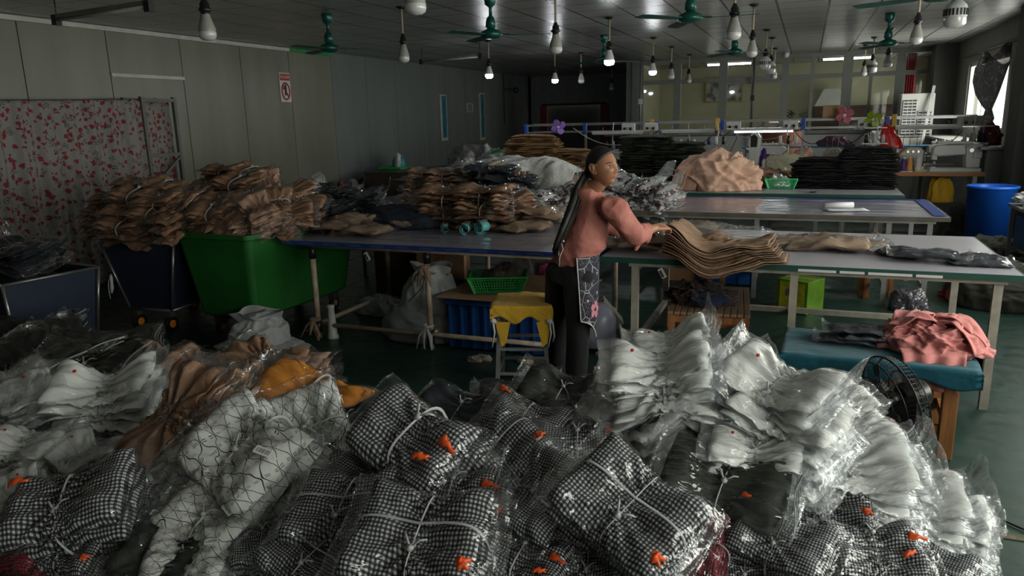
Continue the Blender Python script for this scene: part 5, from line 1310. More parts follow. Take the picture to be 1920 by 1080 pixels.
stack('fabric_stack', 'army green fabric stack leaning right, beside the pink heap', (at_z(1272, 340, HT)[0]-.06, 11.25, HT+.003), .72, .55, .54, 22, GRNF, 9, -.05)
tb6 = table('small side table under the brown fabric stacks', at_z(1002, 335, HT)[0]-.7, at_z(1068, 335, HT)[0]+.5, at_z(1002, 335, HT)[1]-.4, at_z(1002, 335, HT)[1]+.4, M('dark_top', (.12, .12, .115), .4), M('brown_tape_edge', (.10, .08, .06), .5), (at_z(1002, 335, HT)[0]-.6, at_z(1068, 335, HT)[0]+.4), .02, round_=False, stm=STEELD, low=.2)
# rear table goods
g6 = cloth('pink_tan_cloth', (.58, .36, .27), .08, .5, 6)
def cloth_heap(name, lab, loc, w, d, h, seed, mat, n=7, cat='clothes'):
    """loose heap: one crumpled core with folded flaps over it"""
    t = thing(name, lab, cat, loc)
    obj('heap', lump(w, d, h, seed, .15, 4.5, 160, 80, crease=.11), mat, t)
    rs = np.random.RandomState(seed)
    for i in range(n):
        a = rs.uniform(0, 2*PI); r = rs.uniform(.1, .36); L = rs.uniform(.3, .55)*w; q = rs.uniform(0, PI)
        zt = h*max(.12, (1-(r/.5)**2))**.6*1.02
        U, V = np.meshgrid(np.linspace(-1, 1, 26), np.linspace(-1, 1, 16), indexing='ij')
        x = U*L/2; y = V*L*.28; rr = np.sqrt((r*w*math.cos(a)+x*math.cos(q))**2/(w/2)**2+(r*d*math.sin(a)+x*math.sin(q))**2/(d/2)**2)
        z = h*np.power(np.clip(1-rr*rr*.9, .02, 1), .5)*1.04+.012-.10*h*(U*U)+nz(np.stack([x, y, U*0+i], -1), 22, seed+i, 2, True)*.03
        X = r*w*math.cos(a)+x*math.cos(q)-y*math.sin(q); Y = r*d*math.sin(a)+x*math.sin(q)+y*math.cos(q)
        o = obj('fold', G().grid(np.stack([X, Y, np.maximum(z, .004)], -1)), mat, t); o.modifiers.new('s', 'SOLIDIFY').thickness = .006
    return t
p = at_z(1345, 350, HT); cloth_heap('cloth_heap', 'large loose heap of pinkish tan cloth on the rear cutting table', (p[0], 9.80, HT+.002), 1.05, .8, .42, 41, g6, 12)
p = at_z(1435, 345, HT); cloth_heap('cloth_heap', 'low brown cloth heap between the pink heap and the green basket', (p[0]-.02, 10.35, HT+.002), .62, .5, .20, 43, cloth('brown_cloth', (.40, .23, .16)), 6)
p = at_z(1463, 354, HT); lumpo('crumpled_film', 'crumpled silvery plastic film in the green basket', 'plastic film', (p[0], p[1]+.12, HT+.03), .30, .22, .14, 44, M('silver_film', (.5, .5, .52), .2, .5, var=.1), amp=.3, f=7)
stack('fabric_stack', 'lower black fabric stack on the rear cutting table', (at_z(1537, 352, HT)[0], 10.12, HT+.002), .68, .5, .37, 16, BLKF, 11, bulge=.06)
stack('fabric_stack', 'taller black fabric stack at the right of the rear cutting table', (at_z(1622, 352, HT)[0], 10.12, HT+.002), .68, .5, .50, 21, BLKF, 12, .04, bulge=.04)
t = thing('scissors', 'black scissors lying near the front edge of the rear cutting table', 'scissors', at_z(1515, 360, HT+.006)); g = G(); g.bar((-.1, 0, 0), (.02, .01, 0), .014, .003); g.bar((-.1, .015, 0), (.02, -.005, 0), .014, .003); obj('blade', g, CHROME, t)
obj('handle', G().tube([(.02+.035+.035*math.cos(a), .022+.02*math.sin(a), 0) for a in np.linspace(0, 2*PI, 13)[:-1]], .005, 6, closed=True).tube([(.02+.035+.035*math.cos(a), -.02+.02*math.sin(a), 0) for a in np.linspace(0, 2*PI, 13)[:-1]], .005, 6, closed=True), BLACK, t)
# middle table: white paper roll
p = at_z(1575, 392, HT+.006)
t = thing('paper_roll', 'white paper roll partly opened on the film covered middle table', 'paper roll', p, .25)
obj('roll', G().tube([(-.14, .04, .03), (.14, .07, .03)], .03, 16), M('white_paper', (.62, .62, .64), .6, var=.03), t); o = obj('open_sheet', G().grid(np.array([[(a, -.12+b*.12, .004+.02*abs(b)*abs(a)) for b in np.linspace(-.5, 1, 6)] for a in np.linspace(-.16, .22, 10)])), M('white_paper', (.62, .62, .64), .6), t); o.modifiers.new('s', 'SOLIDIFY').thickness = .002
p = at_z(1262, 370, HT); lumpo('small_cloth', 'small tan cloth at the back edge of the middle table', 'cloth', (p[0], p[1]-.1, HT+.004), .3, .16, .06, 46, g6, amp=.2)
# ------------------------------------------------------------------ goods on the right table
# hand-held fanned stack of cut khaki pieces
hs = thing('cut_piece_stack', 'fanned thick stack of khaki trouser pieces held by the woman, sagging over the table edge', 'fabric pieces', (0, 0, 0))
ws = np.array(at_y(1236, 425, 4.93)); te = np.array(at_z(1400, 470, HT)); 
KH2 = garment('khaki_piece', (.27, .17, .11), .12, 1.6); KH3 = garment('khaki_piece_dark', (.13, .075, .045), .1, 1.6)
for i in range(11):
    t_ = i/10.; U, V = np.meshgrid(np.linspace(0, 1, 44), np.linspace(0, 1, 24), indexing='ij')
    x0, x1 = -.86+.03*t_, -.86+.30+.50*(1-.25*t_)
    X = x0+(x1-x0)*U+.03*V*t_
    yf = 4.84-.03*np.sin(PI*U)+.01*i*.3; Y = yf+.40*V-.10*np.sin(PI*U)*(1-V)*(1-t_)
    crest = .12*np.exp(-((U-.02)/.20)**2)*(.35+.65*t_)
    Z = HT+.012+.011*i+crest*(1-.15*V)+.03*np.sin(PI*U*1.2+i*.3)*V-.085*np.exp(-((U-.42)/.22)**2)*(1-V)**3*(1.0-.4*t_)
    Pq = np.stack([X, Y, Z], -1); Z = Z+nz(Pq, 12, 60, 2, True)*.012+nz(Pq, 20, 60+i)*.004
    Z = np.maximum(Z, np.where(Y > 4.895, HT+.004+.004*i, -1))
    o = obj('trouser_piece', G().grid(np.stack([X, Y, Z], -1)), KH2 if i % 3 == 1 or i > 8 else KH3, hs); o.modifiers.new('s', 'SOLIDIFY').thickness = .004
for i, (a, b, w_, yw) in enumerate(((.30, .12, .15, .2), (.52, .10, .17, -.3))):
    g = slab(.2, .12, .014, 0, 0, 300+i, 1.0, .006, 20, 14); obj('waistband_flap', g, KH2, hs, loc=(-.86+.62*a+.12, 4.95+b, HT+.155-.06*i), rot=(.2, -.15, yw+1.2*i))
flat('k', 1175, 464, 150, 5, 'flat stack of tan trousers under the woman s sleeve', None, z=ZT+.0); flat('k', 1190, 452, 150, -3, 'tan folded trousers on top, under the woman s sleeve', None, z=ZT+.045)
lumpo('plastic_film_heap', 'crumpled clear plastic bags behind the khaki pieces on the right table', 'plastic bags', (-.62, 5.75, HT+.002), .95, .45, .10, 51, FILMW, amp=.3, f=5)
put('k', 1300, 430, ZT, 100, 0, 0, 0, 'khaki bag under clear film at the back of the right table')
flat('k', 1545, 462, 160, -6, 'large khaki bagged garment with crossed film edges on the right table', 'khaki bags on the right table', z=ZT+.01); flat('k', 1480, 460, 110, 12, 'khaki bagged garment under the left side of the large one', 'khaki bags on the right table'); flat('k', 1600, 464, 110, 8, 'khaki bag end at the right of the large one, near the black bags', 'khaki bags on the right table')
flat('d', 1690, 478, 95, -35, 'folded black bag left of the largest black one on the right table', 'black bags on the right table'); flat('d', 1740, 482, 130, -8, 'largest black bagged garment on the right table', 'black bags on the right table', z=ZT+.02); flat('d', 1835, 494, 115, 2, 'flat glossy black bag nearest the right table corner', 'black bags on the right table')
for px, py, s in ((1145, 476, 1), (1600, 503, 0), (1230, 484, 0)): pass
# ------------------------------------------------------------------ on the padded bench and stools
for i, (px, py, z, w_, yw, lab) in enumerate(((1590, 640, .525, 105, -5, 'flat black bag lowest on the teal bench, left side'), (1625, 634, .55, 100, 6, 'flat black bag second on the teal bench'), (1608, 622, .58, 105, -2, 'thick black bag on top of the pile on the teal bench'), (1655, 628, .53, 80, 15, 'black bag partly under the pink cloth on the teal bench'))):
    put('d', px, py, z, w_*1.1, D(yw), 0, 0, lab, 'black bags on the bench')
p = at_z(1735, 668, .52)
cloth_heap('pink_cloth', 'salmon pink cloth heap hanging over the right end of the teal bench', (.70, 4.40, .522), .52, .44, .16, 55, PINK, 9, 'cloth')
g = G(); U, V = np.meshgrid(np.linspace(-1, 1, 30), np.linspace(0, 1, 24), indexing='ij')
X = .68+U*.16*(1-.25*V); Z = .56-.20*np.clip(V-.3, 0, 1)-.05*V; Y = 4.22-.16*np.clip(V, 0, .42)-.02*V+.012*np.sin(U*9+V*2)
o = obj('hanging_fold', g.grid(np.stack([X, Y, Z], -1)), PINK, None); 
pk_ = [q for q in COL.objects if q.name.startswith('pink_cloth')][0]; o.parent = pk_; o.location = (-.70, -4.40, -.522); o.modifiers.new('s', 'SOLIDIFY').thickness = .006
cloth_heap('dark_clothes', 'dark brown and navy clothes dropped across the orange stools', (-.66, 5.42, .455), .50, .40, .11, 57, cloth('dark_brown_cloth', (.045, .028, .022)), 5)
lumpo('navy_cloth', 'navy cloth lying on the dark clothes over the orange stools', 'cloth', (-.60, 5.28, .475), .30, .24, .09, 58, cloth('navy_cloth', (.012, .018, .045)), amp=.2, f=4)
# ------------------------------------------------------------------ sacks and floor things
def sack(lab, loc, w, d, h, seed, rz=0, neck=False, mat=None, skew=(0, 0)):
    t = thing('woven_sack', lab, 'sack', loc, rz)
    obj('sack_body', lump(w, d, h, seed, .13, 2.6, 110, 60, .6, skew), mat or SACK, t)
    U, V = np.meshgrid(np.linspace(0, 1, 50), np.linspace(0, 1, 16), indexing='ij')
    a = U*2*PI; r_ = .30+.12*V+.05*np.sin(a*5+V*3); X = w*r_*np.cos(a)+skew[0]*h; Y = d*r_*np.sin(a)*.8+skew[1]*h; Z = h*.90+.07*V*(1+.25*np.sin(a*3+seed))-.02
    o = obj('sack_mouth', G().grid(np.stack([X, Y, Z], -1)), mat or SACK, t); o.modifiers.new('s', 'SOLIDIFY').thickness = .003
    return t
sack('grey woven sack standing on the floor in front of the green bin', at_z(490, 655, 0), .50, .46, .30, 71, .3)
p = at_z(490, 662, 0); lumpo('sack_skirt', 'flattened lower part of a grey sack spread on the floor before the green bin', 'sack', (p[0], p[1], .003), .66, .5, .08, 72, SACK, amp=.2, f=3)
sack('grey woven sack leaning up against the middle cream table leg, open side facing front', (-2.88, 5.35, .20), .46, .34, .42, 73, -.2, skew=(.1, 0))
lumpo('woven_sack', 'wide grey sack lying flat on the floor under the left table', 'sack', (-2.95, 5.42, .003), .78, .6, .30, 74, cloth('woven_sack_dark', (.30, .31, .32), .1, .5, 8, rough=.5), amp=.1, f=2.4)
lumpo('woven_sack', 'dark grey sack lying behind the white spool cone near the green bin', 'sack', (-3.72, 5.95, .003), .55, .4, .18, 75, cloth('woven_sack_dark', (.30, .31, .32)), amp=.14, f=3)
lumpo('plastic_film_heap', 'clear plastic heap with white and pink bags under the back of the left table', 'plastic bags', (-2.25, 6.6, .002), .7, .5, .5, 76, cloth('pale_bag', (.42, .40, .42)), amp=.2, f=3.5, bag=FILMW)
lumpo('pink_bag', 'small pink printed bag under the back of the left table', 'bag', (-2.12, 6.28, .30), .18, .12, .16, 77, M('pink_print', (.5, .06, .2), .4, var=.5, vs=20), amp=.2)
t = thing('thread_cone', 'white plastic cone standing by the left cream table leg', 'cone', at_z(625, 634, 0)); obj('cone', G().lathe([(0, 0), (.05, 0), (.05, .02), (.042, .04), (.026, .26), (.03, .27), (.032, .29), (.018, .295), (0, .295)]), WPLAS, t)
p = at_z(600, 628, .1)
rg = thing('tied_rag', 'brown rag knotted round the foot of the left cream table leg', 'rag', (-3.80, 5.0, 0)); g = G()
for k_ in range(5):
    a = k_*1.4; g.tube([(0, -.03, .17), (.05*math.cos(a), -.06, .12+.03*math.sin(a)), (.10*math.cos(a), -.09-.02*math.sin(a), .05+.04*math.sin(a*2))], [.014, .018, .008], 8, flat=.45)
g.tube([(.034*math.cos(a), .034*math.sin(a), .17) for a in np.linspace(0, 2*PI, 13)[:-1]], .014, 7, closed=True); obj('cloth', g, cloth('rag_tan', (.26, .17, .12)), rg)
rg = thing('tied_rag', 'tan and white rag knotted high on the middle cream table leg', 'rag', (-2.72, 5.0, .68)); g = G()
for k_ in range(5):
    a = k_*1.3+.4; g.tube([(0, -.03, 0), (.06*math.cos(a), -.06, -.04+.02*math.sin(a)), (.09*math.cos(a), -.07, -.12-.03*math.sin(a*2))], [.012, .022, .006], 8, flat=.4)
g.tube([(.034*math.cos(a), .034*math.sin(a), 0) for a in np.linspace(0, 2*PI, 13)[:-1]], .014, 7, closed=True); obj('cloth', g, cloth('rag_tan', (.26, .17, .12)), rg); obj('black_strap', G().tube([(.03, -.04, -.02), (.01, -.08, -.15), (-.10, -.12, -.26)], .007, 6, flat=.4), BLACK, rg)
rg = thing('tied_rag', 'white rag tied at the foot of the middle cream table leg', 'rag', (-2.72, 5.0, .0)); g = G()
for k_ in range(4): a = k_*1.5; g.tube([(0, -.03, .2), (.05*math.cos(a), -.06, .13), (.07*math.cos(a+.3), -.08, .03)], [.012, .02, .009], 8, flat=.5)
g.tube([(.036*math.cos(a), .036*math.sin(a), .2) for a in np.linspace(0, 2*PI, 13)[:-1]], .014, 7, closed=True); obj('cloth', g, cloth('white_rag', (.5, .5, .5)), rg)
# basket contents and items near the woman s feet
lumpo('bag_of_scraps', 'clear bag of brown scraps sitting in the green mesh basket', 'bag', (-2.22, 5.34, .475), .30, .2, .20, 81, cloth('scrap_brown', (.10, .07, .06)), amp=.2, bag=FILM)
t = thing('plastic_drum', 'pale lilac plastic drum lying behind the woman s legs', 'drum', at_z(1122, 650, 0)[:2]+(.002,)); obj('shell', G().lathe([(0, .0), (.10, 0), (.13, .02), (.14, .1), (.14, .24), (.10, .32), (.04, .36), (0, .36)], n=36), M('lilac_plastic', (.36, .36, .46), .3), t)
t = carton('green and white printed carton tipped beside the lilac drum', (at_z(1160, 620, 0)[0], at_z(1160, 620, 0)[1], .06), .10, .20, .26, .5, M('printed_carton', (.32, .32, .26), .5, var=.5, vs=14)); t.rotation_euler = (0, -.7, .3)
lumpo('footwear', 'pale slipper on the floor right of the lilac drum', 'slipper', at_z(1150, 668, 0)[:2]+(.002,), .26, .10, .06, 82, M('slipper_cream', (.42, .38, .32), .6), amp=.05, rz=.2)
for i, (px, py) in enumerate(((890, 678), (905, 676), (985, 682), (1128, 700))):
    p = at_z(px, py, 0); lumpo('paper_scrap', ['crumpled scrap under the front rail, left of the stool', 'crumpled scrap right beside the other scrap by the stool', 'pale scrap beneath the yellow stool', 'scrap near the base of the white heap'][i], 'scrap', (p[0], p[1], .002), .12, .07, .04, 90+i, M('scrap_pale', (.35, .3, .26), .7), amp=.3)
p = at_z(1860, 568, 0); lumpo('red_bag', 'big red plastic sack lying on the floor beyond the right table leg', 'bag', (p[0], p[1], .002), .75, .5, .24, 95, M('red_bag_plastic', (.42, .02, .012), .4, var=.15), amp=.12)
p = at_z(1800, 556, 0); lumpo('red_bag', 'flat tail end of red plastic to the left of the big red sack', 'bag', (p[0], p[1], .002), .4, .2, .08, 96, M('red_bag_plastic', (.42, .02, .012), .4, var=.15), amp=.12)
p = at_z(1703, 582, 0.0); lumpo('speckled_bag', 'clear bag of dark speckled scraps lying under the right table', 'bag', (p[0], p[1], .002), .32, .22, .20, 97, M('speckled_cloth', (.05, .04, .06), .7, var=.9, vs=60), amp=.15, bag=FILM)
for i, (px, py, w_, h_, lab) in enumerate(((1880, 540, .9, .35, 'olive clothes heap nearest, at the right edge behind the table'), (1860, 490, .9, .42, 'dark olive clothes heap beside the blue barrel'), (1905, 455, .8, .62, 'dark clothes heap highest at the right edge'))):
    p = at_z(px, py, 0.15); lumpo('clothes_heap', lab, 'clothes', (min(p[0], 1.98), p[1], .002), w_, .8, h_, 100+i, cloth('olive_heap', (.035, .033, .026), .2, .6, 6), amp=.14, f=3.5)
# small desk at right edge with white papers
t = thing('side_table', 'small grey side table at the right edge piled with white scraps', 'table', (2.30, 8.55, 0)); obj('top', G().box((0, 0, .80), (.62, .9, .03)), STEELG, t, bevel=.003)
for sx in (-1, 1):
    for sy in (-1, 1): obj('leg', G().box((sx*.27, sy*.4, .39), (.035, .035, .785)), STEELG, t)
obj('blue_panel', G().box((0, .1, .55), (.5, .5, .3)), BLUED, t, bevel=.005)
for i in range(5): lumpo('white_scrap_pile', ['white paper scraps on the side table, foremost', 'white scraps at the left end over the barrel', 'grey white scraps in the middle of the pile', 'white scraps on top of the pile', 'scraps at the right edge of the pile'][i], 'scraps', (2.18+.12*(i % 3), 8.35+.14*i, .817+.03*(i > 2)), .34, .26, .09, 110+i, M('white_scrap', (.5, .5, .52), .55), amp=.35, f=5, rz=i)
p = at_y(1868, 418, 8.0); t = thing('leaning_board', 'thin white board with a small dark mark leaning at the right edge', 'board', (2.12, 7.95, p[2]-.14)); obj('panel', G().box((0, 0, .12-.14), (.012, .26, .62), (0, .12, .5)), WPLAS, t, bevel=.003); obj('dark_mark', G().lathe([(0, 0), (.022, 0), (.022, .003), (0, .003)], (-.03, -.04, .12), 12, (0, PI/2-.2, .5)), BLACK, t)
# items on the left wall desks
p = at_z(735, 318, .91)
t = thing('plastic_bag', 'white and turquoise plastic bag standing on the brown desk', 'bag', (p[0]-.03, p[1]+.3, .93)); obj('bag', lump(.26, .18, .24, 121, .15, 3), M('turquoise_bag', (.05, .30, .38), .35), t); obj('white_part', lump(.14, .16, .26, 122, .15, 3), M('bag_white', (.5, .5, .5), .35), t, loc=(.03, -.03, 0))
lumpo('white_bag_heap', 'heap of white bags at the back of the left wall by the second tray', 'bags', (-5.35, 12.95, .902), 1.0, .6, .30, 123, M('white_bag_plastic', (.36, .36, .37), .35), amp=.22, f=5)
lumpo('clear_bag_heap', 'clear and grey bags heaped before the left wall corner', 'bags', (-5.9, 13.2, .902), .9, .6, .34, 124, M('grey_bag_plastic', (.2, .2, .2), .35), amp=.25, f=5, bag=FILM)
lumpo('dark_bag_heap', 'black bags heaped beside the bright green scrap at the back left', 'bags', (-5.15, 13.5, .902), .6, .5, .3, 125, BLACK, amp=.2, f=4)
lumpo('green_scrap', 'bright green plastic scrap between the heaps at the back left', 'bag', (-5.35, 12.85, 1.10), .28, .2, .12, 126, GREENP, amp=.2)
rs = np.random.RandomState(8)
for i in range(12):
    y = 9.3+i*.33; o = obj('small_bagged_item', lump(.16, .16, .10, 130+i, .25, 4), M(['trinket_red', 'trinket_white', 'trinket_black'][i % 3], [(.14, .02, .03), (.3, .3, .3), (.02, .02, .02)][i % 3], .5), None, (-7.72+rs.uniform(-.05, .05), y, zl+.001)); tag(o, 'small bagged odd piece in the row on the white wall ledge', 'bag', 'odd pieces on the wall ledge')
# ------------------------------------------------------------------ floor fan
fx, fy = at_z(1690, 800, .2)[0]+.02, 3.78
p = at_y(1672, 745, fy)
ff = thing('floor_fan', 'black wire cage floor fan beside the white heap and the teal bench', 'fan', (p[0], fy, 0))
R_ = .225; zc2 = p[2]-.02
mfan = Matrix.Rotation(D(-14), 4, 'Y') @ Matrix.Rotation(D(-62), 4, 'Z')
def ft(a, r, dpt):   # dpt along the axis
    v_ = mfan @ Vector((r*math.cos(a), dpt, r*math.sin(a))); return (v_.x, v_.y, v_.z+zc2)
g = G()
for i in range(60):
    a = 2*PI*i/60
    g.tube([ft(a, .04, -.085), ft(a, .14, -.08), ft(a, R_*.93, -.055), ft(a, R_, 0)], .0016, 4, cap=False); g.tube([ft(a, R_, 0), ft(a, R_*.93, .055), ft(a, .13, .075), ft(a, .07, .08)], .0016, 4, cap=False)
for r, d_ in ((.04, -.085), (.14, -.08), (R_*.93, -.055), (R_, 0), (R_*.93, .055), (.13, .075)): g.tube([ft(a, r, d_) for a in np.linspace(0, 2*PI, 41)[:-1]], .003 if r < R_ else .005, 5, closed=True)
obj('cage', g, M('black_wire', (.03, .03, .03), .3, .6), ff)
for i in range(3):
    U, V = np.meshgrid(np.linspace(0, 1, 10), np.linspace(-1, 1, 8), indexing='ij'); r = .04+.15*U; a = 2*PI*i/3+V*(.28+.25*U); dd = V*.03
    Pb = np.array([[ft(a[q, w_], r[q, w_], dd[q, w_]) for w_ in range(8)] for q in range(10)]); o = obj('blade', G().grid(Pb), M('fan_blade_dark', (.03, .03, .032), .35), ff); o.modifiers.new('s', 'SOLIDIFY').thickness = .003
g = G(); g.cyl(ft(0, 0, -.03), ft(0, 0, .03), .042, n=20); obj('hub', g, BLACK, ff)
g = G(); g.tube([ft(0, 0, .05), ft(0, 0, .09), ft(0, 0, .17), ft(0, 0, .19)], [.06, .075, .065, .03], 20); obj('motor_housing', g, BLACK, ff, bevel=.002)
q = ft(0, 0, .12); q2 = (q[0]+.02, q[1], .16)
obj('stand', G().tube([q, (q[0], q[1], q[2]-.12), (q[0], q[1]-.01, .06)], .018, 10), BLACK, ff); obj('control_box', G().box((q[0], q[1], q[2]-.14), (.09, .08, .10)), BLACK, ff, bevel=.01)
obj('base_tube', G().tube([(q[0]-.12, q[1]+.1, .02), (q[0]+.02, q[1]+.12, .02), (q[0]+.16, q[1]+.03, .02), (q[0]+.17, q[1]-.10, .02), (q[0]+.06, q[1]-.22, .02), (q[0]-.12, q[1]-.24, .02)], .018, 10), M('fan_base_grey', (.10, .10, .11), .3), ff)
pts = [np.array(at_z(a, b, z)) for a, b, z in ((1712, 790, .25), (1740, 850, .01), (1775, 905, .008), (1830, 950, .008), (1880, 975, .008), (1960, 1010, .008))]
cb_ = []
for i in range(len(pts)-1):
    for t_ in np.linspace(0, 1, 6)[:-1]:
        p0, p1, p2, p3 = pts[max(i-1, 0)], pts[i], pts[i+1], pts[min(i+2, len(pts)-1)]
        cb_.append(tuple(.5*((2*p1)+(-p0+p2)*t_+(2*p0-5*p1+4*p2-p3)*t_**2+(-p0+3*p1-3*p2+p3)*t_**3)))
o = obj('power_cable', G().tube(cb_, .005, 6), BLACK); tag(o, 'black power cable running from the floor fan across the green floor', 'cable')
# ------------------------------------------------------------------ sewing line
ZB = at_y(1700, 323, 11.4)[2]
ZB = round(ZB, 3)
def bench(lab, x0, x1, y0, y1, z, top=M('bench_white', (.56, .56, .55), .35), edge=M('bench_edge_orange', (.36, .13, .04), .45)):
    t = thing('sewing_bench', lab, 'bench', ((x0+x1)/2, (y0+y1)/2, 0)); L, W = x1-x0, y1-y0
    obj('bench_top', G().box((0, 0, z-.012), (L, W, .024)), top, t, bevel=.003); obj('edge_band', G().box((0, -W/2-.004, z-.025), (L, .008, .05)).box((L/2+.004, 0, z-.025), (.008, W, .05)), edge, t)
    n_ = max(2, int(L/1.15)+1)
    for i in range(n_):
        x = -L/2+.1+(L-.2)*i/(n_-1)
        for sy in (-1, 1): obj('leg', G().box((x, sy*(W/2-.07), (z-.03)/2), (.05, .04, z-.03)), STEELG, t)
    g = G(); g.box((0, 0, .25), (L-.2, .04, .04)); g.box((0, 0, .10), (L*.7, .3, .02)); obj('treadle_frame', g, STEELD, t)
    return t
bench('white topped sewing bench with orange edge at the right, carrying the white machine', .45, 2.22, 11.4, 12.0, ZB)
bench('sewing bench section with yellow edge behind the pink cloth heap', -1.35, .30, 11.55, 12.1, ZB, edge=M('bench_edge_yellow', (.36, .19, .03), .45))
bench('grey sewing bench in the second row', -1.6, 1.9, 13.4, 14.0, .86, top=STEELG)
bench('dark sewing bench at the far left behind the fabric stacks', -4.4, -1.8, 13.2, 13.8, .80, top=STEELD)
def machine(kind, body_, s=1.0):
    t = thing('sewing_machine', '', 'sewing machine', (0, 0, 0), 0, 'industrial sewing machines')
    if kind == 'lock':
        obj('bed', G().box((0, 0, .02), (.52, .18, .04)), body_, t, bevel=.006)
        obj('column', G().prism([(.10, .04), (.24, .04), (.25, .30), (.08, .30)], -.08, .08, 'y'), body_, t, bevel=.012)
        obj('arm', G().prism([(-.24, .19), (-.17, .17), (.26, .20), (.26, .31), (-.20, .30), (-.24, .27)], -.065, .065, 'y'), body_, t, bevel=.014)
        obj('top_cover', G().box((-.02, 0, .325), (.36, .10, .03)), WPLAS, t, bevel=.006)
        obj('head', G().box((-.215, 0, .20), (.06, .10, .14)), body_, t, bevel=.01)
        g = G().cyl((-.215, 0, .13), (-.215, 0, .045), .006, n=8).cyl((-.20, 0, .13), (-.20, 0, .05), .005, n=8).box((-.21, 0, .047), (.04, .03, .005)); obj('needle_bar', g, CHROME, t)
        obj('hand_wheel', G().cyl((.265, 0, .255), (.31, 0, .255), .055, n=24).cyl((.31, 0, .255), (.32, 0, .255), .035, n=20), CHROME, t, bevel=.004)
        obj('dial', G().cyl((.14, -.085, .24), (.14, -.10, .24), .022, n=20), CHROME, t); obj('control_panel', G().box((.205, -.088, .19), (.085, .02, .07)), WPLAS, t, bevel=.004); obj('motor_box', G().box((.21, .0, .10), (.09, .15, .12)), BLACK, t, bevel=.006)
        g = G()
        for x in (-.15, -.05, .05): g.cyl((x, .0, .335), (x, 0, .36), .008, n=8)
        obj('thread_post', g, CHROME, t)
    else:   # overlock
        obj('bed', G().box((0, 0, .03), (.36, .24, .06)), body_, t, bevel=.006)
        obj('body', G().prism([(-.10, .06), (.16, .06), (.17, .24), (.12, .29), (-.02, .29), (-.10, .22)], -.10, .10, 'y'), body_, t, bevel=.014)
        obj('front_cover', G().box((.02, -.105, .15), (.20, .015, .10)), M('machine_grey', (.30, .30, .29), .4), t, bevel=.004)
        g = G()
        for x in (-.02, .04, .10): g.cyl((x, -.10, .24), (x, -.12, .24), .014, n=12)
        obj('tension_dial', g, CHROME, t); obj('presser_foot', G().box((-.13, -.04, .10), (.03, .05, .12)).cyl((-.13, -.04, .22), (-.13, -.04, .03), .005, n=6), CHROME, t); obj('hand_wheel', G().cyl((.18, 0, .17), (.21, 0, .17), .05, n=22), CHROME, t)
        g = G()
        for x in (-.05, .03, .11): g.tube([(x, .05, .28), (x, .05, .40), (x, -.02, .44)], .004, 5)
        obj('thread_guide', g, CHROME, t)
    t.scale = (s,)*3; return t
MW = M('machine_white', (.52, .52, .51), .3, var=.04); MB = M('machine_beige', (.40, .36, .28), .4, var=.08)
ml = machine('lock', MW); ov = machine('over', MB)
text('JUKAI', .032, M('logo_blue', (.03, .10, .24), .4), ml, (.11, -.0815, .28), (PI/2, 0, 0), .0004, 'logo')
p = at_y(1790, 323, 11.7)
def mplace(pr, px, Y, z, rz, lab, s): x = at_y(px, 300, Y)[0]; return inst(pr, lab, (x, Y, z), (0, 0, rz), s)
mplace(ml, 1790, 11.62, ZB, .03, 'white lockstitch sewing machine with a blue logo at the right end of the bench', 1.18)
mplace(ml, 1775, 13.7, .862, .0, 'white sewing machine showing just behind the one with the blue logo', 1.2)
mplace(ml, 1440, 13.65, .862, PI, 'white sewing machine behind the lit tube light, second row', 1.2)
mplace(ov, 1700, 11.75, ZB, .1, 'beige overlock machine beside the red bag, with thread cones in front', 1.1)
mplace(ov, 1640, 13.7, .862, .2, 'beige overlock machine above the taller black stack', 1.1)
mplace(ov, 1555, 13.6, .862, .0, 'beige overlock machine over the lower black stack, left', 1.1)
mplace(ov, 1590, 13.75, .862, .3, 'beige overlock machine between the two black stacks, behind', 1.1)
mplace(ov, 1300, 13.6, .80, 0, 'beige machine at the left behind the pink cloth heap', 1.15)
mplace(ml, 1160, 13.5, .80, PI, 'machine half hidden behind the green stacks', 1.15)
# single standing control unit
p = at_y(1412, 322, 11.8)
t = thing('button_machine', 'upright white and black machine head on the yellow edged bench', 'machine', (p[0], 11.8, ZB)); obj('body', G().prism([(-.06, 0), (.06, 0), (.09, .48), (.04, .56), (-.05, .54), (-.08, .42)], -.07, .07, 'y'), MW, t, bevel=.01); obj('dark_face', G().prism([(-.05, .34), (.04, .34), (.05, .48), (0, .53), (-.05, .50)], -.078, -.07, 'y'), BLACK, t, bevel=.003); obj('purple_cloth', lump(.10, .10, .30, 151, .2, 4), cloth('purple_cloth', (.06, .02, .14)), t, loc=(.13, 0, .0))
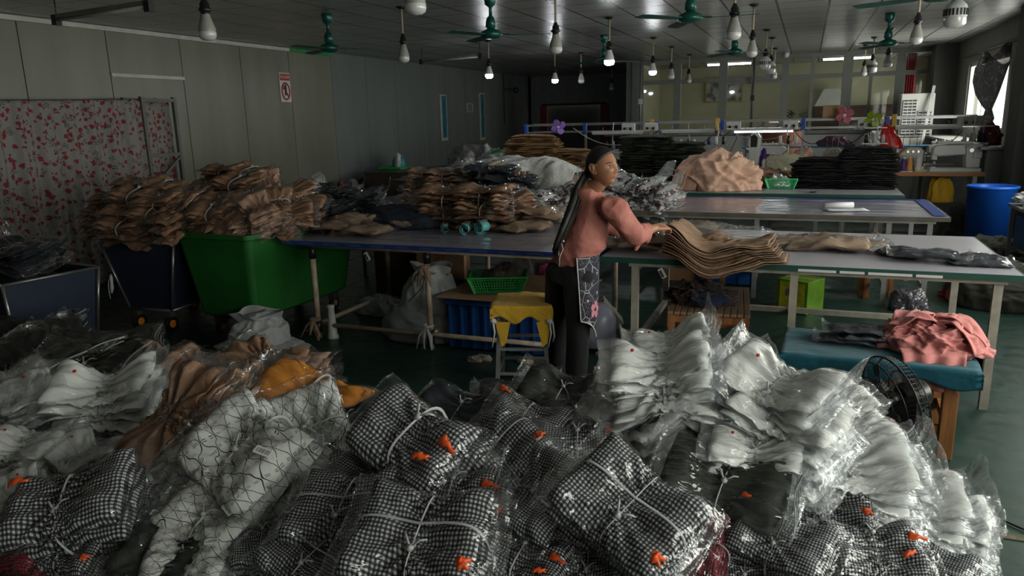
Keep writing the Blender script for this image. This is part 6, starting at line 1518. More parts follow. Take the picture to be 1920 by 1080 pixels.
# thread cones
def cone(mat, name='thread_cone'):
    t = thing(name, '', 'thread cone', (0, 0, 0)); obj('thread', G().lathe([(.0, .01), (.036, .01), (.034, .03), (.026, .13), (.020, .145), (0, .145)], n=18), mat, t); obj('core', G().lathe([(0, 0), (.038, 0), (.038, .01), (.03, .012)], n=18).cyl((0, 0, .14), (0, 0, .165), .012, n=10), WPLAS, t); return t
for px, Y, z, col, lab, s in ((1668, 11.5, ZB, (.02, .05, .04), 'dark green thread cone in front of the beige machine', 1.3), (1695, 11.5, ZB, (.07, .02, .14), 'purple thread cone on the white bench', 1.2), (1706, 11.5, ZB, (.55, .24, .06), 'orange thread cone on the white bench', 1.3), (1722, 11.5, ZB, (.5, .5, .48), 'white thread cone beside the orange one', 1.3), (1388, 11.8, ZB, (.35, .38, .32), 'grey green jar shaped cone by the upright machine head', 1.6), (1432, 11.75, ZB, (.5, .5, .5), 'small white cone right of the upright machine head', 1.0)):
    x = at_y(px, 300, Y)[0]; t = cone(M('thread_%s' % lab.split()[0], col, .6, var=.05)); inst(t, lab, (x, Y, z), (0, 0, 0), s, 'thread cones on the sewing bench')
for px, Y, lab in ((1678, 12.4, 'scissors-shaped black clip lying on the white bench'),):
    o = obj('black_snips', G().bar((at_y(1685, 322, 11.5)[0]-.09, 11.47, ZB+.008), (at_y(1685, 322, 11.5)[0]+.09, 11.50, ZB+.008), .025, .012), BLACK, bevel=.003); tag(o, 'black thread snips lying at the front of the white bench', 'snips')
o = obj('yellow_chalk', G().box((at_y(1722, 322, 11.5)[0], 11.46, ZB+.01), (.09, .03, .018)), M('yellow_chalk', (.5, .42, .05), .6), bevel=.004); tag(o, 'yellow chalk piece on the white sewing bench', 'chalk')
lumpo('cream_cloth_bag', 'pale yellow cloth in clear plastic on the yellow edged bench', 'cloth', (at_y(1470, 320, 11.8)[0], 11.8, ZB+.002), .62, .3, .20, 152, cloth('pale_yellow', (.56, .52, .36)), amp=.16, f=4, bag=FILMW)
lumpo('green_lime_cloth', 'lime green scrap at the left of the lower black stack', 'cloth', (at_y(1495, 322, 11.5)[0], 11.72, ZB+.002), .16, .14, .12, 153, M('lime', (.08, .5, .06), .5), amp=.15)
lumpo('peach_cloth', 'peach cloth scraps on the second row bench', 'cloth', (at_y(1500, 300, 13.6)[0], 13.6, .862), .55, .4, .26, 154, g6, amp=.25, f=4)
lumpo('purple_check_cloth', 'dark purple checked cloth on the shelf of the second row', 'cloth', (at_y(1565, 275, 13.9)[0], 13.85, 1.205), .55, .3, .15, 155, M('purple_check', (.10, .04, .08), .8, var=.7, vs=40), amp=.2, f=4)
lumpo('white_cloth_heap', 'white cloth lying behind the green toy fan on the second row', 'cloth', (at_y(1640, 275, 13.9)[0], 13.85, 1.205), .5, .3, .2, 156, cloth('white_cloth', (.55, .56, .6)), amp=.2, f=4)
t = thing('overhead_shelf', 'blue edged shelf over the second row of machines', 'shelf', (.45, 13.86, 1.19)); obj('board', G().box((0, 0, 0), (3.0, .32, .025)), M('shelf_blue', (.03, .15, .28), .4), t)
for x in (-1.45, 0, 1.45): obj('post', G().box((x, .1, -.17), (.03, .03, .32)), STEELG, t)
# ------------------------------------------------------------------ overhead rails
YR = 12.35
def zr_(px, py): return at_y(px, py, YR)[2]
x0, x1 = at_y(988, 245, YR)[0], at_y(1842, 222, YR)[0]
rail = thing('overhead_rail', 'long double metal rail above the sewing line carrying sockets and lamps', 'rail', (0, 0, 0))
RZ = [1.66, 1.54, 1.49]
obj('upper_rail', G().box(((x0+x1)/2, YR, RZ[0]), (x1-x0, .03, .03)).box(((x0+x1)/2, YR+.35, RZ[0]+.01), (x1-x0, .03, .03)), CHROME, rail)
obj('lower_rail', G().box(((x0+x1)/2, YR, RZ[1]), (x1-x0, .05, .025)).box(((x0+x1)/2, YR+.35, RZ[1]), (x1-x0, .04, .025)), CHROME, rail)
for i, px in enumerate((988, 1098, 1232, 1355, 1506, 1662, 1840)):
    x = at_y(px, 240, YR)[0]; obj('post', G().box((x, YR, .83), (.035, .035, 1.66)), CHROME if i % 2 else STEELG, rail)
    if i < 6: obj('bracket', G().box((x, YR-.03, 1.60), (.06, .06, .17)), M('bracket_blue', (.02, .06, .32), .4), rail, bevel=.006)
    if i in (2, 3, 5): obj('yellow_clip', G().box((x-.08 if i != 5 else x+.09, YR-.04, 1.60), (.06, .05, .24)), M('clip_yellow', (.6, .33, .02), .4), rail, bevel=.006)
for i, (px, lab) in enumerate(((1180, 'white socket box with plugs on the rail left of the yellow clip'), (1222, 'white socket box hanging right beside the first one'), (1376, 'white socket box over the lit tube light, left end'), (1482, 'white socket box over the lit tube light, right end'), (1622, 'white socket box with black plugs under the green toy fan'), (1815, 'white switch box at the right end of the rail'))):
    x = at_y(px, 240, YR)[0]; t = thing('socket_box', lab, 'socket box', (x, YR-.06, 1.60), 0, 'socket boxes on the rail'); obj('case', G().box((0, 0, 0), (.22 if i < 5 else .30, .06, .13)), WPLAS, t, bevel=.008)
    for q in (-1, 1): obj('plug', G().box((q*.05, -.05, -.02), (.04, .05, .04)), BLACK, t, bevel=.006)
    obj('lead', G().tube([(.05, -.07, -.03), (.06, -.08, -.2), (-.02, -.04, -.38), (-.15, 0, -.5)], .006, 5), BLACK, t)
def led(px0, px1, py, lit, lab):
    a, b = at_y(px0, py, YR-.12), at_y(px1, py, YR-.12); t = thing('bench_lamp', lab, 'lamp', ((a[0]+b[0])/2, YR-.12, (a[2]+b[2])/2), 0, 'strip lamps over the sewing line')
    obj('housing', G().box((0, 0, .022), (b[0]-a[0], .06, .03)), WPLAS, t, bevel=.004); obj('tube', G().box((0, 0, -.005), (b[0]-a[0]-.02, .04, .025)), M('lit_strip', (1, 1, 1), var=0, emit=(.95, .98, 1), estr=6) if lit else M('strip_off', (.5, .5, .5), .4, var=0), t, bevel=.005)
    for q in (-.3, .3): obj('hanger', G().cyl((q*(b[0]-a[0]), 0, .03), (q*(b[0]-a[0]), 0.09, .10), .004, n=6), STEELG, t)
led(1376, 1488, 246, True, 'brightly lit strip lamp above the upright machine head'); led(1240, 1340, 247, False, 'unlit strip lamp between the yellow clips'); led(1110, 1206, 250, False, 'unlit strip lamp above the woman s head'); led(1678, 1806, 240, False, 'unlit strip lamp above the white machine with blue logo')
# toy fans on the rail
def toyfan(lab, px, py, mat, s, rz):
    p = at_y(px, py, YR-.05); t = thing('clip_fan', lab, 'fan', (p[0], YR-.06, 1.68), rz); t.scale = (s,)*3; z = (p[2]-1.68)/s
    for i in range(4 if s > .9 else 3):
        a = 2*PI*i/(4 if s > .9 else 3)+.5; U, V = np.meshgrid(np.linspace(0, 1, 8), np.linspace(-1, 1, 7), indexing='ij'); r = .02+.12*U; w_ = .05*np.sqrt(np.clip(1-(2*U-1)**2, 0, 1))+.008
        X = r*math.cos(a)-V*w_*math.sin(a); Z = r*math.sin(a)+V*w_*math.cos(a)+z; Y = V*.02-.05
        o = obj('blade', G().grid(np.stack([X, Y, Z], -1)), mat, t); o.modifiers.new('s', 'SOLIDIFY').thickness = .004
    obj('motor', G().cyl((0, -.06, z), (0, .05, z), .028, n=16), WPLAS, t, bevel=.004); obj('clip_stem', G().cyl((0, .03, z), (0, .03, .0), .012, n=8), WPLAS, t); return t
toyfan('purple bladed clip fan on the rail at the left', 1048, 238, M('purple_blade', (.30, .15, .55), .35, var=0), .95, .2)
toyfan('pink bladed clip fan on the rail before the glass', 1583, 216, M('pink_blade', (.50, .12, .18), .35, var=0), .95, .1); toyfan('lime green bladed clip fan on the rail', 1638, 224, M('lime_blade', (.30, .42, .02), .35, var=0), .92, -.2)
p = at_y(1560, 234, YR); carton('small taped brown carton resting on the overhead rail', (p[0], YR+.17, 1.70-.03), .28, .28, .20, 0, CARD)
bpy.context.view_layer.update()
# red bag
p = at_y(1672, 262, YR-.12); t = thing('red_bag', 'red plastic bag hanging from the yellow clip on the rail', 'bag', (p[0], YR-.12, p[2]-.13)); obj('bag', lump(.30, .16, .32, 161, .10, 3, power=1.5, skew=(-.25, 0)), M('red_bag_bright', (.60, .015, .012), .35, var=.1), t)
# hanger
t = thing('coat_hanger', 'black coat hanger hanging on the rail above the lit lamp', 'hanger', at_y(1428, 238, YR-.03)); obj('hanger', G().tube([(0, 0, .05), (.02, 0, .08), (.04, 0, .05), (0, 0, .02), (-.13, 0, -.05), (.15, 0, -.05), (0, 0, .02)], .006, 6), BLACK, t)
# thread stands
for i, (px, Y, lab) in enumerate(((1343, 12.0, 'white thread stand left of the lit lamp'), (1478, 12.0, 'bent white thread stand right of the lit lamp'), (1640, 12.0, 'metal thread stand by the taller black stack'), (1826, 11.9, 'tall white thread stand at the right end of the bench, front rod'), (1838, 12.05, 'tall thread stand behind the front rod at the right end'), (1150, 12.3, 'thread stand with white cones over the green stacks'), (1290, 12.9, 'thread stand with a white cone beside the woman s stacks'))):
    x = at_y(px, 260, Y)[0]; z0 = ZB if i not in (5, 6) else 0; t = thing('thread_stand', lab, 'thread stand', (x, Y, z0), 0, 'thread stands'); top_ = 1.68-z0
    obj('rod', G().tube([(0, 0, 0), (.01*i, 0, top_*.5), (-.02 if i % 2 else .03, 0, top_*.75), (0, 0, top_)], .010, 7), WPLAS if i < 4 else STEELG, t); zz = .5*top_ if z0 else 1.25
    obj('spool_tray', G().box((0, 0, zz), (.34, .14, .012)).box((0, 0, zz+.22), (.30, .02, .012)), CHROME, t)
    for q in (-.11, .0, .11): obj('spool', G().lathe([(0, 0), (.03, 0), (.018, .12), (0, .12)], (q, 0, zz+.008), 12), [WPLAS, BLACK, WPLAS, WPLAS, M('spool_navy', (.01, .02, .06), .5)][(i+int(q*10)) % 5], t)
# hanging cables between rails
for i, (a, b, sag) in enumerate((((1075, 240), (1235, 240), .28), ((1240, 245), (1345, 245), .25), ((1340, 240), (1372, 240), .12), ((1490, 245), (1545, 262), .12), ((1545, 262), (1625, 245), .15), ((1660, 245), (1805, 245), .35), ((1375, 250), (1480, 250), .1))):
    A, B = np.array(at_y(*a, YR-.08)), np.array(at_y(*b, YR-.08)); pts = [tuple(A+(B-A)*t_-np.array([0, 0, sag*4*t_*(1-t_)])) for t_ in np.linspace(0, 1, 14)]
    o = obj('hanging_cable', G().tube(pts, .007, 6), BLACK if i else WPLAS); tag(o, ['pale cable sagging from the purple fan along the rail', 'black cable loop between the yellow clips', 'short black loop left of the lit lamp', 'black cable near the brown carton, left part', 'black cable below the brown carton to the socket box', 'long black cable drooping past the red bag to the right end', 'thin black cable behind the lit lamp'][i], 'cable')
# brown pot, cartons and wood in the back
p = at_y(1465, 262, 15.0); t = thing('terracotta_vat', 'large terracotta pot seen behind the lit lamp', 'pot', (p[0], 15.2, 0)); obj('pot', G().lathe([(0, 0), (.22, 0), (.30, .5), (.34, 1.1), (.36, 1.42), (.33, 1.44), (.30, 1.3), (0, 1.2)], n=32), M('terracotta', (.2, .07, .03), .7), t)
t = thing('leaning_pole', 'thin grey pole leaning in the corner right of the air cooler', 'pole', (2.12, 15.9, 0)); obj('shaft', G().bar((-.22, 0, 0), (.06, .4, 2.2), .05, .03), STEELG, t)
# dark cloth bag curtain knotted at the window
p = at_y(1862, 160, 14.1); xk = 2.46
kc = thing('knotted_curtain', 'dark patterned mesh curtain gathered and knotted before the bright window', 'curtain', (xk, 14.2, 0))
def ky(px, py): v_ = at_x(px, py, xk); return v_[1]-14.2, v_[2]
prof = [(1846, 112, 1890, 96), (1836, 130, 1886, 115), (1831, 155, 1876, 145), (1835, 178, 1868, 172), (1845, 198, 1860, 196), (1851, 206, 1857, 205), (1846, 222, 1860, 222), (1842, 245, 1850, 245)]
P = []
for a, b, c, d in prof:
    y0, z0 = ky(a, b); y1, z1 = ky(c, d); row = []
    for t_ in np.linspace(0, 2*PI, 40, endpoint=False):
        q = .5+.5*math.cos(t_); row.append((.07*math.sin(t_)*(abs(y1-y0)/.9+.2)+.012*math.sin(t_*7), y0+(y1-y0)*q, z0+(z1-z0)*q+(.12*math.cos(t_*2) if b == 112 else 0)))
    P.append(row)
P = np.array(P); P = P.transpose(1, 0, 2)
k = N('mesh_curtain'); v = k.n('ShaderNodeTexVoronoi'); v.inputs['Scale'].default_value = 16; k.l(k.coord('Object'), v.inputs['Vector']); k.l(k.mix(k.math('LESS_THAN', v.outputs['Distance'], .33), (.05, .045, .05), (.30, .25, .26)), k.b.inputs['Base Color']); k.b.inputs['Roughness'].default_value = .7
k.b.inputs['Alpha'].default_value = .93
obj('fabric', G().grid(P, closeu=True), k.m, kc)
# items on the counter
p = at_x(1905, 248, 2.4); t = thing('pump_bottle', 'cream pump bottle standing on the side counter', 'bottle', (2.42, 11.4, 1.281)); obj('bottle', G().lathe([(0, 0), (.055, 0), (.06, .02), (.06, .12), (.03, .15), (.02, .16), (0, .16)], n=20), M('cream_bottle', (.5, .42, .3), .4), t); obj('pump', G().cyl((0, 0, .15), (0, 0, .21), .01, n=8).box((-.02, 0, .21), (.07, .02, .015)), WPLAS, t)
lumpo('hanging_clothes', 'dark red and grey rags draped at the counter end under the window', 'rags', (2.40, 12.3, 1.282), .28, .6, .25, 171, M('red_rag', (.12, .02, .025), .8, var=.6, vs=14), amp=.2, f=4)
o = obj('hanging_strap', G().tube([(2.2, 12.1, 1.30), (2.19, 12.05, 1.0), (2.2, 12.08, .8)], [.02, .018, .01], 6, flat=.3), M('red_rag', (.12, .02, .025), .8)); tag(o, 'brown strap hanging down the front of the side counter', 'strap')
lumpo('yellow_cloth_bag', 'mustard yellow cloth bundle hung beneath the white sewing bench', 'cloth', (at_y(1765, 355, 11.6)[0], 11.62, ZB-.42), .32, .25, .34, 172, YEL, amp=.15)
o = None
t = thing('orange_bench', 'low orange wooden bench under the middle cutting table', 'bench', (-.05, 7.9, 0)); obj('seat', G().box((0, 0, .44), (1.5, .35, .04)), WOODO, t, bevel=.004)
for sx in (-1, 1):
    for sy in (-1, 1): obj('leg', G().box((sx*.68, sy*.13, .21), (.05, .05, .42)), WOODO, t, bevel=.003)
t = thing('orange_bench', 'orange wooden stool under the middle table next to the mustard cloth', 'bench', (.72, 7.95, 0)); obj('seat', G().box((0, 0, .40), (.34, .3, .04)), WOODO, t, bevel=.004)
for sx in (-1, 1):
    for sy in (-1, 1): obj('leg', G().box((sx*.13, sy*.11, .19), (.04, .04, .38)), WOODO, t, bevel=.003)
lumpo('mustard_cloth', 'mustard cloth bundle on the stool under the middle table', 'cloth', (.72, 7.95, .421), .3, .26, .2, 173, YEL, amp=.15)
crate('blue crate holding crumpled papers under the middle table', (-.72, 8.2, .30), .6, .42, .2, BLUEP); crate('blue crate beneath the paper crate under the middle table', (-.72, 8.2, .005), .62, .44, .28, BLUED)
lumpo('crumpled_papers', 'crumpled white and black papers in the blue crate', 'papers', (-.72, 8.2, .47), .5, .34, .12, 174, M('paper_mix', (.35, .35, .38), .6, var=.6, vs=16), amp=.3, f=6)
# ------------------------------------------------------------------ the woman
def remesh(g, name, voxel, smooth=2, fac=.5):
    me = g.mesh('tmp'); o = bpy.data.objects.new('tmp', me); COL.objects.link(o)
    r = o.modifiers.new('r', 'REMESH'); r.mode = 'VOXEL'; r.voxel_size = voxel; r.use_smooth_shade = True
    if smooth: s_ = o.modifiers.new('s', 'SMOOTH'); s_.iterations = smooth; s_.factor = fac
    bpy.context.view_layer.update()
    m2 = bpy.data.meshes.new_from_object(o.evaluated_get(bpy.context.evaluated_depsgraph_get())); bpy.data.objects.remove(o)
    m2.name = name; return m2
def limb(g, pts, rs, n=20, flat=1.0):
    """closed rounded tapering tube"""
    pts = [np.array(p, float) for p in pts]
    P, R = [], []
    d0 = pts[0]-pts[1]; d0 /= np.linalg.norm(d0); d1 = pts[-1]-pts[-2]; d1 /= np.linalg.norm(d1)
    for a in (85, 60, 30): P.append(pts[0]+d0*rs[0]*math.sin(D(a))); R.append(rs[0]*math.cos(D(a)))
    # catmull interpolation
    for i in range(len(pts)):
        P.append(pts[i]); R.append(rs[i])
        if i < len(pts)-1:
            for t in (.25, .5, .75):
                p0, p1, p2, p3 = pts[max(i-1, 0)], pts[i], pts[i+1], pts[min(i+2, len(pts)-1)]
                q = .5*((2*p1)+(-p0+p2)*t+(2*p0-5*p1+4*p2-p3)*t*t+(-p0+3*p1-3*p2+p3)*t**3); P.append(q); R.append(rs[i]*(1-t)+rs[i+1]*t)
    for a in (30, 60, 85): P.append(pts[-1]+d1*rs[-1]*math.sin(D(a))); R.append(rs[-1]*math.cos(D(a)))
    return g.tube([tuple(p) for p in P], R, n, flat=flat)
def loft(g, rings, n=40):
    """rings: (centre, half width vec, half depth vec)"""
    V = []
    for c, a, b in rings:
        c, a, b = map(np.array, (c, a, b))
        for k in range(n):
            t = 2*PI*k/n; V.append(c+a*math.cos(t)+b*math.sin(t))
    m = len(rings); F = [(i*n+k, i*n+(k+1) % n, (i+1)*n+(k+1) % n, (i+1)*n+k) for i in range(m-1) for k in range(n)]
    g.add(V, F, smooth=True); b0 = len(g.v)-len(V)
    g.f.append(tuple(b0+k for k in reversed(range(n)))); g.sm.append(True); g.f.append(tuple(b0+(m-1)*n+k for k in range(n))); g.sm.append(True)
    return g
WX, WY = -1.38, 4.45
woman = thing('person', 'woman with a long ponytail in salmon dotted blouse and dark apron at the cutting table', 'person', (WX, WY, 0))
O = np.array([WX, WY, 0])
def wp(px, py, Y): return np.array(at_y(px, py, Y))-O
SKIN = None
k = N('skin'); k.l(k.mix(k.noise(9, 3).outputs[0], (.29, .125, .072), (.38, .175, .10)), k.b.inputs['Base Color']); k.b.inputs['Roughness'].default_value = .5; k.b.inputs['Subsurface Weight'].default_value = .08; k.b.inputs['Subsurface Radius'].default_value = (.01, .004, .002); SKIN = k.m
k = N('black_hair'); mp = k.n('ShaderNodeMapping'); mp.inputs['Scale'].default_value = (60, 60, 6); k.l(k.coord('Object'), mp.inputs[0]); nn = k.noise(1.5, 3, vec=mp.outputs[0]); k.l(k.mix(nn.outputs[0], (.004, .004, .004), (.016, .013, .011)), k.b.inputs['Base Color']); k.b.inputs['Roughness'].default_value = .5; k.bump(nn.outputs[0], .35, .008); HAIR = k.m
# --- head in its own frame: x forward, y left, z up
HA = D(-22)      # azimuth the face looks to
hc = np.array(at_y(1129, 313, 4.39))-O      # head centre
ch, sh = math.cos(HA), math.sin(HA); tl = D(-4)
def hw(P):
    P = np.asarray(P, float); x, y, z = P[..., 0], P[..., 1], P[..., 2]
    roll_ = D(6)   # slight tilt of the head towards the right shoulder
    y, z = y*math.cos(roll_)-z*math.sin(roll_), y*math.sin(roll_)+z*math.cos(roll_)
    x2 = x*math.cos(tl)+z*math.sin(tl); z2 = -x*math.sin(tl)+z*math.cos(tl)
    return np.stack([x2*ch-y*sh, x2*sh+y*ch, z2], -1)+hc
def head_pts(nu, nv):
    th = np.linspace(.0001, PI-.0001, nv)[None, :]; ph = np.linspace(-PI, PI, nu, endpoint=False)[:, None]
    dx, dy, dz = np.sin(th)*np.cos(ph), np.sin(th)*np.sin(ph), np.cos(th)+0*ph
    x, y, z = .096*dx, .075*dy, .118*dz
    low = np.clip(-z/.118, 0, 1)
    y = y*(1-.30*low**1.6); 
    x = np.where(x < 0, x*(1-.45*low**1.3), x*(1-.12*low**2.2)+.012*low)
    fr = sstep(.0, .8, dx)
    g_ = lambda y0, z0, sy, sz: np.exp(-((y-y0)/sy)**2-((z-z0)/sz)**2)
    d = .011*g_(0, -.008, .012, .026)+.014*g_(0, -.029, .015, .012)+.006*g_(.013, -.034, .008, .008)+.006*g_(-.013, -.034, .008, .008)
    d += -.011*g_(.031, .006, .017, .012)-.011*g_(-.031, .006, .017, .012)+.004*g_(.03, .028, .022, .008)+.004*g_(-.03, .028, .022, .008)
    d += .006*g_(.042, -.022, .018, .02)+.006*g_(-.042, -.022, .018, .02)
    d += .008*g_(0, -.060, .024, .012)-.004*g_(0, -.0595, .02, .0022)-.005*g_(0, -.077, .02, .006)+.010*g_(0, -.098, .022, .014)
    x = x+d*fr
    return x, y, z, (dx, dy, dz)
body = G()
x, y, z, _ = head_pts(128, 96)
body.grid(hw(np.stack([x, y, z], -1)), closeu=True)
for s in (-1, 1):   # ears
    pts = [(-.005+.012, s*.074, .026), (-.020, s*.082, .030), (-.030, s*.086, .014), (-.026, s*.083, -.008), (-.012, s*.076, -.026), (.002, s*.073, -.022), (.002, s*.073, .0)]
    limb(body, [tuple(hw(p)) for p in pts], [.006, .0065, .0065, .006, .007, .005, .005], 12)
    limb(body, [tuple(hw((-.012, s*.075, .018))), tuple(hw((-.012, s*.076, -.010)))], [.012, .009], 12)
nb = wp(1103, 357, 4.43)      # neck base
limb(body, [tuple(hw((-.025, 0, -.03))), tuple(hw((-.02, 0, -.08))), tuple(nb*.6+hw((-.02, 0, -.1))*.4), tuple(nb), tuple(nb+[-.02, 0, -.08])], [.05, .048, .05, .062, .09])
fd = np.array([.72, .69, 0]); wd = np.array([.69, -.72, 0]); up = np.array([0, 0, 1.])
cen = lambda px, py: wp(px, py, 4.44)
c_hem, c_waist, c_ch, c_sh = cen(1083, 478), cen(1088, 445), cen(1107, 405), cen(1112, 378)
loft(body, [(c_hem+[0, 0, -.08], wd*.13, fd*.10), (c_hem, wd*.14, fd*.11), (c_waist, wd*.12, fd*.095), (c_ch, wd*.14, fd*.105), (c_sh, wd*.13, fd*.085), (nb+[0, 0, .0], wd*.06, fd*.06)])
shR, elR, wrR = wp(1150, 394, 4.31), wp(1192, 440, 4.46), wp(1229, 427, 4.70)
limb(body, [shR, (shR+elR)/2, elR], [.048, .045, .038]); limb(body, [elR, elR*.5+wrR*.5, wrR], [.038, .035, .024])
shL, elL, wrL = wp(1090, 370, 4.60), wp(1150, 425, 4.86), wp(1195, 432, 5.10)
limb(body, [shL, (shL+elL)/2, elL], [.048, .045, .038]); limb(body, [elL, elL*.5+wrL*.5, wrL], [.038, .034, .024])
def hand(g, w, f, dn, side, curl=1.0):
    """w wrist, f forward unit, dn back-of-hand normal unit, side: towards the thumb"""
    f = np.array(f, float); f /= np.linalg.norm(f); n_ = np.array(dn, float); n_ -= f*(n_@f); n_ /= np.linalg.norm(n_); s = np.cross(n_, f)*side
    # palm
    for q in (-1.5, -.5, .5, 1.5): limb(g, [w+s*q*.010, w+f*.045+s*q*.016, w+f*.082+s*q*.019-n_*.004], [.017, .0145, .011], 12)
    for i, (q, L, r) in enumerate(((1.5, .068, .0088), (.5, .076, .009), (-.5, .070, .0086), (-1.5, .055, .0078))):
        p = w+f*.084+s*q*.0195-n_*.004; P = [p-f*.01]; a = D(18); 
        for sg, da in ((.42, 26*curl), (.32, 34*curl), (.26, 24*curl)):
            P.append(p); a2 = a; p = p+(f*math.cos(a)-n_*math.sin(a)+s*q*.05)*L*sg; a += D(da)
        P.append(p); limb(g, P, [r*1.05, r*1.05, r, r*.95, r*.85], 12)
    p = w+f*.02+s*.022-n_*.006
    limb(g, [p, p+f*.026+s*.026-n_*.008, p+f*.055+s*.034-n_*.018, p+f*.075+s*.026-n_*.03], [.013, .0115, .0095, .0085], 12)
hand(body, wrR, (.55, .80, .02), (.25, -.25, .9), 1, 1.1)
hand(body, wrL, (.80, .55, -.12), (0, 0, 1), -1, .8)
hipR, knR, anR = wp(1084, 500, 4.36), wp(1084, 610, 4.38), wp(1080, 722, 4.42)
hipL, knL, anL = wp(1052, 497, 4.50), wp(1043, 600, 4.55), wp(1040, 700, 4.60)
for a, b, c in ((hipR, knR, anR), (hipL, knL, anL)): limb(body, [a, b, c], [.075, .05, .035])
bo = obj('body', remesh(body, 'body', .0034, 2, .4), SKIN, woman)
# eyes, brows, lips
EYEW = M('eye_white', (.30, .26, .23), .3, var=0); IRIS = M('iris_dark', (.012, .007, .005), .15, var=0); LIP = M('lips', (.30, .09, .065), .45, var=.05)
def on_face(yy_, zz_, off=0.):
    i = np.argmin((FX[1]-yy_)**2+(FX[2]-zz_)**2+np.where(FX[0] < 0, 1, 0)); return FX[0].flat[i]+off
FX = (x, y, z)
for s in (-1, 1):
    ex = on_face(s*.031, .006)-.0005
    P = []
    for a in np.linspace(-1, 1, 15):
        row = []
        for b in np.linspace(-1, 1, 7):
            yy_ = s*.031+a*.0145; zz_ = .006+b*.0042*(1-a*a)**.6+.0012*s*a*s; row.append((ex+.0028*(1-a*a)-abs(a)*.0022, yy_, zz_))
        P.append(row)
    e_ = obj('eye', G().grid(hw(P)), EYEW, woman); e_.modifiers.new('s', 'SOLIDIFY').thickness = .003
    obj('iris', G().grid(hw([[(ex+.0066-.0004*b, s*.031+.0012+b*.0066*math.cos(a), .0062+b*.0046*math.sin(a)) for b in np.linspace(0.01, 1, 4)] for a in np.linspace(0, 2*PI, 17)])), IRIS, e_)
    obj('eyelid', G().tube([tuple(hw((ex+.0026-abs(a)*.0035, s*.031+a*.0155, .0068+.0046*(1-a*a)**.6))) for a in np.linspace(-1, 1, 11)], [.0009]+[.0014]*9+[.0009], 6), M('lash_dark', (.03, .015, .01), .6, var=0), e_)
    obj('eyebrow', G().tube([tuple(hw((on_face(s*(.031+a*.02), .027, .0005)-.001*abs(a), s*(.031+a*.02), .0245+.004*(1-a*a)-.001*a))) for a in np.linspace(-1, 1, 9)], [.0012]+[.0036]*7+[.0012], 6, flat=.6), M('brow_dark', (.03, .02, .015), .8, var=0), woman)
for z0, r_ in ((-.0555, .0032), (-.0635, .0038)):
    obj('lip', G().tube([tuple(hw((on_face(a*.021, z0, -.0012)-.002*a*a, a*.021, z0+(.003*a*a if z0 < -.06 else -.0035*a*a)))) for a in np.linspace(-1, 1, 11)], [.0006]+[r_*(1-.55*abs(a)) for a in np.linspace(-.8, .8, 9)]+[.0006], 8), LIP, woman)
# hair cap
X_, Y_, Z_, (dx, dy, dz) = head_pts(120, 90)
fy = np.abs(Y_)/.075
line = .012+.88*(Z_-.012)-.010*sstep(.3, .9, np.abs(Y_)/.075)
face = sstep(-.005, .005, X_-line)*(1-sstep(.074, .088, Z_))
earz = sstep(-.050, -.040, X_)*(1-sstep(.018, .030, Z_)); face = np.maximum(face, earz)
face = np.maximum(face, 1-sstep(-.085, -.07, Z_))
sc_ = (1.12+.012*nz(np.stack([X_*8, Y_*30, Z_*8], -1), 2, 3))*(1-face)+.86*face
vol = 1+.05*(1-face)*np.clip(-dx+.3, 0, 1)
cap = G().grid(hw(np.stack([X_*sc_*vol, Y_*sc_, Z_*(1.07*(1-face)+.9*face)], -1)), closeu=True)
hair = obj('hair', cap, HAIR, woman)
# ponytail
pt = [hw((-.085, 0, .0)), hw((-.118, .0, -.03)), wp(1086, 352, 4.40), wp(1076, 385, 4.33), wp(1066, 410, 4.28), wp(1055, 436, 4.25), wp(1045, 458, 4.24), wp(1040, 470, 4.25)]
g = G(); limb(g, pt, [.022, .026, .034, .036, .034, .030, .022, .010], 24, flat=.6)
rs = np.random.RandomState(4)
for i in range(46):
    a = rs.uniform(0, 2*PI); r_ = rs.uniform(.6, 1.12); q = []
    for j, p in enumerate(pt):
        rr = [.02, .024, .034, .036, .034, .030, .022, .014][j]*r_
        q.append(tuple(p+np.array([math.cos(a)*rr, math.sin(a)*rr*.6, rs.uniform(-.004, .004)])))
    g.tube([q[0]]+q[1:-1]+[tuple(np.array(q[-1])+[rs.uniform(-.01, .01), 0, rs.uniform(-.04, .01)])], [.003]*7+[.001], 5)
obj('ponytail', g, HAIR, hair)
obj('hair_tie', G().tube([tuple((hw((-.112, 0, -.022))+np.array([.0, 0, 0]))+.028*np.array([math.cos(a)*.3, math.sin(a), math.cos(a)*.8])) for a in np.linspace(0, 2*PI, 17)[:-1]], .006, 8, closed=True), BLACK, hair)
# --- blouse
k = N('dotted_blouse')
mp = k.n('ShaderNodeMapping'); mp.inputs['Rotation'].default_value = (.0, .0, .75); mp.inputs['Scale'].default_value = (78,)*3; k.l(k.coord('Object'), mp.inputs[0])
sp = k.n('ShaderNodeSeparateXYZ'); k.l(mp.outputs[0], sp.inputs[0])
a_ = k.math('ADD', sp.outputs[0], sp.outputs[1])
def cell(v): return k.math('SUBTRACT', k.math('FRACT', v), .5)
u1, v1 = cell(k.math('ADD', a_, sp.outputs[2])), cell(k.math('SUBTRACT', a_, sp.outputs[2]))
r2 = k.math('ADD', k.math('MULTIPLY', u1, u1), k.math('MULTIPLY', v1, v1)); dots = k.math('LESS_THAN', r2, .035)
base = k.mix(k.noise(5, 3).outputs[0], (.31, .085, .068), (.40, .12, .095))
k.l(k.mix(dots, base, (.62, .40, .34)), k.b.inputs['Base Color']); k.b.inputs['Roughness'].default_value = .75
n1 = k.noise(9, 3); k.bump(k.math('ADD', n1.outputs[0], k.math('MULTIPLY', k.noise(26, 2).outputs[0], .2)), .6, .03); BLOUSE = k.m
bl = G()
belly = c_waist+fd*.03
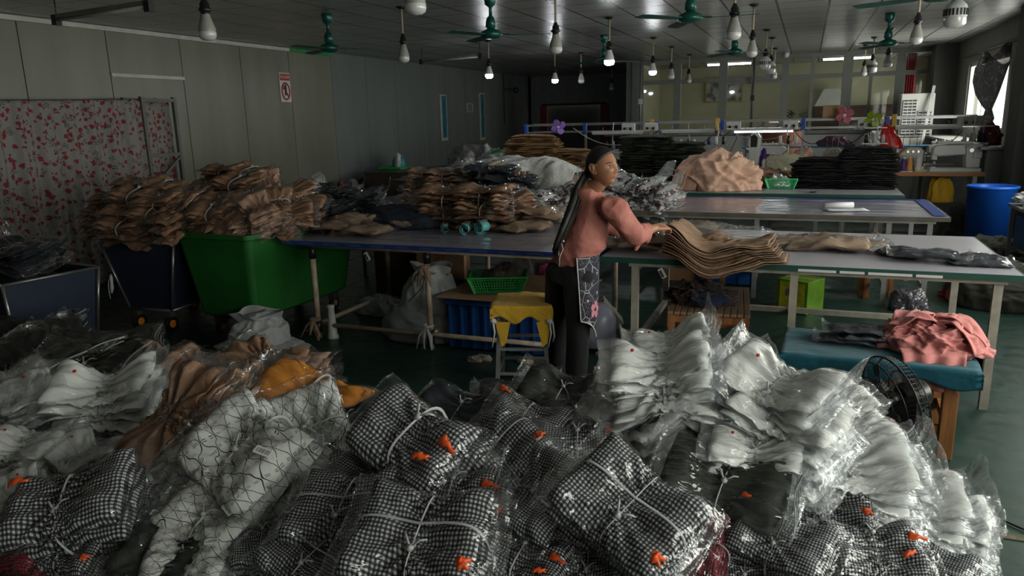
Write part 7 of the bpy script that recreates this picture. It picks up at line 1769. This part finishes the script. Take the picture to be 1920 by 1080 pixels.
loft(bl, [(c_hem+[0, 0, -.05]-fd*.02, wd*.160, fd*.13), (c_hem+[0, 0, .02], wd*.168, fd*.14), (c_hem+[0, 0, .05]+fd*.02, wd*.178, fd*.155), (c_waist+fd*.01, wd*.168, fd*.145), ((c_waist+c_ch)/2, wd*.170, fd*.138), (c_ch, wd*.165, fd*.132), (c_ch*.5+c_sh*.5, wd*.158, fd*.118), (c_sh+[0, 0, .0], wd*.135, fd*.10), (nb+[-.012, 0, -.004], wd*.088, fd*.076), (nb+[-.018, 0, .012], wd*.072, fd*.060)], 48)
limb(bl, [c_sh*.45+shR*.55+[0, 0, .0], shR+[.0, 0, .0], shR*.6+elR*.4, elR+[0, 0, -.005], elR*.75+wrR*.25], [.066, .076, .072, .066, .060], 28)
limb(bl, [c_sh*.45+shL*.55, shL, shL*.6+elL*.4, elL, elL*.75+wrL*.25], [.066, .072, .068, .062, .056], 28)
# flared cuff hanging below the elbow
e1 = elR*.72+wrR*.28
loft(bl, [(elR*.85+wrR*.15, np.array([0, 0, .055]), wd*.055), (elR*.62+wrR*.38+[0, 0, -.012], np.array([0, 0, .062]), wd*.058), (elR*.46+wrR*.54+[0, 0, -.022], np.array([.01, 0, .070]), wd*.060)], 28)
limb(bl, [elR*.8+wrR*.2+[0, 0, -.04], elR*.9+wrR*.1+[-.01, 0, -.095]], [.036, .020], 16)
bme = remesh(bl, 'blouse', .007, 4, .5)
co = np.empty(len(bme.vertices)*3); bme.vertices.foreach_get('co', co); co = co.reshape(-1, 3); nm = np.empty_like(co.ravel()); bme.vertices.foreach_get('normal', nm); nm = nm.reshape(-1, 3)
fol = nz(co*[1, 1, .7], 18, 4, 2, True)*.012+nz(co*[1, 1, .35], 30, 9, 1)*.006
co = co+nm*fol[:, None]; bme.vertices.foreach_set('co', co.ravel()); bme.update()
obj('blouse', bme, BLOUSE, woman)
# --- trousers
tr_ = G()
loft(tr_, [(c_hem+[0, 0, .02]-fd*.01, wd*.125, fd*.095), (c_hem+[0, 0, -.04]-fd*.01, wd*.142, fd*.115), ((hipR+hipL)/2+[0, 0, -.02], wd*.155, fd*.13), ((hipR+hipL)/2+[0, 0, -.1], wd*.14, fd*.11)])
limb(tr_, [hipR+[0, 0, -.05], hipR*.5+knR*.5, knR, anR*.6+knR*.4, anR+[0, 0, .03]], [.105, .092, .078, .072, .070], 24)
limb(tr_, [hipL+[0, 0, -.05], hipL*.5+knL*.5, knL, anL*.6+knL*.4, anL+[0, 0, .03]], [.105, .092, .078, .072, .070], 24)
tm = remesh(tr_, 'trousers', .009, 4, .5)
obj('trousers', tm, cloth('black_trousers', (.006, .006, .007), .2, .4, 7), woman)
for a in (anR, anL):
    g = G(); b_ = np.array([a[0], a[1], .035]); limb(g, [b_-fd*.05, b_+fd*.06, b_+fd*.15+[0, 0, -.008]], [.036, .04, .03]); obj('shoe', remesh(g, 'shoe', .007, 2), BLACK, woman)
# --- apron
k = N('apron_print')
v = k.n('ShaderNodeTexVoronoi', _feature='DISTANCE_TO_EDGE'); v.inputs['Scale'].default_value = 9; k.l(k.coord('UV'), v.inputs['Vector'])
lines = k.math('LESS_THAN', v.outputs['Distance'], .012)
v2 = k.n('ShaderNodeTexVoronoi'); v2.inputs['Scale'].default_value = 110; k.l(k.coord('UV'), v2.inputs['Vector']); spk = k.math('LESS_THAN', v2.outputs['Distance'], .24)
v3 = k.n('ShaderNodeTexVoronoi', _distance='MANHATTAN'); v3.inputs['Scale'].default_value = 11; v3.inputs['Randomness'].default_value = .9; k.l(k.coord('UV'), v3.inputs['Vector'])
sp = k.n('ShaderNodeSeparateColor'); k.l(v3.outputs['Color'], sp.inputs[0]); tri = k.math('MULTIPLY', k.math('LESS_THAN', v3.outputs['Distance'], .30), k.math('GREATER_THAN', sp.outputs[0], .62))
c = k.mix(spk, (.010, .010, .022), (.30, .29, .33)); c = k.mix(lines, c, (.42, .40, .42)); c = k.mix(tri, c, (.46, .27, .30))
k.l(c, k.b.inputs['Base Color']); k.b.inputs['Roughness'].default_value = .8; APR = k.m
def apr(a, zz_):
    t = (zz_-.47)/.46; az = D(-62+150*a); c0 = np.array([(hipR*.62+hipL*.38)[0]*(t)+knR[0]*(1-t), (hipR*.62+hipL*.38)[1]*t+knR[1]*(1-t), zz_])
    R_ = .172*t+.118*(1-t)+.004*math.sin(a*14+zz_*9); return c0+R_*np.array([math.cos(az), math.sin(az), 0])
P, UV = [], []
for a in np.linspace(0, 1, 40):
    row, ur = [], []
    zl = .44+.12*abs(2*min(a, .5)-.9)**1.0*(a < .45)*1.0
    for zz_ in np.linspace(.955, zl+.02*math.sin(a*9), 34): row.append(apr(a, zz_)); ur.append((a*.42, zz_))
    P.append(row); UV.append(ur)
P = np.array(P)
ap = obj('apron', G().grid(P, np.array(UV)), APR, woman); ap.modifiers.new('s', 'SOLIDIFY').thickness = .003
obj('piping', G().tube([tuple(p) for p in P[0]], .005, 6).tube([tuple(p[-1]) for p in P[:]], .005, 6), M('piping_white', (.5, .5, .48), .6), ap)
g = G()   # pink flower on the apron
fc = apr(.33, .60)
for i in range(5):
    a = 2*PI*i/5; rr = .026
    q = [apr(.33+.085*math.cos(a)*.9+.06*rr*math.cos(b)*16*.06, .60+.03*math.sin(a)) for b in (0,)]
    cc = apr(.33+.10*math.cos(a), .61+.034*math.sin(a)); n_ = np.array([math.cos(D(-62+150*.33)), math.sin(D(-62+150*.33)), 0]); t1 = np.array([-n_[1], n_[0], 0])
    g.add([cc+n_*.004+t1*.024*math.cos(b)+up*.022*math.sin(b) for b in np.linspace(0, 2*PI, 13)[:-1]], [tuple(range(12))])
obj('flower_print', g, M('flower_pink', (.55, .20, .26), .8), ap)
g = G(); w0 = wp(1052, 452, 4.25)
g.tube([w0, w0+[.012, 0, -.05], w0+[-.01, 0, -.10], w0+[-.015, 0, -.16]], .003, 5).tube([w0, w0+[-.02, 0, -.04], w0+[-.015, 0, -.09]], .003, 5).tube([w0+[-.02, .0, .005], w0+[.02, 0, .0]], .006, 6)
obj('apron_tie', g, M('piping_white', (.5, .5, .48), .6), ap)
for key in PROTO:
    for pr in PROTO[key][0]:
        if pr.name not in USED:
            for ch in list(pr.children_recursive): bpy.data.objects.remove(ch)
            bpy.data.objects.remove(pr)
# ------------------------------------------------------------------ render look
sc.view_settings.view_transform = 'Standard'; sc.view_settings.look = 'None'; sc.view_settings.gamma = 1; sc.view_settings.exposure = 0.7
cy = sc.cycles
cy.max_bounces = 7; cy.diffuse_bounces = 3; cy.glossy_bounces = 3; cy.transmission_bounces = 4; cy.transparent_max_bounces = 24
cy.sample_clamp_indirect = 4; cy.caustics_reflective = False; cy.caustics_refractive = False
cy.use_denoising = True
